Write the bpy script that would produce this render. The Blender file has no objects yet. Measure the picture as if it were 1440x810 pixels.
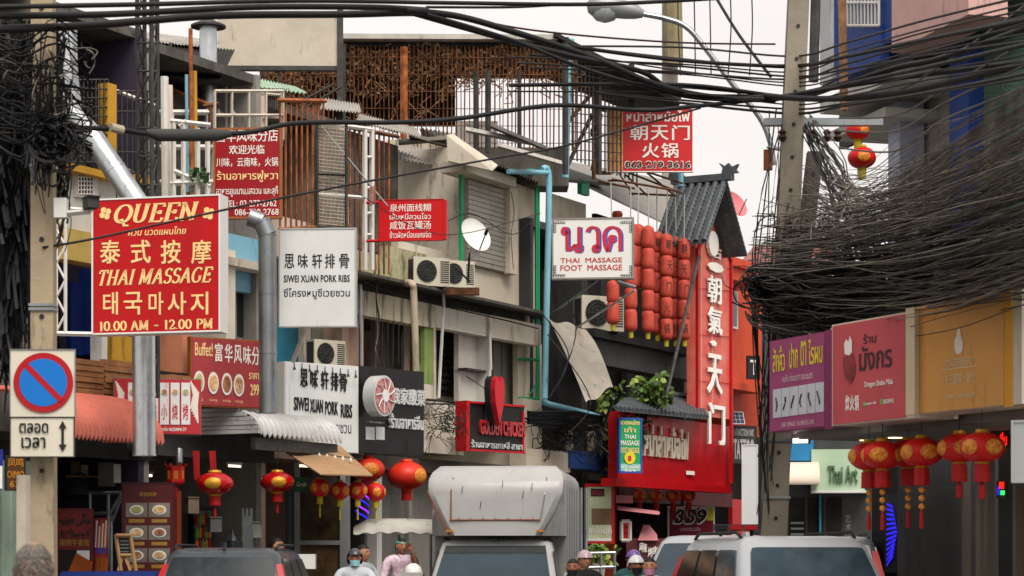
import bpy, bmesh, math, random
from mathutils import Vector, Matrix
sc = bpy.context.scene
COL = sc.collection
random.seed(7)
R = math.radians
# ---------------------------------------------------------------- camera
F, HY, EYE = 3200.0, 785.0, 1.6          # focal length and horizon row of the photograph, eye height
cam = bpy.data.cameras.new("camera"); cam_o = bpy.data.objects.new("camera", cam); COL.objects.link(cam_o)
cam_o.location = (0, 0, EYE); cam_o.rotation_euler = (R(90), 0, 0)
cam.lens = 80; cam.sensor_width = 36; cam.shift_y = (HY-405)/1440
cam.clip_start = .5; cam.clip_end = 3000
cam.dof.use_dof = True; cam.dof.focus_distance = 40; cam.dof.aperture_fstop = 5.0
sc.camera = cam_o
# ---------------------------------------------------------------- sky and light: bright overcast
SUN_EL, SUN_ROT = R(55), R(160)
w = bpy.data.worlds.new("World"); sc.world = w; w.use_nodes = True
nt = w.node_tree; nt.nodes.clear()
sky = nt.nodes.new('ShaderNodeTexSky'); sky.sky_type = 'NISHITA'; sky.sun_disc = False
sky.sun_elevation = SUN_EL; sky.sun_rotation = SUN_ROT; sky.dust_density = 3
tc = nt.nodes.new('ShaderNodeTexCoord'); mp = nt.nodes.new('ShaderNodeMapping'); mp.inputs['Scale'].default_value = (1, 1, 3)
no = nt.nodes.new('ShaderNodeTexNoise'); no.inputs['Scale'].default_value = 2.2; no.inputs['Detail'].default_value = 5
rp = nt.nodes.new('ShaderNodeValToRGB')
rp.color_ramp.elements[0].position = .3; rp.color_ramp.elements[0].color = (7.9, 7.45, 7.15, 1)
rp.color_ramp.elements[1].position = .7; rp.color_ramp.elements[1].color = (9.7, 9.2, 8.8, 1)
mx = nt.nodes.new('ShaderNodeMix'); mx.data_type = 'RGBA'; mx.inputs[0].default_value = .93
bg = nt.nodes.new('ShaderNodeBackground'); bg.inputs['Strength'].default_value = .1
ow = nt.nodes.new('ShaderNodeOutputWorld')
L = nt.links.new
L(tc.outputs['Generated'], mp.inputs['Vector']); L(mp.outputs['Vector'], no.inputs['Vector']); L(no.outputs['Fac'], rp.inputs['Fac'])
L(sky.outputs['Color'], mx.inputs[6]); L(rp.outputs['Color'], mx.inputs[7]); L(mx.outputs[2], bg.inputs['Color']); L(bg.outputs['Background'], ow.inputs['Surface'])
sun = bpy.data.lights.new("sun", 'SUN'); sun.energy = 3.5; sun.angle = R(42); sun.color = (1, .93, .84)
sun_o = bpy.data.objects.new("sun", sun); COL.objects.link(sun_o)
# the lamp shines from behind the camera, high and a little to the right
sun_o.rotation_euler = (R(90)-SUN_EL, 0, R(20))
sc.view_settings.view_transform = 'Standard'; sc.view_settings.look = 'None'
sc.view_settings.exposure = .2; sc.view_settings.gamma = 1
sc.cycles.max_bounces = 6; sc.cycles.use_denoising = True
# ---------------------------------------------------------------- helpers
def P(px, py, Z): return Vector(((px-720)/F*Z, Z, EYE+(HY-py)/F*Z))
def lin(h):
    h = h.lstrip('#'); r = []
    for i in (0, 2, 4):
        v = int(h[i:i+2], 16)/255; r.append(v/12.92 if v <= .04045 else ((v+.055)/1.055)**2.4)
    return r
MATS = {}
def mat(name, col='#888888', rough=.6, metal=0., var=.12, dirt=0., dirtcol='#2a2620', bump=0., scale=2., stretch=.25, emit=0., spec=.3,
        trans=0., alpha=1., col2=None, tex='noise', coat=0., local=False):
    """one procedural paint/concrete/metal material: base colour, broad variation, vertical streaks of dirt, fine bump"""
    if name in MATS: return MATS[name]
    m = bpy.data.materials.new(name); m.use_nodes = True; t = m.node_tree; N = t.nodes; l = t.links.new
    b = N['Principled BSDF']; base = lin(col)
    b.inputs['Roughness'].default_value = rough; b.inputs['Metallic'].default_value = metal
    b.inputs['Specular IOR Level'].default_value = spec; b.inputs['Coat Weight'].default_value = coat
    if trans: b.inputs['Transmission Weight'].default_value = trans; b.inputs['IOR'].default_value = 1.2
    if alpha < 1: b.inputs['Alpha'].default_value = alpha
    if local:
        g = N.new('ShaderNodeTexCoord'); pos = g.outputs['Object']
    else:
        g = N.new('ShaderNodeNewGeometry'); pos = g.outputs['Position']
    def noise(s, st, det=5, rg=.6):
        mpn = N.new('ShaderNodeMapping'); mpn.inputs['Scale'].default_value = (1, 1, st); l(pos, mpn.inputs['Vector'])
        n = N.new('ShaderNodeTexNoise'); n.inputs['Scale'].default_value = s; n.inputs['Detail'].default_value = det; n.inputs['Roughness'].default_value = rg
        l(mpn.outputs['Vector'], n.inputs['Vector']); return n.outputs['Fac']
    c2 = lin(col2) if col2 else [min(1, x*(1-2.2*var)) for x in base]
    c1 = base if col2 else [min(1, x*(1+.6*var)) for x in base]
    r1 = N.new('ShaderNodeValToRGB'); e = r1.color_ramp.elements
    e[0].position = .3; e[0].color = (*c1, 1); e[1].position = .72; e[1].color = (*c2, 1)
    if tex == 'vor':
        v = N.new('ShaderNodeTexVoronoi'); v.inputs['Scale'].default_value = scale; l(pos, v.inputs['Vector'])
        sep = N.new('ShaderNodeSeparateColor'); l(v.outputs['Color'], sep.inputs[0]); l(sep.outputs[0], r1.inputs['Fac'])
    else: l(noise(scale, 1), r1.inputs['Fac'])
    out = r1.outputs['Color']
    if dirt:
        rr = N.new('ShaderNodeValToRGB'); d = rr.color_ramp.elements
        p0 = .61-.17*dirt
        d[0].position = p0; d[0].color = (0, 0, 0, 1); d[1].position = min(.98, p0+.11); d[1].color = (1, 1, 1, 1)
        l(noise(scale*3.6, stretch, 7, .66), rr.inputs['Fac'])
        mm = N.new('ShaderNodeMix'); mm.data_type = 'RGBA'; mul = N.new('ShaderNodeMath'); mul.operation = 'MULTIPLY'
        mul.inputs[1].default_value = min(.9, .35+.6*dirt); l(rr.outputs['Color'], mul.inputs[0]); l(mul.outputs[0], mm.inputs[0])
        l(out, mm.inputs[6]); mm.inputs[7].default_value = (*lin(dirtcol), 1); out = mm.outputs[2]
    l(out, b.inputs['Base Color'])
    if emit:
        l(out, b.inputs['Emission Color']); b.inputs['Emission Strength'].default_value = emit
    if bump:
        bp = N.new('ShaderNodeBump'); bp.inputs['Strength'].default_value = bump; bp.inputs['Distance'].default_value = .02
        l(noise(scale*9, 1, 6), bp.inputs['Height']); l(bp.outputs['Normal'], b.inputs['Normal'])
    rv = N.new('ShaderNodeMapRange'); rv.inputs['To Min'].default_value = max(.03, rough-.12); rv.inputs['To Max'].default_value = min(1, rough+.15)
    l(noise(scale*3, 1, 3), rv.inputs['Value']); l(rv.outputs[0], b.inputs['Roughness'])
    MATS[name] = m; return m
def rot(ang): return Matrix.Rotation(ang, 4, 'Z')
class MB:
    """collects shapes and links them as one mesh object"""
    def __init__(s, M=None): s.v = []; s.f = []; s.M = M
    def add(s, vs, fs, M=None):
        n = len(s.v); M = M or s.M
        s.v += [M @ Vector(v) if M else Vector(v) for v in vs]; s.f += [tuple(i+n for i in f) for f in fs]; return s
    def box(s, x0, x1, y0, y1, z0, z1, M=None):
        return s.add([(x0,y0,z0),(x1,y0,z0),(x1,y1,z0),(x0,y1,z0),(x0,y0,z1),(x1,y0,z1),(x1,y1,z1),(x0,y1,z1)],
              [(0,3,2,1),(4,5,6,7),(0,1,5,4),(1,2,6,5),(2,3,7,6),(3,0,4,7)], M)
    def prism(s, pts, off, M=None):
        """a flat polygon given a thickness vector"""
        n = len(pts); off = Vector(off); a = [Vector(p) for p in pts]
        return s.add(a+[p+off for p in a], [tuple(range(n-1,-1,-1)), tuple(range(n,2*n))]+[(i,(i+1)%n,n+(i+1)%n,n+i) for i in range(n)], M)
    def tube(s, pts, r, n=6, M=None, caps=True):
        pts = [Vector(p) for p in pts]; k = len(pts); vs = []; fs = []
        for i, p in enumerate(pts):
            d = (pts[min(i+1,k-1)]-pts[max(i-1,0)])
            d = d.normalized() if d.length > 1e-9 else Vector((0,0,1))
            a = d.cross(Vector((0,0,1))) if abs(d.z) < .95 else d.cross(Vector((1,0,0)))
            a.normalize(); b = d.cross(a); rr = r[i] if isinstance(r, (list, tuple)) else r
            for j in range(n):
                t = 2*math.pi*j/n; vs.append(p+(a*math.cos(t)+b*math.sin(t))*rr)
        for i in range(k-1):
            for j in range(n): fs.append((i*n+j, i*n+(j+1)%n, (i+1)*n+(j+1)%n, (i+1)*n+j))
        if caps: fs.append(tuple(range(n-1,-1,-1))); fs.append(tuple((k-1)*n+j for j in range(n)))
        return s.add(vs, fs, M)
    def bar(s, a, b, r, M=None): return s.tube([a, b], r*1.2, 4, M)
    def lathe(s, prof, n=16, M=None, wob=None):
        vs = []; fs = []; k = len(prof)
        for r, z in prof:
            for j in range(n):
                t = 2*math.pi*j/n; q = r*(wob(j) if wob else 1); vs.append((q*math.cos(t), q*math.sin(t), z))
        for i in range(k-1):
            for j in range(n): fs.append((i*n+j, i*n+(j+1)%n, (i+1)*n+(j+1)%n, (i+1)*n+j))
        fs.append(tuple(range(n-1,-1,-1))); fs.append(tuple((k-1)*n+j for j in range(n)))
        return s.add(vs, fs, M)
    def sheet(s, fn, nu, nv, th, M=None):
        th = Vector(th); a = [Vector(fn(i/nu, j/nv)) for j in range(nv+1) for i in range(nu+1)]; n = len(a); W_ = nu+1; fs = []
        for j in range(nv):
            for i in range(nu):
                q = (j*W_+i, j*W_+i+1, (j+1)*W_+i+1, (j+1)*W_+i); fs.append(q); fs.append(tuple(x+n for x in q[::-1]))
        rim = list(range(W_))+[j*W_+nu for j in range(1, nv+1)]+[nv*W_+i for i in range(nu-1,-1,-1)]+[j*W_ for j in range(nv-1,0,-1)]
        for i in range(len(rim)): p, q = rim[i], rim[(i+1) % len(rim)]; fs.append((q, p, p+n, q+n))
        return s.add(a+[p+th for p in a], fs, M)
    def build(s, name, m, parent=None, label=None, smooth=None, kind=None):
        if not s.v: s.box(0,.01,0,.01,0,.01)
        lo = [min(v[i] for v in s.v) for i in range(3)]; hi = [max(v[i] for v in s.v) for i in range(3)]
        c = Vector([(lo[i]+hi[i])/2 for i in range(3)])
        me = bpy.data.meshes.new(name); me.from_pydata([v-c for v in s.v], [], s.f); me.materials.append(m)
        if len(s.f) < 30000:
            bm = bmesh.new(); bm.from_mesh(me); bmesh.ops.recalc_face_normals(bm, faces=bm.faces); bm.to_mesh(me); bm.free()
        if smooth:
            me.shade_smooth()
            me.set_sharp_from_angle(angle=R(smooth if smooth > 1 else 40))
        me.update()
        o = bpy.data.objects.new(name, me); COL.objects.link(o)
        o.location = c
        if parent is not None:
            o.parent = parent; o.location = c-WL_(parent)
        if label: o['label'] = label
        if kind: o['kind'] = kind
        return o
def WL_(o):
    p = Vector(o.location)
    while o.parent is not None: o = o.parent; p += Vector(o.location)
    return p
def tag(o, label, cat, group=None):
    o['label'] = label; o['category'] = cat
    if group: o['group'] = group
    return o
def thing(name, label, cat, loc=(0,0,0), group=None):
    o = bpy.data.objects.new(name, None); COL.objects.link(o); o.location = loc; o.empty_display_size = .2
    return tag(o, label, cat, group)
def dup(root, loc, rz=None, label=None, sc_=None, group=None):
    def rec(o, par):
        c = o.copy(); COL.objects.link(c); c.parent = par
        for ch in list(o.children): rec(ch, c)
        return c
    kids = rec(root, None); kids.location = loc
    if rz is not None: kids.rotation_euler = (0, 0, rz)
    if sc_: kids.scale = (sc_,)*3 if not isinstance(sc_, tuple) else sc_
    if label: kids['label'] = label
    if group: kids['group'] = group
    return kids
class Wall:
    """a vertical plane through image column px at depth Z, running at angle ang (degrees) from the picture plane"""
    def __init__(s, px, Z, ang):
        a = R(ang); s.q = Vector(((px-720)/F*Z, Z, 0)); s.u = Vector((math.cos(a), math.sin(a), 0)); s.i = Vector((-math.sin(a), math.cos(a), 0))
        s.a = a; s.M = Matrix.Translation(s.q) @ rot(a)
    def s_(s, px, o=0):
        B = s.q-s.i*o; k = (px-720)/F; return (k*B.y-B.x)/(s.u.x-k*s.u.y)
    def p(s, px, py, o=0):
        t = s.s_(px, o); b = s.q-s.i*o+s.u*t; return Vector((b.x, b.y, EYE+(HY-py)/F*b.y))
    def z(s, px, py, o=0): return s.p(px, py, o).z
    def box(s, mb, px0, px1, py0, py1, o0, o1, ref=0):
        """o1 is the street side face; py read at px0 (or px1 when ref=1)"""
        x0, x1 = s.s_(px0, o1), s.s_(px1, o1); r = px1 if ref else px0
        mb.box(x0, x1, -o1, -o0, s.z(r, py1, o1), s.z(r, py0, o1), s.M); return mb
    def part(s, root, name, m, px0, px1, py0, py1, o0, o1, label=None, ref=0):
        return s.box(MB(), px0, px1, py0, py1, o0, o1, ref).build(name, m, root, label)
def txt(W, st, px0, px1, py0, py1, m, parent, o=.004, bold=.0, shear=0, ex=.0015, name='lettering', label=None):
    """a line of letters filling the image rectangle on the plane W"""
    cu = bpy.data.curves.new('t', 'FONT'); cu.body = st; cu.shear = shear; cu.resolution_u = 2
    to = bpy.data.objects.new('t', cu); me = bpy.data.meshes.new_from_object(to)
    bpy.data.objects.remove(to); bpy.data.curves.remove(cu)
    v0 = [tuple(v.co) for v in me.vertices]; f0 = [tuple(p.vertices) for p in me.polygons]; vs, fs = list(v0), list(f0)
    if bold:
        for k, (dx, dy) in enumerate(((1,0),(0,.6),(1,.6))):
            n = len(vs); vs += [(v[0]+dx*bold*1.5, v[1]+dy*bold*1.2, .1*(k+1)) for v in v0]; fs += [tuple(i+n for i in f) for f in f0]
    return place_flat(W, vs, fs, px0, px1, py0, py1, m, parent, o, ex, name, label)
def place_flat(W, vs, fs, px0, px1, py0, py1, m, parent, o, ex, name, label=None):
    if not vs: return None
    xa, xb = min(v[0] for v in vs), max(v[0] for v in vs); ya, yb = min(v[1] for v in vs), max(v[1] for v in vs)
    x0, x1 = W.s_(px0, o), W.s_(px1, o); z1, z0 = W.z(px0, py0, o), W.z(px0, py1, o)
    V = [(x0+(v[0]-xa)/(xb-xa+1e-9)*(x1-x0), -o-ex-.002*v[2], z0+(v[1]-ya)/(yb-ya+1e-9)*(z1-z0)) for v in vs]
    mb = MB(); n = len(V)
    if ex > .004:
        from collections import Counter
        E = Counter(); 
        for f in fs:
            for i in range(len(f)): E[(f[i], f[(i+1) % len(f)])] += 1
        side = [(b, a, a+n, b+n) for (a, b) in E if (b, a) not in E]
        mb.add(V+[(v[0], -o, v[2]) for v in V], list(fs)+side, W.M)
    else: mb.add(V, fs, W.M)
    return mb.build(name, m, parent, label)
# a small serif alphabet drawn with a broad nib
def arc(cx, cy, rx, ry, a0, a1, n=14): return [(cx+rx*math.cos(R(a0+(a1-a0)*i/n)), cy+ry*math.sin(R(a0+(a1-a0)*i/n))) for i in range(n+1)]
def sf(x, y, w_=.13): return [(x-w_, y), (x+w_, y)]
GL = {'Q': (.86, [arc(.42,.5,.36,.47,90,450,26), [(.3,.16),(.42,.2),(.6,-.12),(.82,-.14)]]),
 'U': (.84, [[(.18,.97),(.18,.35)]+arc(.4,.32,.22,.29,180,360,10)+[(.63,.97)], sf(.18,.97), sf(.63,.97)]),
 'E': (.72, [[(.18,.03),(.18,.97)], [(.05,.97),(.62,.97),(.62,.8)], [(.18,.52),(.48,.52)], [(.48,.42),(.48,.62)], [(.05,.03),(.62,.03),(.66,.22)]]),
 'N': (.86, [[(.16,.03),(.16,.97)], [(.14,.97),(.68,.03)], [(.68,.03),(.68,.97)], sf(.16,.03), sf(.1,.97,.1), sf(.68,.97)]),
 'T': (.74, [[(.36,.03),(.36,.97)], [(.06,.78),(.06,.97),(.67,.97),(.67,.78)], sf(.36,.03)]),
 'H': (.9, [[(.18,.03),(.18,.97)], [(.68,.03),(.68,.97)], [(.18,.5),(.68,.5)], sf(.18,.03), sf(.18,.97), sf(.68,.03), sf(.68,.97)]),
 'A': (.86, [[(.1,.03),(.4,.97)], [(.38,.97),(.72,.03)], [(.22,.35),(.58,.35)], sf(.1,.03,.1), sf(.72,.03,.12)]),
 'I': (.4, [[(.18,.03),(.18,.97)], sf(.18,.03), sf(.18,.97)]),
 'M': (1.06, [[(.14,.03),(.16,.97)], [(.16,.97),(.48,.1)], [(.48,.1),(.8,.97)], [(.82,.03),(.82,.97)], sf(.14,.03,.1), sf(.12,.97,.1), sf(.82,.03), sf(.86,.97,.1)]),
 'S': (.66, [arc(.32,.74,.22,.23,20,270,12)[:]+arc(.32,.27,.24,.24,90,-160,12)]),
 'G': (.84, [arc(.42,.5,.34,.47,45,320,20)+[(.66,.15),(.66,.42)], sf(.64,.42,.12)]),
 'P': (.74, [[(.18,.03),(.18,.97)], [(.08,.97),(.36,.97)]+arc(.38,.72,.26,.25,90,-90,10)+[(.18,.47)], sf(.18,.03)]),
 '0': (.7, [arc(.33,.5,.25,.46,0,360,22)]), '1': (.5, [[(.24,.03),(.24,.97)], [(.1,.85),(.24,.95)], sf(.24,.03)]),
 '2': (.68, [arc(.32,.7,.22,.26,170,-20,10)+[(.4,.4),(.1,.06),(.58,.06),(.6,.2)]]),
 'น': (1.0, [arc(.16,.82,.1,.12,0,360,14), [(.26,.84),(.26,.14)], [(.2,.1),(.34,.1),(.62,.3)], [(.78,.97),(.78,.3)], arc(.74,.16,.12,.13,0,360,14)]),
 'ว': (.78, [arc(.5,.14,.1,.12,0,360,14), [(.6,.14)]+[(.6,.7)]+arc(.36,.7,.24,.25,0,165,14)]),
 'ด': (.9, [arc(.42,.5,.1,.11,0,360,14), [(.36,.38),(.24,.03)], [(.24,.03),(.12,.28),(.08,.55)]+arc(.43,.6,.35,.34,180,0,14)+[(.78,.03)]]),
 '.': (.32, [[(.12,.04),(.12,.12)]]), '-': (.7, [[(.1,.42),(.55,.42)], [(.1,.46),(.55,.46)]]), ' ': (.4, [])}
def serif(W, st, px0, px1, py0, py1, m, parent, shear=0, thick=.16, thin=.06, o=.004):
    vs = []; fs = []; x = 0
    for ch in st:
        wd, strokes = GL[ch]
        for pl in strokes:
            n = len(pl); base = len(vs)
            for i, (a, b) in enumerate(pl):
                p, q = pl[max(i-1,0)], pl[min(i+1,n-1)]; dx, dy = q[0]-p[0], q[1]-p[1]; l_ = math.hypot(dx, dy) or 1
                wv = (thin+(thick-thin)*abs(dy/l_)**1.5)/2
                nx, ny = -dy/l_*wv, dx/l_*wv
                for sg in (1, -1):
                    X, Y = a+nx*sg, b+ny*sg; vs.append((x+X+shear*Y, Y, 0))
            for i in range(n-1): k = base+2*i; fs.append((k, k+1, k+3, k+2))
        x += wd
    return place_flat(W, vs, fs, px0, px1, py0, py1, m, parent, o, .002, 'lettering')
def cr(pts, n=6):
    """smooth curve through points"""
    pts = [Vector(p) for p in pts]; out = []
    for i in range(len(pts)-1):
        a, b, c, d = pts[max(i-1,0)], pts[i], pts[i+1], pts[min(i+2,len(pts)-1)]
        for j in range(n):
            t = j/n; out.append(.5*((2*b)+(c-a)*t+(2*a-5*b+4*c-d)*t*t+(3*b-a-3*c+d)*t**3))
    return out+[pts[-1]]
def board(name, label, cat, px0, px1, py0, py1, Z, ang, depth, face, case, fw=.02, group=None, casename='casing'):
    """a box sign: casing behind, a face panel and a raised rim; returns (root, plane)"""
    W = Wall(px0, Z, ang); root = thing(name, label, cat, W.p(px0, py1), group)
    x1 = W.s_(px1); z0, z1 = W.z(px0, py1), W.z(px0, py0)
    MB(W.M).box(0, x1, .012, depth, z0, z1).build(casename, case, root)
    MB(W.M).box(fw, x1-fw, 0, .012, z0+fw, z1-fw).build('panel', face, root)
    f = MB(W.M); f.box(0, fw, -.01, .012, z0, z1); f.box(x1-fw, x1, -.01, .012, z0, z1); f.box(fw, x1-fw, -.01, .012, z0, z0+fw); f.box(fw, x1-fw, -.01, .012, z1-fw, z1)
    f.build('frame', case, root)
    return root, W
# ---------------------------------------------------------------- materials
conc = mat('concrete', '#c0b7a8', .85, var=.12, dirt=.25, bump=.3, scale=1.2)
conc_w = mat('pale_concrete', '#dcd2c2', .85, var=.07, dirt=.2, bump=.25, scale=1.1)
conc_d = mat('dark_concrete', '#6b675f', .9, var=.2, dirt=.45, bump=.3, scale=1.3)
mould = mat('mouldy_cream', '#cdc3ab', .9, var=.1, dirt=.62, dirtcol='#1f1d1a', bump=.3, scale=1.6, stretch=.12)
mould_y = mat('mouldy_yellow_plaster', '#b4ae8a', .9, var=.15, dirt=.5, dirtcol='#3a3a2c', bump=.3, scale=1.6, stretch=.4)
cream = mat('cream_plaster', '#d9cabb', .85, var=.07, dirt=.14, bump=.2, scale=1.2)
pinkish = mat('pinkish_plaster', '#cdb2a2', .85, var=.07, dirt=.12, bump=.2)
beige = mat('beige_block', '#c6bba9', .85, var=.06, dirt=.08, bump=.25, scale=1.5)
white = mat('white_paint', '#cfcdc8', .5, var=.05, dirt=.12, bump=.05)
whitec = mat('clean_white', '#d9d9d6', .45, var=.03)
black = mat('black_paint', '#222325', .5, var=.15)
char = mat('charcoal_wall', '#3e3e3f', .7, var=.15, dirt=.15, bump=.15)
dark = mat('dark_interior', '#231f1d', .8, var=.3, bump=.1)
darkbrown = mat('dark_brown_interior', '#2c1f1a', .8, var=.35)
iron = mat('rusted_steel', '#7a4e36', .75, .2, var=.35, dirt=.4, dirtcol='#2b1c14', scale=5)
rust = mat('orange_rust', '#a56038', .8, .1, var=.35, dirt=.3, dirtcol='#3b2216', scale=6)
steel = mat('galvanised_steel', '#9aa0a3', .35, .85, var=.15, dirt=.2, scale=3)
duct = mat('bright_duct_steel', '#c8cccf', .3, .9, var=.12, dirt=.15, scale=3)
greysteel = mat('grey_steel', '#4b4a48', .6, .4, var=.25, dirt=.3, scale=5)
yellow = mat('yellow_paint', '#c2912a', .6, var=.12, dirt=.25)
yellow2 = mat('faded_yellow', '#c7ab5c', .7, var=.12, dirt=.2)
blue = mat('deep_blue_paint', '#1d3a8c', .5, var=.12, dirt=.15)
navy = mat('navy_paint', '#1a2450', .55, var=.15, dirt=.1)
skyb = mat('light_blue_paint', '#7fb4cb', .6, var=.08, dirt=.15)
teal = mat('teal_paint', '#23758c', .6, var=.12, dirt=.2)
orange = mat('orange_wall', '#c8441a', .6, var=.1, dirt=.12)
redp = mat('red_panel', '#b30c16', .45, var=.12, dirt=.08)
redfade = mat('faded_red_panel', '#cf4a42', .45, var=.14, dirt=.12, col2='#d97a68')
green = mat('green_trim', '#1f9a68', .5, var=.1)
pvc = mat('light_blue_pvc', '#7fb9cc', .4, var=.08, dirt=.15, scale=3)
wood = mat('deck_wood', '#9a6a45', .7, var=.25, dirt=.25, stretch=4, scale=3)
tilem = mat('dark_roof_tile', '#50555a', .55, var=.2, dirt=.2, bump=.2, scale=4)
asph = mat('asphalt', '#3a3a3b', .85, var=.2, dirt=.2, bump=.5, scale=1)
pave = mat('paving', '#7d7972', .85, var=.15, dirt=.3, bump=.4, scale=2)
glass_d = mat('dark_glass', '#20262a', .08, var=.2, spec=.8)
roofm = mat('weathered_roof_sheet', '#5d5a56', .8, .1, var=.25, dirt=.5, scale=2, stretch=1)
roofl = mat('pale_roof_sheet', '#a9a59f', .75, .1, var=.15, dirt=.35, scale=2, stretch=1)
mesh_d = mat('dark_wire_mesh', '#575047', .8, .2, var=.3, dirt=.4, scale=4, stretch=1)
# ---------------------------------------------------------------- setting
def struct(o): o['kind'] = 'structure'; return o
struct(MB().box(-400, 400, -60, 900, -.5, 0).build('ground', conc_d))
WL = Wall(600, 40, math.degrees(math.atan2(1, .525)))
WS = Wall(1085, 24, -math.degrees(math.atan2(1, .425)))
WR = Wall(1250, 30, -math.degrees(math.atan2(1, .278)))
struct(MB().prism([(-13,2,.004),(1.6,2,.004),(2.2,24,.004),(8,58,.004),(60,160,.004),(-2,160,.004),(4,54,.004),(-2.8,36,.004),(-9,24,.004)][:0] or
   [(-12,2,.004),(3.2,2,.004),(3.2,30,.004),(9,60,.004),(60,165,.004),(40,165,.004),(3.2,52,.004)], (0,0,-.02)).build('road', asph))
struct(MB(WL.M).box(-34, 60, -3.2, 9, -.05, .13).build('pavement', pave))
struct(MB(WL.M).box(-34, 60, -3.4, -3.2, -.05, .14).build('kerb', conc_w))
struct(MB(WS.M).box(-22, 12, -2.2, 6, -.05, .13).build('pavement', pave))
struct(MB(WS.M).box(-22, 12, -2.4, -2.2, -.05, .14).build('kerb', conc_w))
# ---------------------------------------------------------------- left row of shophouses
def shell(root, a, b, top, wm=conc, gf=3.35, deep=7, im=dark, roof=True, dp=None):
    s0, s1 = WL.s_(a), WL.s_(b)
    p = MB(WL.M); p.box(s0, s0+.12, .25, deep, .13, top); p.build('wall', wm, root)
    p = MB(WL.M); p.box(s1-.14, s1-.02, .25, deep, .13, top); p.build('wall', wm, root)
    MB(WL.M).box(s0+.12, s1-.14, deep-.2, deep, .13, top).build('wall', wm, root)
    MB(WL.M).box(s0+.12, s1-.14, .3, deep-.2, gf-.15, gf).build('floor_slab', wm, root)
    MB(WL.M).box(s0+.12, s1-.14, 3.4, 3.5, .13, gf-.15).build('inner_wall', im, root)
    if roof: MB(WL.M).box(s0+.12, s1-.14, .3, deep-.2, top-.14, top).build('roof', roofm, root)
def cage(root, W, px0, px1, py0, py1, o, n, m, r=.014, nh=2, name='cage', ref=0, tilt=0):
    """upright bars and rails of a window cage, one part"""
    mb = MB()
    for i in range(n+1):
        x = px0+(px1-px0)*i/n; yt = py0+(py1-py0)*0+tilt*i/n
        mb.bar(W.p(x, yt, o), W.p(x, py1+tilt*i/n, o), r)
    for j in range(nh+1):
        y = py0+(py1-py0)*j/nh
        mb.bar(W.p(px0, y, o), W.p(px1, y+tilt, o), r*1.15)
    return mb.build(name, m, root)
def ac_unit(name_label, W, px, py, o, s=1., yaw=0, group=None):
    """an outdoor air-conditioner: casing, fan grille, fins, bracket"""
    root = thing('air_conditioner', name_label, 'air conditioner', (0,0,0), group)
    MB().box(-.42, .42, -.15, .15, 0, .6).build('casing', mat('ac_cream', '#bfb9a8', .5, var=.06, dirt=.2), root)
    mb = MB(); K = Matrix.Translation((-.12, -.15, .3)) @ Matrix.Rotation(R(90), 4, 'X')
    for rr in (.05, .11, .17, .23): mb.tube([(-.12+rr*math.cos(t*.3), -.162, .3+rr*math.sin(t*.3)) for t in range(22)], .006, 4, caps=False)
    for a in range(8): mb.bar((-.12, -.162, .3), (-.12+.23*math.cos(a*.785), -.162, .3+.23*math.sin(a*.785)), .004)
    mb.build('fan_grille', greysteel, root)
    mb = MB()
    for i in range(11): mb.box(.2, .4, -.158, -.15, .08+i*.043, .1+i*.043)
    mb.build('louvre', greysteel, root)
    mb = MB()
    for i in range(16): mb.box(-.426, -.42, -.12+i*.015, -.112+i*.015, .05, .55)
    for i in range(9): mb.box(.42, .427, -.13, .13, .06+i*.055, .08+i*.055)
    mb.build('side_fins', greysteel, root)
    mb = MB(); mb.lathe([(.225,0),(.225,.004)], 18, Matrix.Translation((-.12,-.15,.3)) @ Matrix.Rotation(R(90),4,'X')); mb.build('fan_recess', black, root)
    mb = MB()
    for x in (-.3, .3): mb.box(x-.02, x+.02, -.2, .45, -.04, 0)
    mb.build('bracket', greysteel, root)
    root.location = W.p(px, py, o); root.rotation_euler = (0, 0, W.a+R(yaw)); root.scale = (s, s, s)
    return root
# --- far left: grey house behind the cable tangle
h = thing('shophouse', 'grey house at the far left edge behind the tangled cables', 'building', WL.p(-60, 785))
shell(h, -75, 78, 9.5, conc_d)
WL.part(h, 'wall', conc_d, -75, 77, 60, 560, -.4, -.25)
WL.part(h, 'fascia', conc_d, -75, 70, 500, 600, -.2, 0)
for i in range(5):
    WL.part(h, 'door_panel', mat('pale_green_paint', '#9db3a2', .6, var=.08, dirt=.2), -28+i*15, -14.5+i*15, 646+i*.5, 1000, -.02, .02+.03*(i % 2))
WL.part(h, 'awning_post', conc, 36, 45, 668, 1200, .6, .75)
b, Wb = board('shop_sign', 'dark orange lettered sign hanging at the far left edge behind the pole', 'sign', 8, 36, 640, 690, WL.p(8, 650, .5).y, 30, .06, mat('brown_orange_sign', '#5a3516', .5, var=.3), black)
txt(Wb, 'OIMO', 10, 34, 662, 672, mat('amber_letters', '#c98a2c', .5), b); txt(Wb, '629', 14, 34, 676, 685, mat('amber_letters'), b); txt(Wb, '凤鸣', 11, 33, 644, 656, mat('amber_letters'), b)
b, Wb = board('light_box', 'small blue and white light box cut off by the left edge of the picture', 'sign', -8, 4, 632, 688, WL.p(0, 650, .6).y, 20, .1, mat('blue_box', '#1c2f8c', .4), mat('blue_box'))
Wb.part(b, 'panel', whitec, -7, 3.4, 655, 687, .012, .02)
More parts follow.
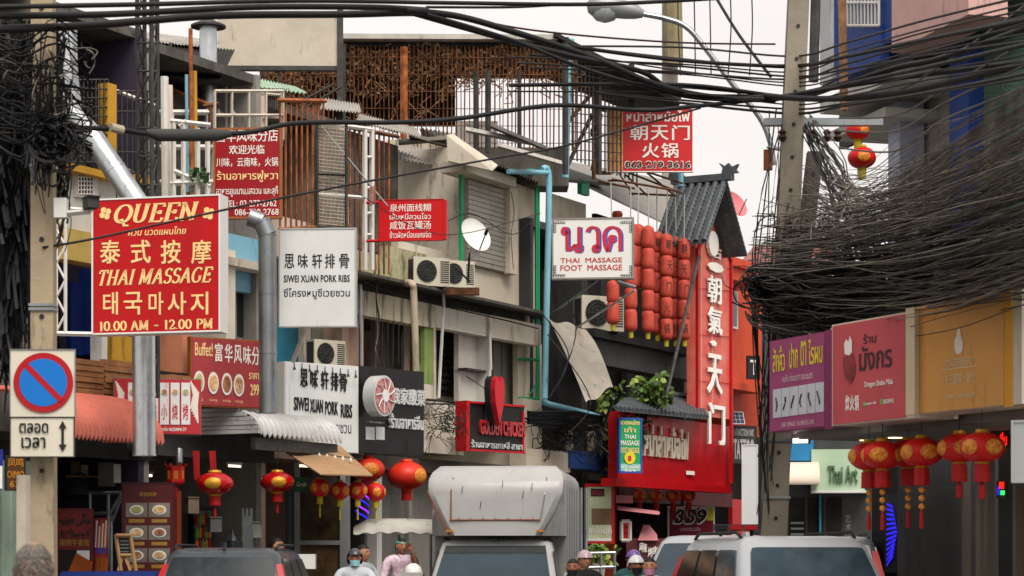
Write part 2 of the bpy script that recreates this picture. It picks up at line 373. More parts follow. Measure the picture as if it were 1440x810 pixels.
# --- yellow house
h = thing('shophouse', 'yellow trimmed house with caged balcony behind the QUEEN sign', 'building', WL.p(140, 785))
shell(h, 78, 222, 9.3, mat('plum_wall', '#3b3346', .7), im=darkbrown)
WL.part(h, 'back_panel', mesh_d, 78, 160, 108, 232, -1.3, -1.2)
WL.part(h, 'wall', white, 78, 218, 238, 326, -.3, -.1)
WL.part(h, 'wall', white, 160, 222, 472, 545, -.9, -.8)
WL.part(h, 'beam', yellow, 96, 160, 228, 238, -.1, .1)
WL.part(h, 'beam', yellow, 160, 221, 238, 247, -.1, .1)
WL.part(h, 'post', yellow, 152, 164, 116, 236, -.05, .12)
WL.part(h, 'post', yellow, 84, 92, 100, 330, -.05, .12)
f = WL.part(h, 'window', whitec, 107, 138, 240, 276, -.1, -.06); WL.part(f, 'pane', glass_d, 111, 130, 244, 272, -.06, -.05)
cage(f, WL, 110, 131, 243, 273, -.03, 5, whitec, .008, 5, 'grille')
WL.part(h, 'balcony_wall', yellow2, 92, 222, 320, 364, -.2, .1)
WL.part(h, 'recess_wall', mat('plum_wall'), 84, 222, 360, 500, -1.2, -1.1)
WL.part(h, 'door', blue, 100, 118, 396, 498, -1.1, -1.02); WL.part(h, 'door', blue, 119, 142, 378, 498, -1.1, -1.0)
WL.part(h, 'door', navy, 142, 160, 378, 498, -1.1, -1.02)
WL.part(h, 'pillar', white, 143, 151, 470, 508, -.3, -.1); WL.part(h, 'panel', yellow, 157, 190, 470, 506, -.4, -.2)
cage(h, WL, 100, 152, 112, 228, .1, 9, greysteel, .009, 9)
cage(h, WL, 164, 222, 128, 300, .1, 8, greysteel, .009, 6)
WL.part(h, 'back_panel', mesh_d, 165, 222, 120, 240, -.9, -.8)
WL.part(h, 'lintel', dark, 78, 222, 556, 640, -.4, -.2)
# planter deck of boards over the coral awning
pl = thing('plank_planter', 'stack of brown wooden boards forming a planter above the coral awning', 'planter', WL.p(180, 560, .3))
for r_ in range(8):
    y = 503+r_*8.2; segs = [(100,146),(147,196)] if r_ != 3 else [(100,146),(150,190)]
    if r_ in (1,2,3,4): segs += [[(214,240),(241,268)],[(214,268)],[(214,238),(244,268)],[(222,268)]][r_-1]
    for a_, b_ in segs:
        WL.part(pl, 'plank', wood, a_, b_, y+random.uniform(-.6,.6)+(a_-100)*.05+(8 if a_ > 200 else 0), y+7.2+(a_-100)*.05+(8 if a_ > 200 else 0), .25, .33+.02*(r_ % 2))
WL.part(pl, 'backing', dark, 101, 267, 506, 566, .15, .22)
# --- light blue house
h = thing('shophouse', 'light blue house with rusty caged rooftop behind the Buffet sign', 'building', WL.p(300, 785))
shell(h, 222, 386, 9.2, mat('grey_plaster', '#8a8782', .8, var=.12, dirt=.2), im=dark)
WL.part(h, 'wall', skyb, 222, 386, 306, 342, -.35, -.2)
WL.part(h, 'ledge', conc, 222, 386, 340, 352, -.3, .0)
WL.part(h, 'wall', skyb, 328, 386, 366, 408, -.5, -.35)
WL.part(h, 'pillar', conc_w, 318, 331, 350, 500, -.4, -.1)
WL.part(h, 'wall', teal, 372, 386, 345, 560, -.35, -.2)
w_ = WL.part(h, 'window', mat('grey_plaster'), 332, 372, 408, 476, -.6, -.5); WL.part(w_, 'pane', glass_d, 334, 351, 411, 473, -.5, -.49); WL.part(w_, 'pane', glass_d, 353, 370, 411, 473, -.5, -.49)
WL.part(h, 'wall', white, 222, 330, 350, 560, -.9, -.8)
w_ = WL.part(h, 'window', whitec, 214, 262, 464, 512, -.78, -.7)
for i in range(3): WL.part(w_, 'pane', mat('pale_glass', '#8d979a', .15), 216+i*15, 229+i*15, 467, 482, -.7, -.69)
WL.part(h, 'panel', mat('coral_panel', '#c98262', .6, var=.08, dirt=.1), 256, 270, 470, 524, -.3, .1)
WL.part(h, 'lintel', char, 222, 386, 592, 640, -.3, -.1)
WL.part(h, 'post', mat('orange_post', '#8d3a20', .6), 249, 255, 690, 1300, .33, .4)
# caged rooftop over it
WL.part(h, 'back_panel', mesh_d, 222, 400, 120, 306, -1.2, -1.1)
cage(h, WL, 212, 300, 158, 305, .1, 3, white, .03, 3, 'pipe_frame')
c_ = cage(h, WL, 302, 398, 128, 196, .35, 4, conc, .018, 2, 'mesh_box')
WL.part(h, 'wall', cream, 396, 470, 304, 360, -.4, -.2)
for i, x in enumerate(range(9)):
    MB().bar(WL.p(394+i*7.6, 141+i*.4, .5), WL.p(394+i*7.6, 321, .5), .014).build('cage_bar', rust, h)
MB().bar(WL.p(390, 141, .52), WL.p(458, 142, .52), .03).build('cage_rail', rust, h); MB().bar(WL.p(392, 322, .52), WL.p(458, 318, .52), .02).build('cage_rail', rust, h)
# --- pinkish house with teal corner
h = thing('shophouse', 'pinkish plaster house with teal corner and tall brown window cage', 'building', WL.p(450, 785))
shell(h, 386, 505, 8.9, pinkish)
WL.part(h, 'wall', teal, 387, 432, 452, 560, -.55, -.4)
WL.part(h, 'pillar', cream, 427, 437, 440, 560, -.5, -.3)
w_ = WL.part(h, 'window', mat('olive_frame', '#8d877a', .7, var=.1, dirt=.2), 437, 481, 430, 560, -.7, -.6)
for i in range(3): WL.part(w_, 'pane', mat('milky_pane', '#a8a59c', .3, var=.1), 439+i*14, 451+i*14, 436, 556, -.6, -.59)
WL.part(h, 'wall', pinkish, 481, 505, 440, 640, -.35, -.2)
WL.part(h, 'beam', cream, 425, 501, 401, 440, -.2, .05)
WL.part(h, 'parapet', mould_y, 425, 560, 335, 392, -.6, -.4)
WL.part(h, 'cage_back', mesh_d, 446, 485, 172, 318, -.1, 0)
WL.part(h, 'cage_back', mat('grey_brown_mesh', '#6b635a', .8, var=.3, dirt=.4), 486, 560, 182, 345, -1.2, -1.1)
for i, x in enumerate((486, 492, 499, 506, 527, 533, 540, 547)):
    MB().bar(WL.p(x, 180+i, .4), WL.p(x, 386, .4), .013).build('cage_bar', rust if i % 2 else iron, h)
for p_, q_, r__ in (((485,178),(560,192),.03), ((446,171),(486,174),.03), ((446,314),(486,318),.02)): MB().bar(WL.p(*p_, .42), WL.p(*q_, .42), r__).build('cage_rail', iron, h)
mb = MB()
for x in (513, 523): mb.bar(WL.p(x, 182, .6), WL.p(x, 380, .6), .035)
for y in (184, 221, 264, 300, 330): mb.bar(WL.p(513, y, .6), WL.p(523, y, .6), .022)
mb.bar(WL.p(476, 176, .6), WL.p(522, 182, .6), .03); mb.bar(WL.p(446, 273, .6), WL.p(513, 278, .6), .025)
tag(mb.build('steel_ladder', white), 'white steel ladder frame fixed beside the brown rooftop cage', 'ladder')
# --- grey concrete pair in the middle
h = thing('shophouse', 'grey concrete house with mould streaked beam, green pillar and roller shutter on its roof', 'building', WL.p(640, 785))
shell(h, 505, 762, 6.3, conc_w, roof=True)
WL.part(h, 'beam', mould, 503.5, 612, 407, 442, -.2, .05)
WL.part(h, 'beam', mat('streaked_white', '#d2cdc2', .85, var=.06, dirt=.28, bump=.2, stretch=.15), 612.5, 689, 428, 460, -.2, .03)
WL.part(h, 'beam', conc_w, 690, 761, 443, 474, -.2, .05)
WL.part(h, 'pillar', pinkish, 505, 511, 442, 640, -.3, 0)
WL.part(h, 'pillar', mat('moss_green_paint', '#8fa760', .8, var=.12, dirt=.3), 597, 609, 457, 540, -.25, 0)
WL.part(h, 'pillar', conc_w, 597, 609, 540, 562, -.25, 0)
WL.part(h, 'pillar', conc_w, 610, 613, 460, 562, -.5, .0)
WL.part(h, 'pillar', white, 687, 691, 460, 580, -1.2, 0)
WL.part(h, 'recess_wall', pinkish, 575, 597, 452, 580, -.45, -.35)
w_ = WL.part(h, 'window', mat('olive_frame'), 528, 576, 442, 580, -.75, -.65)
for i in range(4): WL.part(w_, 'pane', mat('dusty_pane', '#55524c', .3, var=.2), 530+i*11.3, 540+i*11.3, 448, 575, -.65, -.64)
WL.part(h, 'recess_wall', mat('white_plaster', '#cfcbc2', .85, var=.06, dirt=.12, bump=.2), 645, 688, 462, 590, -.35, -.25)
WL.part(h, 'recess_wall', conc_w, 612, 648, 455, 590, -.8, -.7)
w_ = WL.part(h, 'window', greysteel, 618, 646, 462, 556, -.7, -.64); WL.part(w_, 'pane', glass_d, 620, 644, 465, 552, -.64, -.63)
mb = MB()
for j in range(9):
    for i in range(4):
        x, y = 619+i*6.6, 466+j*9.8; mb.bar(WL.p(x, y+5, -.58), WL.p(x+3.3, y, -.58), .01); mb.bar(WL.p(x+3.3, y, -.58), WL.p(x+6.6, y+5, -.58), .01)
    mb.bar(WL.p(619, 466+j*9.8, -.58), WL.p(645, 466+j*9.8, -.58), .008)
mb.build('grille', greysteel, w_)
WL.part(h, 'recess_wall', beige, 728, 762, 478, 600, -.4, -.3)
w_ = WL.part(h, 'door', mat('brown_grey_frame', '#766a5c', .7, var=.15, dirt=.2), 692, 729, 474, 600, -.7, -.6)
for i in range(3): WL.part(w_, 'panel', mat('grey_door', '#8d8a83', .6, var=.1, dirt=.1), 694+i*12, 704.5+i*12, 480, 596, -.6, -.57)
WL.part(h, 'shelf', greysteel, 657, 686, 517, 520, -.25, -.05)
WL.part(h, 'balcony_wall', conc_w, 597, 658, 563, 612, -.35, -.2)
WL.part(h, 'balcony_slab', conc_w, 597, 652, 611, 636, -.3, .25)
WL.part(h, 'balcony_wall', beige, 735, 762, 560, 640, -.3, -.1)
WL.part(h, 'ground_wall', mat('grey_render', '#77756f', .8, var=.1, dirt=.15), 536, 700, 655, 1200, -.5, -.3)
WL.part(h, 'pillar', whitec, 530, 537, 640, 1200, -.4, .05); WL.part(h, 'pillar', char, 508, 527, 640, 1200, -.4, -.2)
WL.part(h, 'drain_pipe', mat('grey_render'), 575, 580, 650, 1200, .0, .1)
WL.part(h, 'lintel', mat('brown_grey_lintel', '#4c453e', .8, var=.2, dirt=.3), 505, 762, 638, 658, -.4, .1)
# eave slab above the first floor
mb = MB(); a_ = [WL.p(503, 384, .5), WL.p(763, 441, .5), WL.p(763, 452, -.6), WL.p(503, 398, -.6)]
mb.prism(a_, (0,0,.05)); mb.build('eave', mat('eave_sheet', '#55524c', .8, var=.25, dirt=.5), h)
# rooftop room with the roller shutter
r_ = thing('rooftop_room', 'grey block rooftop room with a closed roller shutter and satellite dish', 'building', WL.p(700, 430))
WL.part(r_, 'wall', beige, 656, 757, 236, 441, -.9, -.5)
WL.part(r_, 'wall', conc, 600, 656, 200, 398, -2.2, -1.9)
# near side wall (faces the camera)
sx = WL.s_(656, -.5)
MB(WL.M).box(sx-.02, sx+.15, .5, 3.6, WL.z(656,395,-.5), WL.z(656,205,-.5)).build('wall', conc, r_)
sh = WL.part(r_, 'shutter_frame', mat('shutter_frame', '#8a857a', .7, var=.1), 656, 720, 243, 372, -.52, -.44)
for i in range(17):
    WL.part(sh, 'slat', mat('shutter_slat', '#98938a', .55, .2, var=.08, dirt=.2), 659, 717, 252+i*7.0, 258.2+i*7.0, -.44, -.40+.01*(i % 2))
WL.part(r_, 'jamb', beige, 717, 728, 262, 384, -.46, -.3)
WL.part(r_, 'roof_edge', conc, 652, 726, 226, 240, -.6, -.1)
WL.part(r_, 'green_pipe', green, 649, 651.5, 236, 400, -.4, -.34)
mb = MB()
for x in (754, 757): mb.bar(WL.p(x, 240, -.3), WL.p(x, 590, -.3), .025)
mb.bar(WL.p(735,243,-.3), WL.p(757,240,-.3), .05); mb.bar(WL.p(730,505,-.2), WL.p(757,506,-.2), .025); mb.bar(WL.p(730,560,-.2), WL.p(757,561,-.2), .025); mb.bar(WL.p(745,555,-.2), WL.p(757,535,-.2), .02)
mb.build('green_downpipe', green, r_)
def corr(root, name, m, pa, pb, pc, pd, n=14, amp=.04, th=.015):
    """corrugated sheet through four corners: pa-pb top edge, pd-pc bottom edge; ribs run from top to bottom"""
    n = int(n*1.7); amp *= .5; pa, pb, pc, pd = map(Vector, (pa, pb, pc, pd)); nrm = (pb-pa).cross(pd-pa).normalized()
    def fn(u, v):
        a = pa.lerp(pb, u); d = pd.lerp(pc, u); return a.lerp(d, v)+nrm*(amp*math.sin(u*n*2*math.pi))
    return MB().sheet(fn, n*6, 1, nrm*th).build(name, m, root, smooth=50)
corr(r_, 'roof_sheet', roofm, WL.p(650,228,-1.6), WL.p(752,262,-1.6), WL.p(757,256,.1), WL.p(655,212,.1), 14)
corr(r_, 'roof_sheet', roofl, WL.p(560,192,-2.4), WL.p(640,214,-2.4), WL.p(655,240,-1.2), WL.p(556,222,-1.2), 12)
corr(r_, 'roof_sheet', roofl, WL.p(590,180,-3.0), WL.p(700,196,-3.2), WL.p(718,232,-2.2), WL.p(600,205,-2.2), 12)
WL.part(r_, 'wall', mould, 556, 612, 196, 330, -2.6, -2.4)
WL.part(r_, 'parapet', conc, 625, 668, 190, 226, -2.0, -1.8)
WL.part(r_, 'low_wall', conc_w, 560, 656, 338, 400, -1.1, -.95)
MB(WL.M).box(WL.s_(545,-.8), WL.s_(600,-.8), .8, .95, WL.z(545,396,-.8), WL.z(545,345,-.8)).build('low_wall', mould_y, r_)
# --- dark gap house with hanging tarpaulins
h = thing('shophouse', 'dark narrow house with torn hanging tarpaulin and blue drain pipe', 'building', WL.p(800, 785))
shell(h, 762, 838, 8.2, char, im=darkbrown)
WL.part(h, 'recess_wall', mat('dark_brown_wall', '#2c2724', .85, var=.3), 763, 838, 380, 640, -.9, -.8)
WL.part(h, 'balcony_wall', beige, 740, 802, 630, 660, -.1, .25); WL.part(h, 'balcony_wall', mat('blue_band', '#2c4a86', .5, var=.1, dirt=.15), 802, 856, 633, 658, -.1, .3)
WL.part(h, 'post', blue, 855, 859, 596, 668, .2, .3)
WL.part(h, 'lintel', conc_w, 700, 800, 655, 700, -.5, -.1)
for i in range(5): WL.part(h, 'curtain', mat('cream_curtain', '#9b8d78', .8, var=.15, dirt=.2), 800+i*8, 806+i*8, 592, 634, -.5, -.42)
WL.part(h, 'roof_wall', mat('beige_board', '#b0a898', .8, var=.1, dirt=.25), 776, 824, 272, 306, -1.0, -.9)
MB().prism([WL.p(740,220,-2.5), WL.p(800,240,-2.5), WL.p(860,262,-.6), WL.p(748,252,-.6)], (0,0,.06)).build('roof', roofm, h)
WL.part(h, 'green_band', green, 818, 829, 252, 272, -.7, -.6)
mb = MB(); mb.tube(cr([WL.p(762,238,.2), WL.p(771,241,.25), WL.p(771.5,300,.25), WL.p(769,420,.25), WL.p(766,560,.25)], 4), .06, 8); mb.tube(cr([WL.p(766,560,.25), WL.p(768,567,.25), WL.p(800,575,.3), WL.p(842,586,.3)], 4), .06, 8); mb.tube([WL.p(715,241,.2), WL.p(770,243,.25)], .05, 8)
tag(mb.build('drain_pipe', pvc, smooth=50), 'light blue drain pipe running down beside the white massage sign', 'pipe')
# torn tarpaulin
def fn(u, v):
    a = WL.p(772, 448, .2).lerp(WL.p(823, 462, .2), u); b_ = WL.p(824, 568, 1.5).lerp(WL.p(862, 544, 1.5), u)
    return a.lerp(b_, v)+Vector((0, .08*math.sin(u*5), .10*math.sin(v*3.1)-.04*math.sin(u*9+v*4)))
tag(MB().sheet(fn, 12, 14, (0, .012, 0)).build('tarpaulin', mat('dirty_canvas', '#9c958a', .9, var=.12, dirt=.22, bump=.2), smooth=60), 'torn beige tarpaulin hanging slanted beside the blue pipe', 'tarpaulin')
# --- black restaurant house
h = thing('shophouse', 'black painted restaurant front behind the hanging lantern rows', 'building', WL.p(900, 785))
shell(h, 838, 980, 8.4, char, im=darkbrown, roof=False)
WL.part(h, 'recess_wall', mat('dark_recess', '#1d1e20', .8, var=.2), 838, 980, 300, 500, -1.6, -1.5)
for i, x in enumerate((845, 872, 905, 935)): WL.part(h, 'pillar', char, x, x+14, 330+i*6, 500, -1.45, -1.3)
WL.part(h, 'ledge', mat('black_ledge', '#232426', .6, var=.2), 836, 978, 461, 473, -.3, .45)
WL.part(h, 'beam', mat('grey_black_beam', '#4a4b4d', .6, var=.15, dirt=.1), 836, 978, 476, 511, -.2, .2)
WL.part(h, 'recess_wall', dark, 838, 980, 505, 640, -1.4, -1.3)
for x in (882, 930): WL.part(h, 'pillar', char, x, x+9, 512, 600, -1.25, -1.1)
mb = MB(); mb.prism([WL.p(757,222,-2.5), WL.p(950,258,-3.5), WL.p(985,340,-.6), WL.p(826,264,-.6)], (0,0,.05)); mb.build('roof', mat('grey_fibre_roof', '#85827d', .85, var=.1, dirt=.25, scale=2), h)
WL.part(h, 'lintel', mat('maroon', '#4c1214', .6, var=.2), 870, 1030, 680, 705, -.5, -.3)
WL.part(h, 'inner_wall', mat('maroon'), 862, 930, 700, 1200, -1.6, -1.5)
# --- red gate sign with tiled roof
g = thing('gate_sign', 'tall red restaurant gate sign with white characters under a dark tiled gable', 'sign', WL.p(950, 700, 1))
WL.part(g, 'board', redp, 868, 1027, 578, 678, .8, 1.0)
WL.part(g, 'bottom_edge', redp, 866, 1028.5, 672, 683, .8, 1.12)
z1 = WL.z(978, 342, 1.1); z0 = WL.z(978, 583, 1.1); xa, xb = WL.s_(978, 1.1), WL.s_(1027.5, 1.1)
xm = (xa+xb)/2+.05; zr = WL.z(1008, 290, 1.1)
MB(WL.M).prism([(xa,-1.1,z0),(xb,-1.1,z0),(xb,-1.1,z1-.05),(xm,-1.1,zr),(xa,-1.1,z1-.05)], (0,.2,0)).build('tower_panel', redfade, g)
for x_ in (xa, xb-.08): MB(WL.M).box(x_, x_+.08, -1.16, -1.10, z0 if x_ == xa else WL.z(1027,680,1.1), z1-.1).build('trim', redp, g)
mb = MB(WL.M)
for sg, xe in ((1, xb), (-1, xa)):
    mb.prism([(xe,-1.16,z1-.15),(xe-.1*sg,-1.16,z1-.15),(xm,-1.16,zr-.14),(xm,-1.16,zr)][::sg], (0,.05,0))
mb.build('gable_trim', redp, g)
# tiled gable roof, ridge running out from the wall
ridge_s, ridge_z = WL.s_(1019, 1.6), WL.z(1019, 258, 1.6); es, ez = WL.s_(990, 1.6), WL.z(990, 343, 1.6); hw, hh = ridge_s-es, ridge_z-ez
for sd in (-1, 1):
    rf = MB(WL.M).prism([(ridge_s,-1.66,ridge_z),(ridge_s+sd*hw,-1.66,ridge_z-hh),(ridge_s+sd*hw,-.45,ridge_z-hh),(ridge_s,-.45,ridge_z)][::sd], (0,0,.05)).build('roof', tilem, g)
    for k in range(7):
        y = -1.6+k*.18
        mb = MB(WL.M)
        nt_ = 15
        for i in range(nt_):
            t0, t1 = i/nt_, (i+1)/nt_
            a = Vector((ridge_s+sd*hw*t0, y, ridge_z-hh*t0+.10)); b_ = Vector((ridge_s+sd*hw*t1, y, ridge_z-hh*t1+.07)); mb.tube([a, b_], [.045, .066], 7)
        mb.build('tile_row', tilem, rf, smooth=40)
mb = MB(WL.M); mb.box(ridge_s-.1, ridge_s+.1, -1.78, -.4, ridge_z+.06, ridge_z+.2)
for y in (-1.72, -.5):
    mb.prism([(ridge_s-.05,y-.2,ridge_z+.2),(ridge_s-.05,y+.18,ridge_z+.2),(ridge_s-.05,y+.15,ridge_z+.32),(ridge_s-.05,y+.24,ridge_z+.44),(ridge_s-.05,y+.1,ridge_z+.36),(ridge_s-.05,y+.02,ridge_z+.42),(ridge_s-.05,y-.05,ridge_z+.33),(ridge_s-.05,y-.2,ridge_z+.38),(ridge_s-.05,y-.14,ridge_z+.28)], (.1,0,0))
mb.build('ridge', tilem, g)
wl_ = mat('white_letters', '#f2eee8', .5, var=.03)
for x_ in (986, 1001): MB().tube([WL.p(x_, 350 if x_ < 990 else 330, 1.12), WL.p(x_, 574, 1.12)], .012, 4).build('panel_seam', mat('pale_red_seam', '#e0a898', .5), g)
for y_ in (405, 470, 535): MB().tube([WL.p(979, y_, 1.12), WL.p(1026, y_+4, 1.12)], .008, 4).build('panel_seam', redp, g)
txt(WL, '古', 1000, 1013, 345, 362, wl_, g, o=1.13, bold=.02, ex=.035)
MB(WL.M).tube([(WL.s_(1004,1.2), -1.13, WL.z(1004,345,1.1)),(WL.s_(1004,1.2), -1.2, WL.z(1004,345,1.1))], .27, 14, Matrix.Identity(4) if 0 else WL.M).build('medallion', wl_, g)
txt(WL, '·', 994, 1016, 366, 380, wl_, g, o=1.13, ex=.035)
txt(WL, '朝', 994, 1013, 386, 424, wl_, g, o=1.13, bold=.03, ex=.035)
txt(WL, '氣', 995, 1014, 430, 468, wl_, g, o=1.13, bold=.03, ex=.035)
txt(WL, '·', 998, 1006, 478, 486, wl_, g, o=1.13, ex=.035)
txt(WL, '天', 994, 1014, 496, 552, wl_, g, o=1.13, bold=.03, ex=.035)
txt(WL, '门', 995, 1018, 566, 624, wl_, g, o=1.13, bold=.03, ex=.035)
txt(WL, 'หม่าล่าหม้อไฟ', 903, 966, 596, 641, mat('cream_letters', '#cfc3ae', .5), g, o=1.01, bold=.06, ex=.05)
MB().prism([WL.p(965,664,1.03)+Vector(d) for d in ((0,0,-.05),(.2,.3,-.05),(.2,.3,.03),(0,0,.03))], (0,.02,0)).build('small_label', wl_, g)
# little roof over the horizontal board
mb = MB(); A, B, C_, D = WL.p(892,557,.6), WL.p(984,568,.6), WL.p(994,590,1.45), WL.p(866,578,1.45)
rf = MB().prism([A, B, C_, D], (0,0,.04)).build('canopy', tilem, g)
for k in range(24):
    t = k/23; MB().tube([A.lerp(B,t)+Vector((0,0,.07)), D.lerp(C_,t)+Vector((0,-.02,.06))], .045, 6).build('tile_row', tilem, rf)
MB().tube([A+Vector((0,0,.12)), B+Vector((0,0,.12))], .08, 8).build('ridge', tilem, rf)
# --- orange house
h = thing('shophouse', 'bright orange house with white framed window beyond the red gate', 'building', WL.p(1050, 785))
s0, s1 = WL.s_(1030, -.3), WL.s_(1071, -.3)
WL.part(h, 'wall', orange, 1030, 1071, 404, 545, -6, -.3)
WL.part(h, 'upper_block', orange, 1029, 1071, 372, 392, -4, .4); WL.part(h, 'slab', orange, 1029, 1062, 360, 372, -2, .5)
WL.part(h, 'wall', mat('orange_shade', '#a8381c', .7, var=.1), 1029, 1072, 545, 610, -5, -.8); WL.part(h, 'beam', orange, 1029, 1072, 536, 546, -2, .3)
w_ = WL.part(h, 'window', whitec, 1029, 1038, 408, 461, -.3, -.22); WL.part(w_, 'pane', glass_d, 1030.5, 1036.5, 411, 458, -.22, -.21)
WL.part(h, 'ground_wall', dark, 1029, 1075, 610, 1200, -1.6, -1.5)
WL.part(h, 'wall', char, 1071, 1100, 400, 1200, -6, -1)
WL.part(h, 'side_panel', redp, 1030, 1058, 702, 1200, -1, -.9)
h = thing('shophouse', 'pinkish red roofed house rising beyond the orange house', 'building', P(1060,785,75))
fw = Wall(1020, 75, 8)
fw.part(h, 'wall', mat('pink_far_wall', '#a5817e', .8, var=.1), 1020, 1160, 372, 790, -6, 0)
MB().prism([fw.p(1040,374,.4), fw.p(1180,380,.4), fw.p(1175,350,-3), fw.p(1062,348,-3)], (0,0,.1)).build('roof', mat('red_far_roof', '#8f5a55', .8), h)
for i in range(4):
    w_ = fw.part(h, 'window', whitec, 1048+i*26, 1062+i*26, 400, 430, 0, .06); fw.part(w_, 'pane', glass_d, 1050+i*26, 1060+i*26, 402, 428, .06, .07)
# ---------------------------------------------------------------- rooftop sheds behind the row
RT = Wall(480, 44, 1)
sh = thing('rooftop_shed', 'large rooftop shed with dark roof, rusty cage wall and dried brown creepers', 'building', RT.p(640, 200))
RT.part(sh, 'roof_edge', mat('roof_edge_white', '#b5b1aa', .6, var=.12, dirt=.3), 482, 790, 47, 54, -1.9, .3)
MB().prism([RT.p(365,66,.1), RT.p(800,66,.1), RT.p(800,52,-.1), RT.p(480,52,-.1)], (0,1.9,0)).build('roof', mat('shed_roof', '#2f2c2a', .8, var=.2), sh)
SD = Wall(800, 44, math.degrees(math.atan2(1, .525)))
MB().prism([RT.p(780,50,.5), SD.p(958,142,1.2), SD.p(930,142,-1.5), RT.p(770,66,-.5)], (0,0,.08)).build('roof', mat('shed_roof'), sh)
MB().prism([RT.p(770,58,.2), SD.p(956,146,.9), SD.p(900,152,-.6), RT.p(770,100,-.5)], (0,.5,-.05)).build('roof_truss_sheet', mat('shed_roof'), sh)
RT.part(sh, 'panel', mat('white_shed_panel', '#cbc6c0', .6, var=.05, dirt=.08), 640, 700, 170, 210, -.6, -.5)
RT.part(sh, 'back_wall', mat('creeper_brown', '#4c3626', .9, var=.4, dirt=.3, scale=5, stretch=1), 365, 800, 66, 108, -1.9, -1.8)
RT.part(sh, 'back_wall', mat('dark_shed_inside', '#2b2019', .9, var=.4, scale=4), 365, 640, 108, 176, -1.9, -1.8)
RT.part(sh, 'base_wall', conc_d, 365, 800, 206, 260, -1.0, -.2)
mb = MB()
for i in range(74): x = 372+i*6.0; mb.bar(RT.p(x, 66+random.uniform(-1,1), .15), RT.p(x+random.uniform(-1.5,1.5), 210, .15), random.uniform(.006,.012))
for j in range(6): y = 80+j*24; mb.bar(RT.p(370, y, .17), RT.p(815, y+1.5, .17), .006)
mb.build('cage_bars', iron, sh)
mb = MB()
for i in range(17): x = 806+i*5.6; mb.bar(SD.p(x, 70+i*5, .05), SD.p(x, 225+i*2, .05), .014)
for j in range(9): mb.bar(SD.p(803, 120+j*13, .06), SD.p(900, 132+j*12, .06), .009)
mb.build('side_cage_bars', mat('grey_bars', '#5d5650', .7, .3, var=.2), sh)
for x, m_, r_ in ((568, rust, .06), (482, greysteel, .05), (686, greysteel, .045), (669, greysteel, .04), (730, greysteel, .03)):
    MB().bar(RT.p(x, 66 if x < 600 else 100, .25), RT.p(x, 215, .25), r_).build('post', m_, sh)
for x in (795, 842, 888): MB().bar(SD.p(x, 90 if x > 800 else 60, .1), SD.p(x, 245, .1), .05).build('post', greysteel, sh)
# dried creepers: one mass of stems and dead leaves nobody could count
mb = MB(); rnd = random.Random(3)
for k in range(150):
    x = rnd.uniform(372, 815); y = rnd.choice((rnd.uniform(66, 105), rnd.uniform(66, 170) if x < 640 else rnd.uniform(66,120))); pts = []
    for i in range(5):
        pts.append(RT.p(x, y, rnd.uniform(-.25, .12))); x += rnd.uniform(-16, 16); y += rnd.uniform(-5, 16)
    mb.tube(pts, .012, 3, caps=False)
for k in range(6500):
    x = rnd.uniform(370, 812); d = rnd.random()**2.2; y = 67+d*(50 if x > 640 else 66)+6*math.sin(x*.05)
    c = RT.p(x, y, rnd.uniform(-.35, .14)); a = Vector((rnd.uniform(-1,1), rnd.uniform(-1,1), rnd.uniform(-1,1)))*.045; b_ = Vector((rnd.uniform(-1,1), rnd.uniform(-1,1), rnd.uniform(-1,1)))*.04
    mb.add([c-a, c+b_, c+a], [(0,1,2)])
mb.build('dried_creeper', mat('dead_leaves', '#a88560', .9, var=.3, col2='#6a4c34', scale=9), sh, kind='stuff')
# dark lower strip under the beige board and white patches
bb = thing('rooftop_board', 'plain beige rooftop board with a dark steel post at its right edge', 'board', P(390, 92, 41))
BB = Wall(305, 41, 1)
BB.part(bb, 'panel', mat('beige_panel', '#bdb3a4', .8, var=.08, dirt=.12), 306, 474, 21, 92, 0, .08)
BB.part(bb, 'post', greysteel, 474, 482, 10, 215, -.05, .12)
BB.part(bb, 'rail', greysteel, 300, 482, 92, 98, -.05, .1)
for x in (306, 390): BB.part(bb, 'post', greysteel, x, x+3, 92, 180, -.1, 0)
# a run of weathered lean-to roofs over the left houses
lr = thing('lean_to_roof', 'dark corrugated lean-to roof above the yellow house at upper left', 'roof', P(200, 80, 37))
LR = Wall(100, 36, 6)
corr(lr, 'roof_sheet', mat('black_roof_sheet', '#2c2b2b', .7, .2, var=.2, dirt=.2), P(96,46,38), P(330,70,39), P(310,112,35), P(90,96,34.5), 30, .03)
corr(lr, 'roof_sheet', roofl, P(120,34,39), P(310,58,40), P(300,66,38.2), P(110,46,38.2), 30, .02)
for x in (118, 175, 238, 300): LR.part(lr, 'post', greysteel, x, x+3.5, 60, 300, -.5, -.4)
LR.part(lr, 'beam', greysteel, 100, 318, 98, 103, -.3, -.2)
tag(corr(None, 'roof_sheet', mat('green_fibre_sheet', '#9db8a2', .6, var=.1, dirt=.3), P(362,110,41), P(415,122,41), P(432,131,38.5), P(356,121,38.5), 8, .03), 'pale green corrugated sheet above the rusty bar cage', 'roof sheet')
tag(corr(None, 'roof_sheet', roofl, P(456,138,41), P(505,146,41), P(508,158,38.5), P(450,152,38.5), 8, .03), 'pale rusty corrugated sheet over the tall brown cage', 'roof sheet')
tag(corr(None, 'roof_sheet', mat('dark_red_sheet', '#5b3a30', .8, var=.25, dirt=.3), P(310,112,41), P(450,150,41), P(455,162,39), P(300,122,39), 20, .03), 'long rusty brown lean-to sheet sloping behind the restaurant menu sign', 'roof sheet')
tag(corr(None, 'roof_sheet', roofl, P(505,160,41.5), P(585,180,42), P(592,192,39.6), P(500,170,39.6), 14, .03), 'grey corrugated sheet beside the white ladder frame', 'roof sheet')
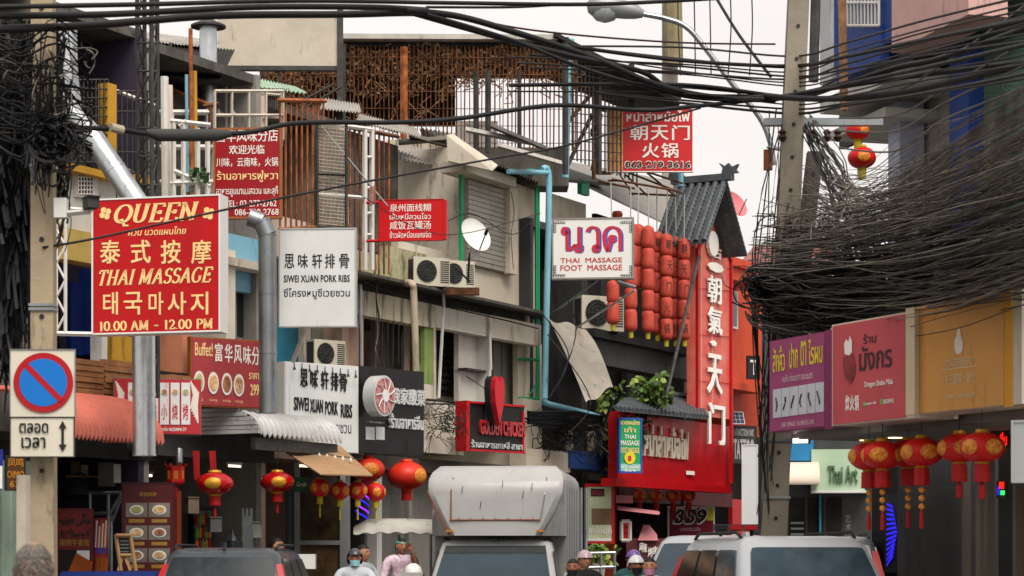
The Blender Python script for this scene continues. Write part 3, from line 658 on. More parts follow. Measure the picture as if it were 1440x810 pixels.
# lattice tower, upper left
lt = thing('lattice_mast', 'dark steel lattice mast rising beside the diagonal silver duct', 'mast', P(207, 300, 30.5))
cs = [(193,30.2),(203,30.9),(221,30.3),(213,29.8)]
for x, z_ in cs: MB().bar(P(x, -30, z_), P(x+1, 560, z_), .025).build('leg', greysteel, lt)
mb = MB()
for j in range(14):
    y = -20+j*40
    for (xa_, za_), (xb_, zb_) in zip(cs, cs[1:]+cs[:1]):
        mb.bar(P(xa_, y, za_), P(xb_, y, zb_), .012); mb.bar(P(xa_, y, za_), P(xb_, y+40, zb_), .01)
mb.build('lattice_bracing', greysteel, lt)
for lab, px_, c_, y0, y1, z_, m_, r_ in (('thin rust red pipe standing left of the silver chimney', 268, 0, 40, 300, 33, rust, .03), ('yellow painted pipe left of the silver chimney', 274, 0, 100, 290, 33.2, yellow, .03), ('light blue thin pipe crossing the balcony frames', 262, 0, 105, 270, 33.4, pvc, .025),
        ('pale upright pipe beside the lattice mast', 231, 0, 108, 290, 32.6, white, .06), ('cream upright pipe between mast and balcony frames', 238, 0, 120, 290, 32.8, cream, .05)):
    tag(MB().tube([P(px_, y0, z_), P(px_+2, y1, z_)], r_, 8).build('pipe', m_), lab, 'pipe')
wf = thing('scaffold_frame', 'white welded steel balcony frame left of the tall menu sign', 'frame', P(255, 250, 32.5))
for a_, b_ in (((244,172),(244,278)),((258,172),(258,300)),((278,180),(278,300)),((292,186),(292,300)),((240,170),(296,176)),((240,258),(296,256)),((244,240),(296,262)),((252,178),(262,170))):
    MB().bar(P(*a_, 32.3), P(*b_, 32.3), .03).build('bar', white, wf)
lf = thing('creeper_pot', 'small green plant growing on the white balcony frame', 'plant', P(283, 255, 32.4))
mb = MB()
for k in range(90):
    c = P(random.uniform(268, 292), random.uniform(238, 256), 32.2+random.uniform(0,.3)); a = Vector((random.uniform(-1,1), random.uniform(-1,1), random.uniform(-1,1)))*.05; b_ = Vector((random.uniform(-1,1), random.uniform(-1,1), random.uniform(-1,1)))*.05
    mb.add([c-a, c+b_, c+a, c-b_], [(0,1,2,3)])
mb.build('leaves', mat('dusty_leaf', '#4f7a4a', .7, var=.3), lf); MB().box(-.15,.15,-.1,.1,-.12,0, Matrix.Translation(P(281,258,32.5))).build('pot', conc, lf)
# ---------------------------------------------------------------- ducts
def ductline(label, pts, r, ring=.55, m=duct):
    root = thing('duct', label, 'duct', pts[-1]); pts = [Vector(p) for p in pts]
    for a, b_ in zip(pts, pts[1:]):
        MB().tube([a, b_], r, 18).build('pipe_section', m, root, smooth=40)
        L_ = (b_-a).length; d = (b_-a).normalized(); mb = MB(); k = max(1, int(L_/ring))
        for i in range(k+1): c = a+d*(L_*i/k); mb.tube([c-d*.012, c+d*.012], r*1.05, 18)
        mb.build('seam_rings', m, root, smooth=40)
    return root
ductline('bright diagonal silver duct dropping behind the QUEEN sign to the coral awning', [P(92,36,30), P(94,110,30), P(100,158,30), P(128,190,29.8), P(196,290,29.6), P(202,470,29.6), P(203,640,29.6)], .15)
d_ = ductline('upright silver chimney beside the beige rooftop board', [P(293,38,36), P(292,190,36)], .14)
MB().lathe([(.28,0),(.02,.12)], 16, Matrix.Translation(P(293,36,36))).build('cap', greysteel, d_); MB().lathe([(.28,-.03),(.28,0)], 16, Matrix.Translation(P(293,36,36))).build('cap_rim', greysteel, d_)
ductline('grey flue pipe with elbow passing in front of the Buffet sign', [P(352,306,32.8), P(368,312,32.8), P(376,330,32.8), P(377,580,32.8)], .13, .8, mat('matt_duct', '#8f9496', .4, .8, var=.12, dirt=.15))
# ---------------------------------------------------------------- signs on the left
cream_l = mat('cream_print', '#ecc98a', .5, var=.03); whitep = mat('white_print', '#e4ddd6', .5, var=.03); blackp = mat('black_print', '#1e1e20', .5, var=.05)
qred = mat('queen_red', '#b3030c', .45, var=.07, dirt=.1, dirtcol='#6b1a18', stretch=.15)
b, W_ = board('hanging_sign', 'big red QUEEN Thai massage sign with cream serif lettering', 'sign', 129, 310, 280, 471, 28, -14, .26, qred, whitec, .02)
serif(W_, 'QUEEN', 160, 280, 288, 319, cream_l, b, shear=.25, thick=.2, thin=.07)
txt(W_, 'ควีน นวดแผนไทย', 180, 262, 321, 332, cream_l, b, bold=.02, shear=.2)
for i, (ch, x) in enumerate((('泰',141),('式',184),('按',226),('摩',269))): txt(W_, ch, x, x+28, 338, 371, cream_l, b, bold=.025)
serif(W_, 'THAI MASSAGE', 139, 300, 380, 402, cream_l, b, shear=.3, thick=.2, thin=.08)
for ch, x0, x1 in (('태',145,166),('국',174,200),('마',209,230),('사',236,262),('지',268,293)): txt(W_, ch, x0, x1, 411, 443, cream_l, b, bold=.02)
serif(W_, '10.00 AM - 12.00 PM', 140, 299, 452, 466, cream_l, b, thick=.22, thin=.1)
for cx in (148, 293):
    mb = MB(); 
    for k in range(4):
        a = k*math.pi/2+.5; c0 = W_.p(cx, 300, .006); mb.add([c0+W_.u*(.045*math.cos(a)+.038*math.cos(t*math.pi/5))+Vector((0,0,.045*math.sin(a)+.038*math.sin(t*math.pi/5))) for t in range(10)], [tuple(range(10))])
    mb.build('clover_emblem', cream_l, b)
# lattice bracket of that sign
br = thing('sign_bracket', 'white triangulated steel bracket holding the QUEEN sign', 'bracket', P(85, 460, 27.9))
mb = MB()
for x in (79, 92): mb.bar(P(x, 290, 27.9), P(x, 470, 27.9), .018)
for i in range(7): mb.bar(P(79 if i % 2 else 92, 298+i*24, 27.9), P(92 if i % 2 else 79, 322+i*24, 27.9), .012)
mb.build('truss', white, br); mb = MB(); mb.bar(P(80, 469, 27.9), P(130, 470, 27.9), .025); mb.build('lower_arm', white, br); MB().bar(P(80, 292, 27.9), P(130, 296, 27.9), .02).build('upper_arm', white, br)
# menu sign above
b, W_ = board('hanging_sign', 'tall dark red hanging restaurant sign with phone numbers above the grey flue', 'sign', 300, 396, 180, 308, 33, -4, .1, mat('menu_red', '#94101a', .4, var=.06, dirt=.05), mat('orange_frame', '#9a5a2c', .6, var=.1, dirt=.1), .03)
for s_, x0, x1, y0, y1, m_ in (('富华风味分店', 304, 391, 182, 200, whitep), ('欢迎光临', 322, 372, 204, 217, whitep), ('川味，云南味，火锅', 304, 391, 222, 235, whitep), ('ร้านอาหารฟู่หวา', 305, 391, 240, 257, cream_l),
        ('อาหารยูนนาน,เสฉวน และสุกี้', 304, 391, 262, 277, whitep), ('TEL: 02-277-2762', 316, 389, 282, 291, whitep), ('086-329-2768', 330, 392, 294, 303, whitep)): txt(W_, s_, x0, x1, y0, y1, m_, b, bold=.02)
# Siwei Xuan upper
wpan = mat('white_lightbox', '#d3d6d6', .35, var=.04, dirt=.12, dirtcol='#8a8478', stretch=.12); brush = mat('grey_black_print', '#26272a', .5, var=.1)
b, W_ = board('hanging_sign', 'white rectangular hanging sign for Siwei Xuan pork ribs, upper one', 'sign', 392, 501, 321, 460, 33.5, -3, .14, wpan, mat('sign_edge', '#b9bcbc', .4, .3), .02)
for ch, x in zip('思味轩排骨', (400, 419, 439, 457, 477)): txt(W_, ch, x, x+14, 357, 377, brush, b, bold=.02)
txt(W_, 'SIWEI XUAN PORK RIBS', 399, 492, 387, 397, brush, b, bold=.03)
txt(W_, 'ซี่โครงหมูซีเวยซวน', 399, 492, 405, 421, brush, b, bold=.01)
tag(MB().bar(P(430,462,33.7), P(412,508,34.5), .03).build('sign_strut', white), 'white diagonal strut below the upper Siwei Xuan sign', 'strut')
# Siwei Xuan lower + black sign along the facade
WB = Wall(400, 35.6, 40)
b = thing('shop_sign', 'white Siwei Xuan pork ribs shop sign partly hidden behind the ribbed awning', 'sign', WB.p(450, 625))
WB.part(b, 'casing', white, 400, 504, 508, 634, -.25, -.012); WB.part(b, 'panel', wpan, 402, 503, 509, 633, -.012, 0)
for ch, x in zip('思味轩排骨', (422, 436, 451, 465, 477)): txt(WB, ch, x, x+10.5, 518+(x-420)*.13, 543+(x-420)*.13, blackp, b, bold=.02, ex=.015)
for wd, x0, x1, yy in (('SIWEI',413,434,558),('XUAN',436,454,561),('PORK',457,475,564),('RIBS',479,495,568)): txt(WB, wd, x0, x1, yy, yy+19, brush, b, bold=.03, ex=.01)
txt(WB, 'ซี่โครงหมูซีเวยซวน', 420, 494, 588, 612, brush, b)
for i in range(9):
    x = 414+i*10.8; mb = MB(); mb.bar(WB.p(x, 509.5+i*1.4, .02), WB.p(x, 517+i*1.4, .1), .006); mb.build('lamp_stem', black, b)
    MB().lathe([(.028,0),(.01,.05)], 8, Matrix.Translation(WB.p(x, 520+i*1.4, .1))).build('lamp_shade', black, b)
WC = Wall(504, WB.p(504,500).y+.05, 52)
b = thing('shop_sign', 'black shop sign with round red and white meat emblem and silver raised lettering', 'sign', WC.p(550, 640))
bk2 = mat('gloss_black_board', '#121214', .3, var=.2, spec=.3)
WC.part(b, 'casing', bk2, 504, 596, 514, 636, -.25, 0)
silver = mat('silver_letters', '#c9cccd', .35, .2, var=.1)
C0 = WC.p(533, 557, .3); K = Matrix.Translation(C0) @ rot(WC.a) @ Matrix.Rotation(R(90), 4, 'X')
MB().lathe([(.42,-.12),(.42,.12)], 28, K @ Matrix.Diagonal((.62,.78,1,1))).build('emblem_rim', silver, b, smooth=40)
MB().lathe([(.37,.12),(.37,.135)], 28, K @ Matrix.Diagonal((.62,.78,1,1))).build('emblem_face', mat('meat_red', '#8e2230', .5, var=.3, col2='#c99b98', scale=14), b)
MB().lathe([(.13,.135),(.13,.15)], 16, K @ Matrix.Diagonal((.62,.78,1,1))).build('emblem_centre', wpan, b)
mb = MB()
for k in range(9):
    a = k*.7; mb.tube([K @ Vector((.62*r_*math.cos(a+r_), .78*r_*math.sin(a+r_), .145)) for r_ in (.14,.22,.3,.36)], .01, 4)
mb.build('emblem_veins', wpan, b)
txt(WC, '我家酸菜', 546, 593, 545, 568, silver, b, bold=.05, ex=.08); txt(WC, 'ร้านอาหารจีน', 546, 592, 581, 602, silver, b, bold=.05, ex=.06)
txt(WC, '— ร้าน อาหาร —', 515, 541, 591, 594, whitep, b, bold=.02)
for x in (515, 529): WC.part(b, 'notice', wpan, x, x+12, 600, 618, 0, .015)
# heart sign
WH = Wall(657, WL.p(657, 600, .7).y, 50)
b = thing('shop_sign', 'dark sign with red frame, red heart and raised red lettering', 'sign', WH.p(700, 640))
WH.part(b, 'casing', mat('dark_grey_sign', '#1b1a1b', .5, var=.15), 660, 737, 566, 632, -.15, 0)
WH.part(b, 'frame', redp, 656, 660.5, 563, 634, -.2, .06); 
for y0, y1 in ((564, 567), (631, 634)): MB(WH.M).box(WH.s_(660), WH.s_(737), -.03, 0, WH.z(660,y1), WH.z(660,y0)).build('frame', redp, b)
WH.part(b, 'frame', redp, 735.5, 737.5, 578, 637, -.1, .03)
txt(WH, 'GOLDEN CHICKEN', 673, 736, 590, 611, mat('glossy_red', '#a8222a', .2, var=.2, coat=.5), b, bold=.05, ex=.05)
txt(WH, 'ร้านอาหารเกาหลี สาขา', 662, 733, 618, 629, silver, b, bold=.02, ex=.03)
hp = [(0,-.62),(-.3,-.1),(-.36,.22),(-.3,.42),(-.16,.5),(0,.36),(.16,.5),(.3,.42),(.36,.22),(.3,-.1)]
c0 = WH.p(703, 560, .3)
MB().prism([c0+WH.u*(x*.38)+Vector((0,0,z*.76)) for x, z in hp], WH.i*.1).build('heart', mat('heart_red', '#b8202c', .3, var=.1), b)
MB().prism([c0+WH.i*.1+WH.u*(x*.4-.03)+Vector((0,0,z*.78)) for x, z in hp], WH.i*.12).build('heart_back', black, b)
WH.part(b, 'bracket', greysteel, 694, 700, 545, 590, 0, .2)
# small red flag sign
b, W_ = board('hanging_sign', 'small bright red hanging sign with white noodle shop lettering', 'sign', 533, 624, 281, 339, 36, -6, .1, mat('bright_red', '#bf040d', .35, var=.04), mat('bright_red'), .01)
for s_, y0, y1 in (('泉州面线糊', 287, 298), ('เส้นหมี่ลวนโจว', 300, 309), ('咸饭瓦罐汤', 311, 323), ('ข้าวผัดหมี่อบแกงจืด', 325, 335)): txt(W_, s_, 548, 606, y0, y1, whitep, b, bold=.015)
W_.part(b, 'side', mat('bright_red'), 624, 628, 281, 336, -.1, .02)
for y in (285, 339): MB().bar(W_.p(515, y, -.05), W_.p(534, y-.5, -.05), .02).build('arm', mat('bright_red'), b)
tag(MB().bar(P(450,175,36), P(545,290,35.9), .012).build('guy_wire', steel), 'thin guy wire running down to the small red sign', 'wire')
# นวด sign
b, W_ = board('hanging_sign', 'white foot massage sign with large red and blue letters and floral corners', 'sign', 776, 891, 307, 393, 42, -6, .2, mat('lit_white', '#dcdcd8', .35, var=.02), mat('grey_edge', '#8a8580', .5, var=.1, dirt=.2), .03)
serif(W_, 'นวด', 791, 877, 319, 357, mat('blue_print', '#4a55b0', .5), b, thick=.17, thin=.1, o=.002)
serif(W_, 'นวด', 788.5, 874.5, 318.5, 356.5, mat('red_print', '#c2283a', .5), b, thick=.15, thin=.09, o=.006)
txt(W_, 'THAI  MASSAGE', 788, 875, 363, 370, mat('red_print'), b, bold=.02); txt(W_, 'FOOT  MASSAGE', 788, 875, 373, 381, mat('red_print'), b, bold=.02)
mb = MB()
for cx, cy, sx_, sy_ in ((780,312,1,1),(887,312,-1,1),(780,388,1,-1),(887,388,-1,-1)):
    for k in range(5):
        for (dx, dy) in ((k*3.2, 0), (0, k*3.2)):
            c = Vector((cx+sx_*dx, cy+sy_*dy, 0)); pts = [W_.p(c.x+2.2*math.cos(t)*(1-t*.1)*sx_, c.y+2.2*math.sin(t)*(1-t*.1)*sy_, .006) for t in [i*.6 for i in range(9)]]; mb.tube(pts, .006, 3)
mb.build('floral_corner', mat('dark_green_print', '#26443a', .5), b)
for a_, c_ in (((800,398),(778,430)),((850,400),(805,428)),((862,398),(800,470)),((890,410),(795,445))):
    pass
mb = MB(); mb.bar(P(840,395,42.2), P(778,440,44), .02); mb.bar(P(893,408,42.2), P(800,468,45), .02); mb.bar(P(893,404,42.2), P(868,396,42.1), .03)
tag(mb.build('sign_strut', steel), 'pair of diagonal steel struts below the foot massage sign', 'strut')
# hotpot sign on the roof
b, W_ = board('roof_sign', 'red hotpot roof sign with phone number ending 3616 against the sky', 'sign', 853, 975, 152, 242, 46, 0, .1, mat('hotpot_red', '#bf2226', .4, var=.06), whitec, .02)
W_.part(b, 'photo_panel', mat('hotpot_photo', '#b5643c', .5, var=.3, col2='#e0b56a', scale=6), 855, 876, 154, 240, .003, .006)
txt(W_, 'หม่าล่าหม้อไฟ', 881, 970, 155, 171, whitep, b, bold=.03, o=.01)
for ch, x in zip('朝天门', (886, 915, 945)): txt(W_, ch, x, x+25, 176, 197, whitep, b, bold=.02, o=.01)
for ch, x in zip('火锅', (903, 930)): txt(W_, ch, x, x+24, 201, 222, whitep, b, bold=.02, o=.01)
txt(W_, '063-219-3616', 878, 972, 226, 237, whitep, b, bold=.075, o=.01); txt(W_, '063-219-3616', 879, 971, 227, 236, blackp, b, bold=.03, o=.015)
fr = thing('sign_scaffold', 'rusty angle iron scaffold holding the hotpot roof sign', 'frame', P(835, 245, 46.2))
for a_, c_ in (((835,128),(835,252)),((833,130),(800,170)),((833,160),(790,250)),((833,240),(845,160)),((828,128),(842,134)),((840,243),(860,243)),((836,150),(853,156))):
    MB().bar(P(*a_, 46.2), P(*c_, 46.2), .035).build('bar', mat('peeling_rust', '#96704f', .8, .1, var=.3, dirt=.3, scale=8), fr)
tag(MB().tube([P(803,55,44), P(800,100,44), P(797,170,44), P(795,250,44)], .07, 8).build('pipe', pvc, smooth=50), 'light blue upright pipe standing against the rooftop shed', 'pipe')
mb = MB(); mb.bar(P(841,255,46), P(893,265,46), .02); mb.bar(P(860,252,46), P(950,268,46), .02)
for a_, c_ in (((884,243),(960,272)),((880,246),(910,275)),((910,243),(950,276)),((855,254),(870,254)),((870,243),(890,274)),((885,272),(950,275)),((905,240),(960,258))): mb.bar(P(*a_, 47), P(*c_, 46.5), .018)
tag(mb.build('lantern_rack', iron), 'dark steel rack above the hanging lantern rows', 'rack')
tag(MB().tube([P(957,240,47), P(957,262,47)], .06, 8).build('pipe', pvc), 'short light blue pipe behind the tiled gable', 'pipe')
# lantern-side boards: green massage board, menu box, buffet sign
b, W_ = board('shop_sign', 'green and white notice board with yellow circled number 8 in blue frame', 'sign', 870, 903, 587, 665, WL.p(870,600,1.3).y, 25, .08, mat('notice_green', '#1f9a5a', .5, var=.05), mat('blue_frame', '#2b4fa0', .5), .04)
W_.part(b, 'panel', mat('pale_teal', '#8cc4b4', .5), 871.5, 901, 652, 664, .002, .008)
for s_, y0, y1, m_ in (('นวดแผนไทย', 590, 597, cream_l), ('เท้า', 600, 608, cream_l), ('THAI', 611, 617, whitep), ('MASSAGE', 619, 626, whitep), ('FOOT MASSAGE', 629, 637, cream_l), ('02-000', 655, 658, whitep), ('024', 660, 663, whitep)): txt(W_, s_, 873 if len(s_) > 5 else 878, 899 if len(s_) > 5 else 894, y0, y1, m_, b, bold=.03, o=.01)
MB().lathe([(.12,0),(.12,.01)], 16, Matrix.Translation(W_.p(885.5, 644, .012)) @ rot(W_.a) @ Matrix.Rotation(R(90),4,'X')).build('yellow_disc', mat('disc_yellow', '#e0c62a', .5), b)
txt(W_, '8', 883, 888, 640.5, 648, mat('red_print'), b, bold=.06, o=.03)
food = [mat('food_%s' % n_, c_, .6, var=.35, col2=c2_, scale=11) for n_, c_, c2_ in (('greens','#7c8a45','#c9b98e'),('curry','#b9793a','#e3cd9a'),('beef','#6e3a26','#b98a62'),('noodle','#d2b98a','#8a4a30'))]
def dish(W_, root, px, py, rx, k, o=.012, kx=1.):
    c = W_.p(px, py, o); r_ = (W_.p(px+rx, py, o)-c).length
    K = Matrix.Translation(c) @ rot(W_.a) @ Matrix.Rotation(R(90), 4, 'X') @ Matrix.Diagonal((1, kx, 1, 1))
    pl_ = MB().lathe([(r_,0),(r_,.004)], 16, K).build('plate', whitec, root); MB().lathe([(r_*.78,.004),(r_*.7,.012)], 12, K).build('food', food[k % 4], pl_)
WM = Wall(160, WL.p(160, 560, .5).y, 14)
b = thing('shop_sign', 'red light box with four white dish panels above the coral awning', 'sign', WM.p(220, 620))
MBX = mat('grey_side', '#77736c', .6, var=.1, dirt=.2)
WM.part(b, 'casing', MBX, 160, 283, 531, 610, -.35, -.012)
WM.part(b, 'panel', mat('dusty_red', '#b02a33', .45, var=.08, dirt=.05), 161, 282.5, 532, 609, -.012, 0)
for i, x in enumerate((180, 210, 225, 240, 255)):
    WM.part(b, 'dish_panel', wpan, x, x+12.5, 538, 597, .0, .008); dish(WM, b, x+6.2, 551, 5, i, .012)
    txt(WM, '香锅小烧烤'[i], x+2, x+10, 568, 590, mat('red_print'), b, bold=.02, o=.012)
for x in (163, 268):
    mb = MB()
    for k in range(6): mb.tube([WM.p(x+k*2.2, 536+k*3, .006), WM.p(x+4+k, 556+k*3, .006), WM.p(x+k*2, 575+k*4, .006)], .012, 4)
    mb.build('white_pattern', whitep, b)
txt(WM, 'ติดต่อ 0622494177', 224, 262, 600, 606, whitep, b, bold=.03)
WF = Wall(268, WL.p(268, 520, .35).y, 34)
b = thing('shop_sign', 'faded red Buffet restaurant sign with four dish photographs', 'sign', WF.p(310, 580))
WF.part(b, 'casing', mat('orange_frame'), 268, 369, 473, 571, -.12, -.012)
fr_ = mat('faded_buffet_red', '#9e3a3e', .5, var=.1, dirt=.06)
WF.part(b, 'panel', fr_, 270, 367.5, 475, 569, -.012, 0)
txt(WF, 'Buffet!', 274, 299, 481, 500, cream_l, b, bold=.02)
for ch, x in zip('富华风味分', (302, 316, 329, 342, 354)): txt(WF, ch, x, x+11, 482+(x-300)*.1, 508+(x-300)*.1, whitep, b, bold=.03)
for i, x in enumerate((280, 300, 319, 336)): dish(WF, b, x, 537+i*1.6, 7.5, i, .01, 1.9); txt(WF, 'เมนู', x-5, x+5, 560+i, 564+i, cream_l, b)
txt(WF, '299', 352, 364, 540, 556, cream_l, b, bold=.03); txt(WF, 'ราคา', 350, 364, 524, 533, cream_l, b, bold=.03)
# ---------------------------------------------------------------- awnings
aw = thing('awning', 'coral red ribbed roll awning over the skewer shop', 'awning', WL.p(170, 600, .6))
cor = mat('coral_awning', '#c96c5b', .6, var=.1, dirt=.08)
s0, s1 = WL.s_(84, 1.25), WL.s_(230, 1.25)
zt = WL.z(105, 556, .2)
def fn(u, v):
    a = v*R(92); return ((s0+(s1-s0)*u), -.2-1.05*math.sin(a), zt-.62+.62*math.cos(a)+.03*math.sin(u*26*2*math.pi))
MB(WL.M).sheet(fn, 208, 8, (0,.02,-.02)).build('canopy', cor, aw, smooth=60)
MB(WL.M).prism([(s1,-.2,zt)]+[(s1,-.2-1.05*math.sin(R(a)),zt-.62+.62*math.cos(R(a))) for a in range(15,93,11)]+[(s1,-.2,zt-.62)], (.02,0,0)).build('end_panel', cor, aw)
aw = thing('awning', 'white ribbed metal awning above the lantern shop front', 'awning', WL.p(350, 600, .6))
wa = mat('white_awning', '#c4c4c4', .4, .1, var=.06, dirt=.15, stretch=1)
s1, s2 = WL.s_(366, 1.05), WL.s_(480, 1.05); zt = WL.z(366, 578, .8); zb_ = WL.z(366, 611, 1.05); rr_ = zt-zb_
for i in range(6):
    z_ = zt+.03-i*(rr_+.02)/6; out_ = .62+.43*math.sin(min(1, (i+.5)/5)*math.pi/2)
    MB(WL.M).box(s1-.04-.012*(i % 2), s1, -out_, .05, z_-(rr_)/6+.006, z_).build('slat', wa, aw)
MB(WL.M).box(s1-.02, s2, -.98, -.9, zb_-.22, zb_-.04).build('fascia', greysteel, aw)
def fn(u, v):
    a = v*R(90); return (s1+(s2-s1)*u, -.6-.47*math.sin(a), zb_+rr_*math.cos(a)+.03*math.sin(u*17*2*math.pi)*(.4+.6*v))
MB(WL.M).sheet(fn, 204, 8, (0,.012,-.012)).build('canopy', wa, aw, smooth=60)
MB(WL.M).box(s1, s2-.05, -.62, .1, zt-.03, zt).build('flat_top', wa, aw)
aw = thing('awning', 'tan canvas awning with festoon bulbs over the small lantern string', 'awning', P(455, 650, 32))
A, B, C_, D = P(388,628,35.4), P(478,628,36.2), P(524,670,34.6), P(450,668,33)
cl = MB().prism([A, B, C_, D], (0,0,.02)).build('canvas', mat('tan_canvas', '#a3815f', .8, var=.08, dirt=.1), aw)
for i in range(9):
    c = P(405+i*11, 633+i*1.6, 35.0); bl = MB().lathe([(.005,.03),(.025,.0),(.028,-.03),(.012,-.06)], 8, Matrix.Translation(c)).build('bulb', mat('bulb_glass', '#d8d4c8', .15, var=.02), aw)
MB().tube([P(400+i*11, 630+i*1.6+(i % 2), 35.0) for i in range(11)], .008, 4).build('bulb_cable', black, aw)
# ---------------------------------------------------------------- right hand buildings
bluer = mat('cobalt_wall', '#1c3f8a', .55, var=.12, dirt=.12)
h = thing('shophouse', 'tall blue, pink and white building at upper right behind the cable tangle', 'building', WR.p(1300, 785))
def rp(name, m, *a, **k): return WR.part(h, name, m, *a, **k)
lav = mat('lavender_column', '#a9adc0', .7, var=.06, dirt=.1)
rp('column', mat('grey_white_column', '#b9bcc0', .7, var=.08, dirt=.15), 1153, 1169, -60, 112, -.6, .6, ref=1)
rp('wall', bluer, 1169, 1254, -60, 62, .1, .5, ref=1)
rp('blue_band', bluer, 1169, 1177, -60, 92, .5, .56, ref=1); rp('blue_band', bluer, 1238, 1254, -60, 55, .5, .58, ref=1)
rp('balcony_wall', bluer, 1177, 1238, 34, 86, .5, .62, ref=1)
cage(h, WR, 1192, 1236, -60, 36, .66, 9, white, .014, 3, 'railing')
rp('pink_wall', mat('pink_wall', '#c9a29c', .7, var=.06, dirt=.1), 1254, 1362, -60, 20, .2, .7, ref=1)
rp('slab_edge', mat('white_slab', '#b9b7b2', .7, var=.08, dirt=.25), 1153, 1256, 92, 112, -.4, .7, ref=1)
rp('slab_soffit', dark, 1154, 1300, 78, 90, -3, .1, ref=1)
rp('column', lav, 1249, 1265, 100, 430, -.3, .05, ref=1)
rp('recess_wall', mat('dark_navy', '#11152c', .7, var=.2), 1265, 1292, 60, 460, -1.0, -.9, ref=1)
rp('wall', navy, 1265, 1300, 150, 460, -.9, -.6, ref=1)
for i in range(3): rp('shutter_panel', mat('beige_shutter', '#8f8b82', .7, var=.08, dirt=.2), 1291+i*15, 1305+i*15, 88-i*8, 460, -.5, -.35, ref=0)
rp('wall', bluer, 1335, 1362, 60, 460, -.4, .0, ref=1)
rp('window_frame', white, 1252, 1262, 280, 330, -.3, .1, ref=1)
rp('wall', char, 1362, 1500, -80, 470, -.6, -.4, ref=0)
for i in range(4): rp('green_post', mat('green_post', '#2c7a63', .6, var=.1, dirt=.15), 1361+i*25, 1366+i*25, -60, 470, -.35, -.25)
mb = MB()
for i in range(44): x = 1363+i*2.4; mb.bar(WR.p(x, -40, -.2), WR.p(x, 440, -.2), .008)
for j in range(60): y = -40+j*8; mb.bar(WR.p(1363, y, -.2), WR.p(1470, y-3, -.2), .007)
mb.build('green_mesh', mat('green_mesh', '#5e7a6a', .6, .3, var=.2), h)
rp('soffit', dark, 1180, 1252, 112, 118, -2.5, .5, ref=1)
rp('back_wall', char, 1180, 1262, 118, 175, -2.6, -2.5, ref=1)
rp('low_slab', mat('white_slab'), 1165, 1245, 150, 163, -.8, .4, ref=1)
rp('roof', roofm, 1153, 1420, -72, -60, -6, .2, ref=1)
rp('side_wall', char, 1262, 1480, 430, 470, -.5, -.1, ref=1)
tag(MB().bar(WR.p(1183,-60,.9), WR.p(1187,155,.9), .045).build('pipe', mat('peeling_rust')), 'rusty orange pipe running up the blue balcony at upper right', 'pipe')
MBk = MB(); 
# ground floor shops on the right
h2 = thing('shop', 'dark open shop front under the three slanted signs with ceiling downlights', 'building', WS.p(1250, 785))
zs = 2.86
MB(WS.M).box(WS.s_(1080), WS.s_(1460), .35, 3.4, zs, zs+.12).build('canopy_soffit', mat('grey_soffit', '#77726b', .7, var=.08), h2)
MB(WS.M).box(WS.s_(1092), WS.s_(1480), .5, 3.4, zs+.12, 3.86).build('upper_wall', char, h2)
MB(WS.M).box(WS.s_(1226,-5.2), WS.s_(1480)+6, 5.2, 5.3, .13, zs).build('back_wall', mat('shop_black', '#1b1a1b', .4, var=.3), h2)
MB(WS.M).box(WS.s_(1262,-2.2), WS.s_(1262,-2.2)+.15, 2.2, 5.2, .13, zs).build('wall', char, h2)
for i, (x, w_, y) in enumerate(((1328,3,3.0),(1352,3,2.8),(1372,7,2.4),(1384,4,2.3),(1404,6,2.0),(1424,4,1.8))):
    s = WS.s_(x, -y); MB(WS.M).box(s, s+w_*.013, y, y+.1, .13, zs).build('door_frame', mat('tan_frame', '#7b7066', .6, var=.1), h2)
s = WS.s_(1404,-1.95); MB(WS.M).box(s, s+2.5, 1.95, 1.97, .13, zs).build('shop_window', mat('grey_glass', '#3b3f40', .1, var=.15), h2)
for i in range(4):
    MB(WS.M).box(WS.s_(1304,-2.9), WS.s_(1324,-2.9), 2.9, 2.93, 1.45+i*.3, 1.62+i*.3).build('notice', mat('dim_notice', '#2e2f31', .5, var=.3), h2)
txt(Wall(1322, 24.5, -30), 'OPEN', 1324, 1346, 680, 700, mat('grey_print', '#5a5a5c', .5), h2)
neon_b = mat('blue_neon', '#2a20d8', .5, emit=.9, var=.05); neon_r = mat('red_neon', '#ff1c10', .5, emit=1.8, var=.05)
downl = mat('downlight', '#ffd9a0', .5, emit=4, var=.01)
for px, py, W0 in ((1219,594,1), (1259,592,1), (1248,580,1)):
    p = WS.p(px, py, -1.0 if py > 585 else -1.6); p.z = zs-.012
    d = thing('downlight', {1219:'left lit round downlight under the pink dragon shop sign', 1259:'right lit round downlight just behind the orange sign', 1248:'rear small downlight between the two brighter ones'}[px], 'ceiling light', p)
    MB().lathe([(.075,0),(.075,.012)], 16, Matrix.Translation(p)).build('lens', downl, d); MB().lathe([(.095,.004),(.095,.012)], 16, Matrix.Translation(p)).build('rim', whitec, d)
for px, py, lb in ((1131,602,'upper bright white flood lamp under the magenta sign'), (1127,620,'lower bright white flood lamp under the magenta sign')):
    p = WS.p(px, py, -.4); d = thing('flood_lamp', lb, 'lamp', p)
    K = Matrix.Translation(p) @ rot(R(-20)); MB(K).box(-.09,.09,-.05,.05,-.03,.03).build('housing', greysteel, d); MB(K).box(-.08,.08,-.056,-.05,-.025,.025).build('lens', mat('white_lamp', '#fff4e0', .5, emit=3, var=.01), d)
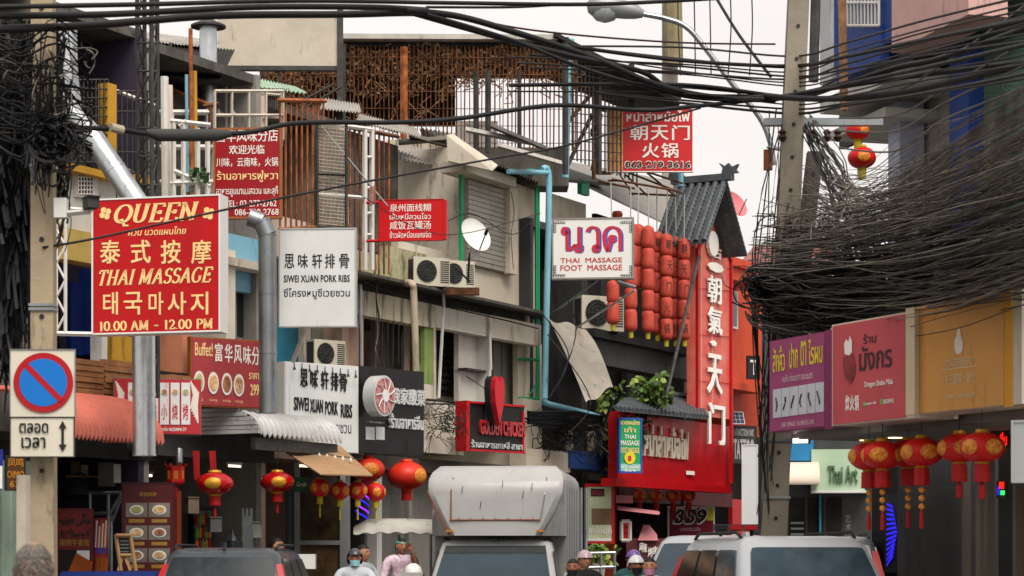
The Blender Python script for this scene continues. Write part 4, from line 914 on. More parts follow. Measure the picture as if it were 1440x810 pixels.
# neon feather
NF = Wall(1244, 26.5, -20); d = thing('neon_sign', 'blue violet neon feather shape glowing in the dark doorway', 'sign', NF.p(1250, 790))
MB(NF.M).box(NF.s_(1243), NF.s_(1266), .05, .1, NF.z(1244,805), NF.z(1244,695)).build('backing', black, d)
for k in range(13):
    y = 707+k*7.2; a = (k-6)/6; wdt = 14-6*abs(a); yo = a*9
    MB().prism([NF.p(1247,y,.0), NF.p(1247+wdt,y-yo-5,.0), NF.p(1247+wdt+1,y-yo-1,.0), NF.p(1247,y+3,.0)], (0,.02,0)).build('neon_barb', neon_b, d)
d = thing('neon_sign', 'red neon lettering high in the window at the far right', 'sign', WS.p(1400, 625, -1.2)); NW = Wall(1395, 22.5, -30)
txt(NW, 'กินอิ่ม', 1396, 1416, 608, 627, neon_r, d, bold=.04); NW.part(d, 'backing', black, 1393, 1418, 604, 630, -.04, -.01)
d = thing('open_sign', 'small red, blue and green glowing open sign in the right shop window', 'sign', P(1408, 690, 22)); NW2 = Wall(1402, 21.8, -40)
NW2.part(d, 'backing', black, 1401, 1415, 676, 702, -.03, 0)
NW2.part(d, 'red_tube', neon_r, 1405, 1411, 678, 687, 0, .01); NW2.part(d, 'blue_tube', neon_b, 1402, 1405, 684, 696, 0, .01); NW2.part(d, 'green_tube', mat('green_neon', '#30ff60', .5, emit=1.5), 1407, 1412, 690, 696, 0, .01)
d, W_ = board('light_box', 'plain grey white blank light box at the right edge below the orange sign', 'sign', 1422, 1450, 591, 679, 19.2, -20, .15, mat('grey_white_box', '#a9acad', .5, var=.04), mat('grey_white_box'))
# the three slanted signs
pink_l = mat('pale_pink_print', '#d8b8c4', .5)
b = thing('shop_sign', 'magenta eyelash and tattoo shop sign with yellow Thai lettering and white photo strip', 'sign', WS.p(1120, 608))
WS.part(b, 'casing', mat('magenta_edge', '#7d2a55', .5, var=.08), 1082, 1172, 480, 608, -.3, -.012); WS.part(b, 'panel', mat('magenta_sign', '#93406a', .5, var=.07, dirt=.05), 1083, 1159, 481, 607, -.012, 0); WS.part(b, 'side_panel', mat('magenta_edge'), 1160, 1172, 465, 604, -.012, -.002)
for x0, x1, s_ in ((1087,1104,'สักคิ้ว'), (1110,1122,'ปาก'), (1126,1134,'ตา'), (1137,1157,'ไรผม')): txt(WS, s_, x0, x1, 488-(x0-1087)*.2, 524-(x0-1087)*.22, mat('yellow_print', '#d8c038', .5), b, bold=.03)
txt(WS, 'ลบคิ้ว ต่อขนตา ถอนขนตา', 1100, 1143, 527, 538, pink_l, b, bold=.01)
for i in range(6):
    x = 1087+i*12; WS.part(b, 'photo', mat('photo_white', '#b9bcc2', .5, var=.06), x, x+11, 548-i*1.9, 588-i*1.6, 0, .006)
    mb = MB(); mb.tube([WS.p(x+4+math.sin(i+t)*2, 560-i*2+t*6, .008) for t in range(4)], .012, 4); mb.build('eyebrow_drawing', greysteel, b)
txt(WS, 'LINE: 0994626  โทร.098-826-2492', 1099, 1145, 593, 601, pink_l, b, bold=.01)
W2 = Wall(1170, WS.p(1170, 500, .25).y, -66)
b = thing('shop_sign', 'pink red dragon snack shop sign with a chef figure and black Thai lettering', 'sign', W2.p(1220, 596))
W2.part(b, 'casing', mat('sign_white_edge', '#c2b8a6', .5, var=.06, dirt=.1), 1170, 1286, 457, 599, -.5, -.012); W2.part(b, 'panel', mat('rose_sign', '#b64a50', .5, var=.06, dirt=.05), 1171, 1273, 459, 597, -.012, 0)
W2.part(b, 'edge_strip', mat('cream_strip', '#c2b294', .5, var=.05), 1273.5, 1286, 434, 584, -.012, .003)
txt(W2, 'มังกร', 1208, 1254, 488, 522, mat('dark_print', '#3a2428', .5), b, bold=.03); txt(W2, 'ร้าน', 1214, 1232, 470, 484, mat('dark_print'), b, bold=.03)
txt(W2, 'Dragon Shabu Mala', 1216, 1256, 537, 547, whitep, b, bold=.03)
for i, ch in enumerate('炊火锅'): txt(W2, ch, 1189+i*6.5, 1195+i*6.5, 556, 578, whitep, b, bold=.05)
txt(W2, 'mangkorn88', 1216, 1232, 566, 571, whitep, b, bold=.02); txt(W2, '083589942', 1242, 1257, 562, 568, whitep, b, bold=.02)
for x in (1214, 1238): W2.part(b, 'chat_icon', mat('leaf_green_print', '#58a850', .5), x, x+3, 565-(x-1214)*.15, 572-(x-1214)*.15, .002, .006)
# plain seated cook figure (generic)
MB().prism([W2.p(x, y, .008) for x, y in ((1187,484),(1190,477),(1193,481),(1195,472),(1198,480),(1198,495),(1194,500),(1188,498))], (0,.004,0)).build('figure_hat', whitep, b)
MB().prism([W2.p(x, y, .008) for x, y in ((1186,503),(1199,498),(1203,514),(1202,528),(1196,540),(1189,532),(1185,516))], (0,.004,0)).build('figure_body', mat('faded_maroon', '#8a3138', .5, var=.3, scale=12), b)
W3 = Wall(1286, W2.p(1286, 500, -.06).y, -66)
b = thing('shop_sign', 'orange shop sign with white bottle emblem at the right edge', 'sign', W3.p(1360, 580))
W3.part(b, 'casing', mat('sign_white_edge'), 1287, 1437, 432, 583, -.4, -.012); W3.part(b, 'panel', mat('ochre_sign', '#c68c46', .5, var=.06, dirt=.04), 1287.5, 1412, 433, 582, -.012, 0)
W3.part(b, 'edge_strip', mat('amber_edge', '#c98a16', .45, var=.04), 1412.5, 1422, 404, 573, -.012, .004)
faintp = mat('faint_cream_print', '#d6bb90', .5)
MB().prism([W3.p(x, y, .006) for x, y in ((1347,462),(1350,462),(1351,472),(1354,480),(1354,490),(1351,497),(1345,498),(1342,490),(1342,480),(1345,472))], (0,.003,0)).build('bottle_emblem', mat('pale_emblem', '#dcd2c4', .5), b)
txt(W3, 'GINGERBREAD', 1330, 1368, 506, 517, faintp, b, bold=.02); MB().prism([W3.p(1324,520,.005), W3.p(1375,513,.005), W3.p(1375,514.4,.005), W3.p(1324,521.4,.005)], (0,.003,0)).build('rule', faintp, b)
txt(W3, '生日蛋糕・面包', 1329, 1371, 527, 542, faintp, b, bold=.02); txt(W3, '098-246-5629', 1330, 1372, 556, 562, faintp, b, bold=.02)
# ---------------------------------------------------------------- far shops in the gap right of the big pole
FS = Wall(1085, 46, -6)
h = thing('shop', 'distant pale green tattoo shop front seen under the magenta sign', 'building', FS.p(1150, 785))
FS.part(h, 'wall', char, 1076, 1290, 610, 800, -5, -.3)
FS.part(h, 'sign_fascia', mat('mint_fascia', '#a9c2a6', .6, var=.06, dirt=.08), 1141, 1216, 632, 690, -.3, .3)
txt(FS, 'Thai Art', 1164, 1206, 655, 679, mat('moss_letters', '#4a6a48', .5), h, o=.31, bold=.03, ex=.05)
FS.part(h, 'fascia_edge', white, 1141, 1222, 690, 693, -.3, .35)
FS.part(h, 'sign_panel', mat('cyan_panel', '#2a80b4', .5, var=.12), 1107, 1144, 616, 648, -.2, .25)
for i in range(3): FS.part(h, 'opening', dark, 1110+i*26, 1132+i*26, 700, 800, -.3, -.28)
FS.part(h, 'blue_door_frame', mat('teal_paint'), 1152, 1155, 696, 800, -.28, -.1)
for y in (734, 742, 750): FS.part(h, 'window_lettering', mat('grey_print2', '#8a8a86', .5), 1112, 1130, y, y+3, -.26, -.25)
for k, ch in enumerate('艺术纹'): txt(FS, ch, 1188, 1197, 724+k*12, 734+k*12, mat('grey_print2'), h, o=-.25)
aw = thing('awning', 'cream rolled awning of the distant shop behind the big pole', 'awning', FS.p(1128, 680, .5))
def fn(u, v): a = v*R(95); x0, x1 = FS.s_(1101, .4), FS.s_(1151, .6); return (x0+(x1-x0)*u, -.3-.8*math.sin(a), FS.z(1101,650,.3)-.42+.42*math.cos(a))
MB(FS.M).sheet(fn, 4, 8, (0,.02,-.02)).build('canopy', cream, aw, smooth=60); MB(FS.M).sheet(lambda u, v: (FS.s_(1151,.6), -.3-.8*math.sin(u*R(95))*v, FS.z(1101,650,.3)-.42+.42*math.cos(u*R(95))*v), 6, 3, (.01,0,0)).build('end_panel', cream, aw)
# flowers / plants row by the far kerb and tattoo sign
d, W_ = board('shop_sign', 'dark grey tattoo sign with white letters under a small solar panel', 'sign', 1028, 1064, 598, 652, 53, 30, .2, mat('slate_sign', '#3c3c3d', .6, var=.1, dirt=.1), black, .03)
txt(W_, 'INFRACTION INK', 1031, 1059, 603, 613, mat('grey_letters', '#a9a9a6', .5), d, bold=.02, ex=.02); txt(W_, 'TATTOO', 1031, 1060, 617, 646, mat('grey_letters'), d, bold=.05, ex=.02)
sp = thing('solar_panel', 'small tilted solar panel standing on the tattoo sign', 'solar panel', P(1037, 596, 53))
K = Matrix.Translation(P(1037, 588, 52.8)) @ rot(R(15)) @ Matrix.Rotation(R(-25), 4, 'X')
MB(K).box(-.16,.16,-.015,.015,-.16,.16).build('frame', whitec, sp)
for i in range(3):
    for j in range(3): MB(K).box(-.145+i*.1,-.055+i*.1,-.02,-.016,-.145+j*.1,-.055+j*.1).build('cell', navy, sp)
d, W_ = board('sign', 'small black letter T sign on the orange house', 'sign', 1051, 1069, 500, 533, 52, 10, .1, black, black); txt(W_, 'T', 1055, 1066, 506, 527, whitep, d, bold=.03)
d, W_ = board('banner', 'tall plain off white upright banner beside the large concrete pole', 'banner', 1043, 1066, 625, 745, 40, -5, .05, mat('banner_white', '#c9cacc', .6, var=.04), mat('banner_white'))
# ---------------------------------------------------------------- poles and street lamp
cpole = mat('pole_concrete', '#8a8275', .9, var=.12, dirt=.25, bump=.3, scale=2)
cpole2 = mat('pole_concrete_tan', '#a8987e', .9, var=.1, dirt=.18, bump=.3, scale=2)
def pole(label, top, bot, w0, w1, m, holes=14):
    root = thing('utility_pole', label, 'pole', bot); d = (top-bot)
    for_ = MB(); vs = []
    for c, w_ in ((bot, w1), (top, w0)): vs += [c+Vector((sx*w_, sy*w_*.8, 0)) for sx, sy in ((-1,-1),(1,-1),(1,1),(-1,1))]
    for_.add(vs, [(0,3,2,1),(4,5,6,7),(0,1,5,4),(1,2,6,5),(2,3,7,6),(3,0,4,7)]).build('shaft', m, root)
    for i in range(holes):
        c = bot+d*((i+.5)/holes); w_ = w1+(w0-w1)*(i+.5)/holes
        MB().lathe([(.022,0),(.022,.01)], 8, Matrix.Translation(c+Vector((0,-w_*.8-.001,0))) @ Matrix.Rotation(R(90),4,'X')).build('bolt_hole', black, root)
    return root
def gz(v): v.z = 0; return v
lp = pole('tan concrete pole carrying the no parking sign at the left', P(61,-40,20), gz(P(62,810,20)), .095, .105, cpole2, 10)
for y in (235, 430, 436): W_ = MB().box(-.11,.11,-.1,.1,-.012,.012, Matrix.Translation(P(61,y,20))).build('steel_band', steel, lp)
rp_ = pole('large leaning concrete pole right of centre with the cable tangle tied to it', P(1124,-30,26), gz(P(1078,1003,26)), .115, .145, cpole, 22)
for y in (450, 456, 620, 700): MB().box(-.15,.15,-.13,.13,-.012,.012, Matrix.Translation(P(1104-(y-450)*.05,y,26))).build('steel_band', steel, rp_)
p2 = pole('second dark concrete pole leaning against the large pole', P(1146,214,26.6), gz(P(1062,1000,26.6)), .09, .1, mat('pole_dark', '#55504a', .9, var=.2, dirt=.35), 12)
p3 = pole('far grey pole behind the street lamp at top', P(942,-40,60), gz(P(942,870,60)), .2, .2, mat('far_pole', '#9a958c', .9), 0)
tag(MB().tube([P(946,-10,59.5), P(948,92,59.5)], .24, 8).build('paper_wrap', mat('tan_wrap', '#8f8566', .8, var=.2)), 'tan wrapped cable joint tied on the far grey pole', 'cable joint')
tag(MB().tube([P(1147,0,27), P(1144,115,27)], .06, 8).build('pipe', greysteel), 'short dark pipe standing just right of the large pole', 'pipe')
xa = thing('crossarm', 'grey steel crossarm with insulators on the large pole', 'crossarm', P(1130,170,26))
MB().box(-.45,.9,-.06,.06,-.04,.04, Matrix.Translation(P(1130,172,26))).build('arm', steel, xa)
for i, x in enumerate((1100, 1140, 1163, 1178)): MB().lathe([(.02,0),(.05,.03),(.03,.06),(.055,.09),(.02,.14)], 10, Matrix.Translation(P(x,182,25.9)) @ Matrix.Rotation(R(180),4,'X')).build('insulator', mat('brown_insulator','#3c2a24',.25), xa)
sl = thing('street_lamp', 'grey street lamp with glass bowl on a long curved arm against the sky', 'street lamp', P(1085,225,27))
MB().tube(cr([P(1088,232,27), P(1083,200,27), P(1068,165,27), P(1030,118,27), P(992,68,27), P(965,38,27), P(935,26,27), P(905,20,27)], 6), .032, 10).build('arm', steel, sl)
lh = MB()
pr = [(905,20,.045),(895,17,.085),(880,14,.11),(862,11,.12),(845,9,.125),(832,10,.11),(826,11,.06)]
lh.tube([P(x,y,27) for x,y,r in pr], [r for x,y,r in pr], 12); lh.build('lamp_head', mat('lamp_grey', '#8d9090', .4, .3, var=.05), sl, smooth=60)
MB().lathe([(.02,-.15),(.09,-.12),(.135,-.05),(.14,.0)], 14, Matrix.Translation(P(851,15,27)) @ Matrix.Diagonal((1.25,.85,.95,1))).build('glass_bowl', mat('bowl_glass', '#9aa0a2', .1, var=.1, spec=.8), sl, smooth=60)
MB().box(-.05,.05,-.03,.03,-.12,.12, Matrix.Translation(P(1080,225,26.8))).build('clamp', rust, sl); MB().bar(P(1080,207,26.8), P(1100,210,26.3), .02).build('bracket', steel, sl)
# no parking sign
b, W_ = board('traffic_sign', 'square white no parking sign with blue disc and red ring on the left pole', 'traffic sign', 14, 106, 491, 587, 19.7, 0, .02, mat('sign_cream', '#cfc9b9', .4, var=.05, dirt=.06), steel, .005, casename='plate')
c = W_.p(61, 538, .012); rad = (W_.p(106-3, 538, .012)-c).length
K = Matrix.Translation(c) @ Matrix.Rotation(R(90), 4, 'X')
MB().lathe([(rad,0),(rad,.003)], 48, K).build('red_ring', mat('traffic_red', '#a6121c', .35, var=.04), b)
MB().lathe([(rad*.80,.003),(rad*.80,.006)], 48, K).build('blue_disc', mat('traffic_blue', '#0e6cc0', .35, var=.03), b)
MB(K).box(-rad*.86, rad*.86, -rad*.095, rad*.095, .0045, .009, K @ Matrix.Rotation(R(-45), 4, 'Z')).build('red_slash', mat('traffic_red'), b)
b, W_ = board('traffic_sign', 'small cream plate with Thai words and a double arrow below the no parking sign', 'traffic sign', 14, 105, 586, 643, 19.7, 0, .02, mat('sign_cream'), mat('sign_black_rim', '#3c3a36', .5), .008, casename='plate')
for s_, x0, x1, y0, y1 in (('ตลอด', 27, 68, 595, 609), ('เวลา', 30, 64, 615, 630)): txt(W_, s_, x0, x1, y0, y1, blackp, b, bold=.03, o=.012)
MB().prism([W_.p(x, y, .012) for x, y in ((88,591.5),(93.5,602),(89.8,602),(89.8,625),(93.5,625),(88,635),(82.5,625),(86.2,625),(86.2,602),(82.5,602))], (0,.004,0)).build('double_arrow', blackp, b)
# junction box and camera
b = thing('junction_box', 'white junction box with a small camera arm on the left pole', 'box', P(84, 290, 19.8))
MB().box(-.055,.055,-.05,.05,-.085,.085, Matrix.Translation(P(86,293,19.8))).build('box', whitec, b); MB().bar(P(94,300,19.8), P(127,297,19.75), .022).build('arm', white, b)
K = Matrix.Translation(P(128,286,19.7)) @ rot(.5); MB(K).box(-.05,.05,-.08,.08,-.045,.045).build('camera_body', greysteel, b); MB(K).box(-.055,.055,-.1,.09,.046,.056).build('sun_hood', black, b)
# ---------------------------------------------------------------- cables
cab = mat('cable_black', '#1d1d1f', .55, var=.2); cabg = mat('cable_grey', '#34322f', .6, var=.2); cabl = mat('cable_worn', '#77716a', .6, var=.25)
def cable(label, pts, r, m=cab, n=7):
    return tag(MB().tube(cr([P(*p) for p in pts], 7), r, n).build('cable', m, smooth=60), label, 'cable')
rnd = random.Random(11)
cable('thick lowest black cable of the top bundle running from the left pole', [(-40,42,19),(120,36,20),(300,22,21),(480,20,22),(560,18,22.5),(600,18,23)], .036)
cable('thick middle black cable of the top bundle from the left edge', [(-40,22,19),(150,20,20),(350,10,21),(520,10,22),(600,14,23)], .03)
cable('topmost black cable along the upper edge of the picture', [(-40,10,19),(200,6,20),(420,1,21),(640,4,23),(820,6,24),(950,1,25),(1060,-6,26)], .022)
cable('black cable dropping from the top bundle towards the large pole', [(560,14,22.5),(640,22,23),(720,44,23.5),(830,80,24.3),(920,118,25),(1000,136,25.6),(1090,140,26)], .034)
cable('second strand of the bundle dropping towards the large pole', [(580,18,22.7),(700,52,23.4),(800,78,24),(900,100,25),(960,132,25.5),(1085,136,26)], .03)
cable('third thin strand just under the dropping bundle', [(600,20,22.7),(720,56,23.4),(820,96,24),(910,122,25),(980,138,25.5),(1090,142,26)], .02)
cable('black cable crossing the sky above the street lamp arm', [(600,10,23),(720,10,24),(800,6,24.5),(900,3,25),(1040,-4,26)], .014)
cable('reddish cable from the bundle across the pale sky at left of the lamp', [(640,20,23),(720,38,24),(820,50,24.5),(960,60,25),(1090,62,26)], .011, mat('cable_maroon', '#3c2226', .6))
cable('long black cable sagging across the whole picture with a thick splice', [(75,178,20),(165,182,20.5),(215,188,20.8),(340,187,21.3),(420,173,21.7),(560,172,22.5),(650,166,23),(780,148,23.8),(900,155,24.6),(960,151,25),(1080,138,26),(1250,112,23),(1460,84,20)], .024)
sp_ = thing('cable_splice', 'fat grey splice sleeve on the long sagging cable', 'cable splice', P(275,188,21))
MB().tube([P(205,186,20.75), P(222,190,20.85), P(305,190,21.15), P(325,188,21.25)], [.028,.058,.058,.03], 12).build('sleeve', mat('sleeve_grey', '#3d3d3d', .6, var=.1), sp_, smooth=60)
MB().tube([P(155,179,20.4), P(172,183,20.5)], .04, 10).build('tape_wrap', mat('tape_beige', '#b5a994', .7), sp_)
cable('thin black wire slanting up across the QUEEN sign and the roofs', [(60,348,19.9),(140,334,20.2),(330,292,21),(480,262,22),(600,240,23),(700,222,23.6),(790,206,24),(880,182,24.5),(985,152,25.4)], .011)
cable('short wire from the grey flue to the concrete beam', [(500,270,30),(620,330,32),(760,300,34)], .006, cabg)
for i, (x0, x1) in enumerate(((953,957),(976,978),(998,1000),(1027,1024),(1057,1054))):
    cable(['first','second','third','fourth','fifth'][i]+' faint upright drop wire from the left in the pale sky beside the lamp arm', [(x0,-10,40),(x0+1,40,40),(x1,106,40)], .012, cabg)
cable('black wire running diagonally down to the large pole top', [(1006,-5,27),(1040,50,26.5),(1084,108,26.1)], .018)
ys = [(8,-6),(34,4),(44,14),(60,22),(68,36),(76,48),(100,62),(108,78),(118,92),(128,112),(138,104),(96,30),(54,60),(30,28)]
names = ['uppermost','second','third','fourth','fifth','sixth','seventh','eighth','ninth','tenth','eleventh','twelfth','thirteenth','fourteenth']
for i, (a, b_) in enumerate(ys):
    y0 = 62+a*.62; y0b = a+rnd.uniform(-4, 4)
    cable(names[i]+' of the black cables fanning from the large pole to the upper right corner', [(800-rnd.uniform(-60,90),y0-14+rnd.uniform(-14,14),24.5),(960,y0+rnd.uniform(-5,5),25.3),(1115,y0+12,26),(1190,(y0+14)*.7+b_*.3+rnd.uniform(2,8),24),(1300,(y0*.35+b_*.65)+rnd.uniform(5,12),21.5),(1470,b_-6,18)], rnd.choice((.009,.012,.016,.022)), rnd.choice((cab, cab, cabg)))
cable('thick dark cable sweeping up from the large pole past the blue column', [(1085,140,26),(1180,120,24.5),(1262,95,23),(1330,80,21.5),(1470,30,19)], .032)
cable('heavy dark cable passing just below the white slab at upper right', [(1060,134,26.2),(1150,139,24.8),(1250,133,23),(1340,114,21),(1460,86,19)], .034)
for i, (y0, y1, y2) in enumerate(((128,170,62),(158,150,105),(176,190,128),(200,214,150))):
    cable(['first','second','third','fourth'][i]+' pale worn wire from the top sagging left of the blue column', [(1180,y0+8,25),(1260,y0+i*4,23),(1330,(y0+y2)/2-8,21.5),(1450,y2-60+i*10,19)], .010, cabl)
# tangle right: nobody could count these wires
def tangle(name, label, gens, m, rr):
    mb = MB()
    for pts in gens: mb.tube(cr([P(*p) for p in pts], 4), rnd.uniform(*rr), 3, caps=False)
    o = mb.build(name, m, kind='stuff'); o['label'] = label; o['category'] = 'cables'; return o
def lp_(n, cx, cy, rx, ry, z, jit=.5):
    for k in range(n):
        a0 = rnd.uniform(0, 6.28); x, y = cx+rnd.gauss(0, rx*.5), cy+rnd.gauss(0, ry*.5); q = rnd.uniform(.3, 1)
        yield [(x+q*rx*math.cos(a0+t*.8), y+q*ry*math.sin(a0+t*.8), z+rnd.uniform(-jit, jit)) for t in range(rnd.randint(4, 9))]
def tg(n, lo=95, hi=400, g=1.):
    """wires fan out from the pole and rise almost straight to the right edge"""
    for k in range(n):
        u = rnd.random(); y3 = lo+(hi-lo)*u**.85+rnd.gauss(0, 8); y0 = 322+95*u+rnd.gauss(0, 22); sag = rnd.uniform(6, 34)
        z0, z3 = 26+rnd.uniform(-.5,.6), 17+rnd.uniform(-2,3); x0 = rnd.choice((1050+rnd.uniform(0, 70), 1130+rnd.uniform(0,40)))
        f = lambda t: y0+(y3-y0)*t**1.15+sag*math.sin(math.pi*t)+rnd.gauss(0, 5)
        yield [(x0, f(0), z0)]+[(x0+(1490-x0)*t, f(t), z0+(z3-z0)*t) for t in (.2,.42,.63,.84)]+[(1500, f(1), z3)]
def tg3(n):
    for k in range(n):
        x0, y0 = 1128+rnd.uniform(-8, 46), 228+rnd.uniform(0, 95); y3 = 95+rnd.random()*170; m1 = rnd.uniform(24, 62)
        yield [(x0, y0, 26), (1200+rnd.uniform(-10,20), y0*.85+y3*.15+m1, 24.8), (1290+rnd.uniform(-20,20), y0*.5+y3*.5+m1+rnd.gauss(0,6), 22.6), (1385, y0*.2+y3*.8+m1*.6+rnd.gauss(0,6), 19.8), (1490, y3-12, 17)]
tangle('cable_tangle', 'huge tangle of thin dark wires rising from the large pole to the right edge', list(tg(85, 235, 405)), mat('cable_soot', '#2c2a28', .7, var=.3), (.004,.011))
tangle('cable_tangle', 'grey brown wires mixed into the tangle at right', list(tg(130, 160, 395)), mat('cable_mid', '#625c55', .7, var=.3), (.003,.008))
tangle('cable_tangle', 'paler worn wires running on top of the tangle at right', list(tg(90, 110, 380))+list(tg3(95))+list(lp_(14, 1230, 300, 60, 44, 24, .4)), mat('cable_grey_brown', '#8a837a', .7, var=.3), (.003,.0065))
tangle('cable_tangle', 'lightest coloured thin wires running over the tangle', list(tg(40, 90, 350))+list(tg3(50)), mat('cable_light', '#9a938a', .7, var=.3), (.003,.005))  # palest of the wire colours in the tangle
for i, (x, y, z_) in enumerate(((1318,385,21.5),(1195,352,23.6))):
    cl_ = thing('cable_joint', ('tan taped joint hanging in the middle of the cable tangle at right','dark round splice box caught in the tangle near the pole')[i], 'cable joint', P(x,y,z_))
    MB().tube([P(x-3,y-18,z_), P(x,y,z_-.1), P(x+3,y+12,z_)], [.012,.03,.02], 8).build('tape_wrap', (mat('tape_beige'), cab)[i], cl_, smooth=60)
def tg2(n):
    for k in range(n):
        x0 = 1062+rnd.uniform(-14, 50); y0 = 372+rnd.uniform(0, 80)
        yield [(x0, y0, 25.7), (x0+rnd.uniform(20,80), y0+rnd.uniform(-10,40), 25), (x0+rnd.uniform(90,190), y0+rnd.uniform(-20,50), 24), (1250+rnd.uniform(-20,120), 392+rnd.uniform(-45,50), 23), (1370+rnd.uniform(0,60), 362+rnd.uniform(-40,50), 20.8), (1480, 330+rnd.uniform(-30,80), 19.5)]
tangle('cable_tangle', 'dense lower band of black wires resting above the three slanted signs', list(tg2(150)), mat('cable_soot'), (.006,.015))
tangle('cable_tangle', 'grey wires mixed into the dense band above the three slanted signs', list(tg2(80))+list(lp_(16, 1200, 325, 50, 34, 24.5, .4)), mat('cable_mid'), (.004,.009))
tangle('cable_coil', 'wound black cable coils hugging the large pole at mid height', list(lp_(60, 1082, 405, 36, 24, 25.6)), cab, (.006,.013))
def drops(n):
    for k in range(n):
        x = 1070+rnd.uniform(-6, 45); yield [(x+30*rnd.random(), 150+rnd.uniform(0,200), 26.2), (x+rnd.uniform(-6,14), 300+rnd.uniform(0,60), 25.8), (x-6, 430+rnd.uniform(0,60), 25.8), (1078+rnd.uniform(-14,12), 560+rnd.uniform(0,190), 25.8)]
tangle('cable_drop', 'wires hanging down along the large concrete pole', list(drops(26)), cabg, (.005,.010))
def fan(n):
    for k in range(n):
        x = 1120+rnd.uniform(0, 20); yield [(x, 160+rnd.uniform(0,20), 26), (1150+rnd.uniform(0,40), 215+rnd.uniform(0,40), 25.5), (1170+rnd.uniform(0,70), 290+rnd.uniform(0,40), 25), (1200+rnd.uniform(-30,60), 340+rnd.uniform(-10,40), 24.6)]
tangle('cable_fan', 'thin wires fanning down from the crossarm on the large pole', list(fan(26)), cabg, (.006,.010))
def hang(n, x0, x1, y0, y1, z):
    for k in range(n):
        x = rnd.uniform(x0, x1); y = rnd.uniform(y0-8, (y0+y1)/2); p = [(x, y, z+rnd.uniform(-.2,.2))]
        for q in range(rnd.randint(3, 5)): x += rnd.gauss(0, 9); y += rnd.uniform(-3, 17); p.append((x, min(y, y1+4), z+rnd.uniform(-.2,.2)))
        yield p
# left tangle
def tl(n):
    for k in range(n):
        x = rnd.choice((rnd.uniform(-30, 45), rnd.uniform(-30, 78), rnd.uniform(40, 90))); y = rnd.uniform(20, 230); l_ = rnd.uniform(60, 420 if x < 42 else 160)
        yield [(x+rnd.uniform(-12,12), y, 20.4), (x+rnd.uniform(-16,16), y+l_*.35, 20.5), (x+rnd.uniform(-18,18), y+l_*.7, 20.5), (x+rnd.uniform(-10,10), min(y+l_, 610), 20.4)]
tangle('cable_tangle', 'black hanging cable mass at the left edge around the tan pole', list(tl(330)), cab, (.005,.015))
def tl2(n, x0, x1, y0, y1, z):
    for k in range(n):
        x = rnd.uniform(x0, x1); y = rnd.uniform(y0, y1*.6); l_ = rnd.uniform(80, 260); j = lambda: rnd.uniform(-9, 9)
        yield [(x+j(), y, z+rnd.uniform(-.2,.2)), (x+j(), y+l_*.3, z), (x+j(), y+l_*.65, z), (x+j(), min(y+l_, y1), z+rnd.uniform(-.2,.2))]
tangle('cable_tangle', 'dense black wires left of the tan pole', list(tl2(240, -20, 40, 20, 520, 20.2)), cab, (.008,.02))
tangle('cable_tangle', 'black wires wrapping the upper part of the tan pole', list(tl2(34, 38, 84, 30, 260, 19.7))+[[(-20, y, 19.8), (30, y+rnd.uniform(-20,40), 19.6), (80, y+rnd.uniform(-20,50), 19.7), (130, y+rnd.uniform(0,60), 20)] for y in [rnd.uniform(40,190) for _ in range(40)]], cab, (.004,.012))
tangle('cable_tangle', 'grey looped wires in front of the left cable mass', list(lp_(3, 25, 120, 45, 60, 20.3, .2))+list(tl(90)), cabg, (.006,.012))
tangle('cable_tangle', 'dark curled cable ends under the long cable by the tan pole', list(lp_(50, 78, 195, 30, 26, 19.7, .2)), cab, (.008,.014))
tangle('cable_tangle', 'pale loops of wire beside the top of the tan pole', list(lp_(2, 60, 105, 60, 60, 19.8, .2))+list(hang(14, 20, 130, 60, 150, 19.7)), cabl, (.004,.008))
def hs(n):
    for k in range(n):
        y = 585+rnd.uniform(-8, 14); yield [(742, y+rnd.uniform(-4,4), 42), (775, y+rnd.uniform(0,9), 43), (810, y+rnd.uniform(0,12), 44), (850, y+rnd.uniform(0,16), 45.5)]
tangle('cable_bundle', 'bundle of black cables running between the heart sign and the blue post', list(hs(26)), cab, (.015,.03))
tangle('cable_coil', 'messy coils of black cable hanging beside the heart sign', list(hang(60, 752, 848, 590, 648, 43.5))+list(lp_(22, 790, 605, 30, 22, 43.5, .3)), cab, (.006,.013))
tangle('cable_coil', 'thin loose wires on the grimy wall between the black sign and the heart sign', list(hang(34, 604, 652, 575, 635, 39.4))+list(lp_(9, 630, 590, 16, 18, 39.4, .15)), cabg, (.005,.009))
# far thin phone wires on the left row
for i, (a, b_, c_) in enumerate((((762,440),(800,500),(772,560)),((780,380),(810,460),(790,530)),((770,470),(830,560),(800,610)))):
    cable(['upper','middle','lower'][i]+' loose wire dangling in front of the beige tarpaulin', [(a[0],a[1],42.5),(b_[0],b_[1],42.5),(c_[0],c_[1],42.5)], .012, cabg)
tag(MB().bar(WL.p(983,360,1.4), WL.p(936,560,2), .03).build('pole_strut', greysteel), 'slanted grey strut in front of the black restaurant wall', 'strut')
tag(MB().bar(WL.p(863,560,1.6), WL.p(835,640,.6), .03).build('pole_strut', greysteel), 'slanted strut holding the foot of the beige tarpaulin', 'strut')
tag(MB().tube(cr([WL.p(572,398,.5), WL.p(580,400,.7), WL.p(582,420,.7), WL.p(585,522,.7)], 4), .06, 8).build('drain_pipe', mat('cream_pipe', '#b0a28c', .6, var=.1, dirt=.2), smooth=50), 'cream drain pipe in front of the mould streaked beam', 'pipe')
mb = MB(); mb.tube([WL.p(617,408,.3), WL.p(624,410,.3), WL.p(624,430,.3), WL.p(619,520,.2), WL.p(617,560,.2)], .03, 6); tag(mb.build('drain_pipe', white), 'thin white pipe beside the green pillar', 'pipe')
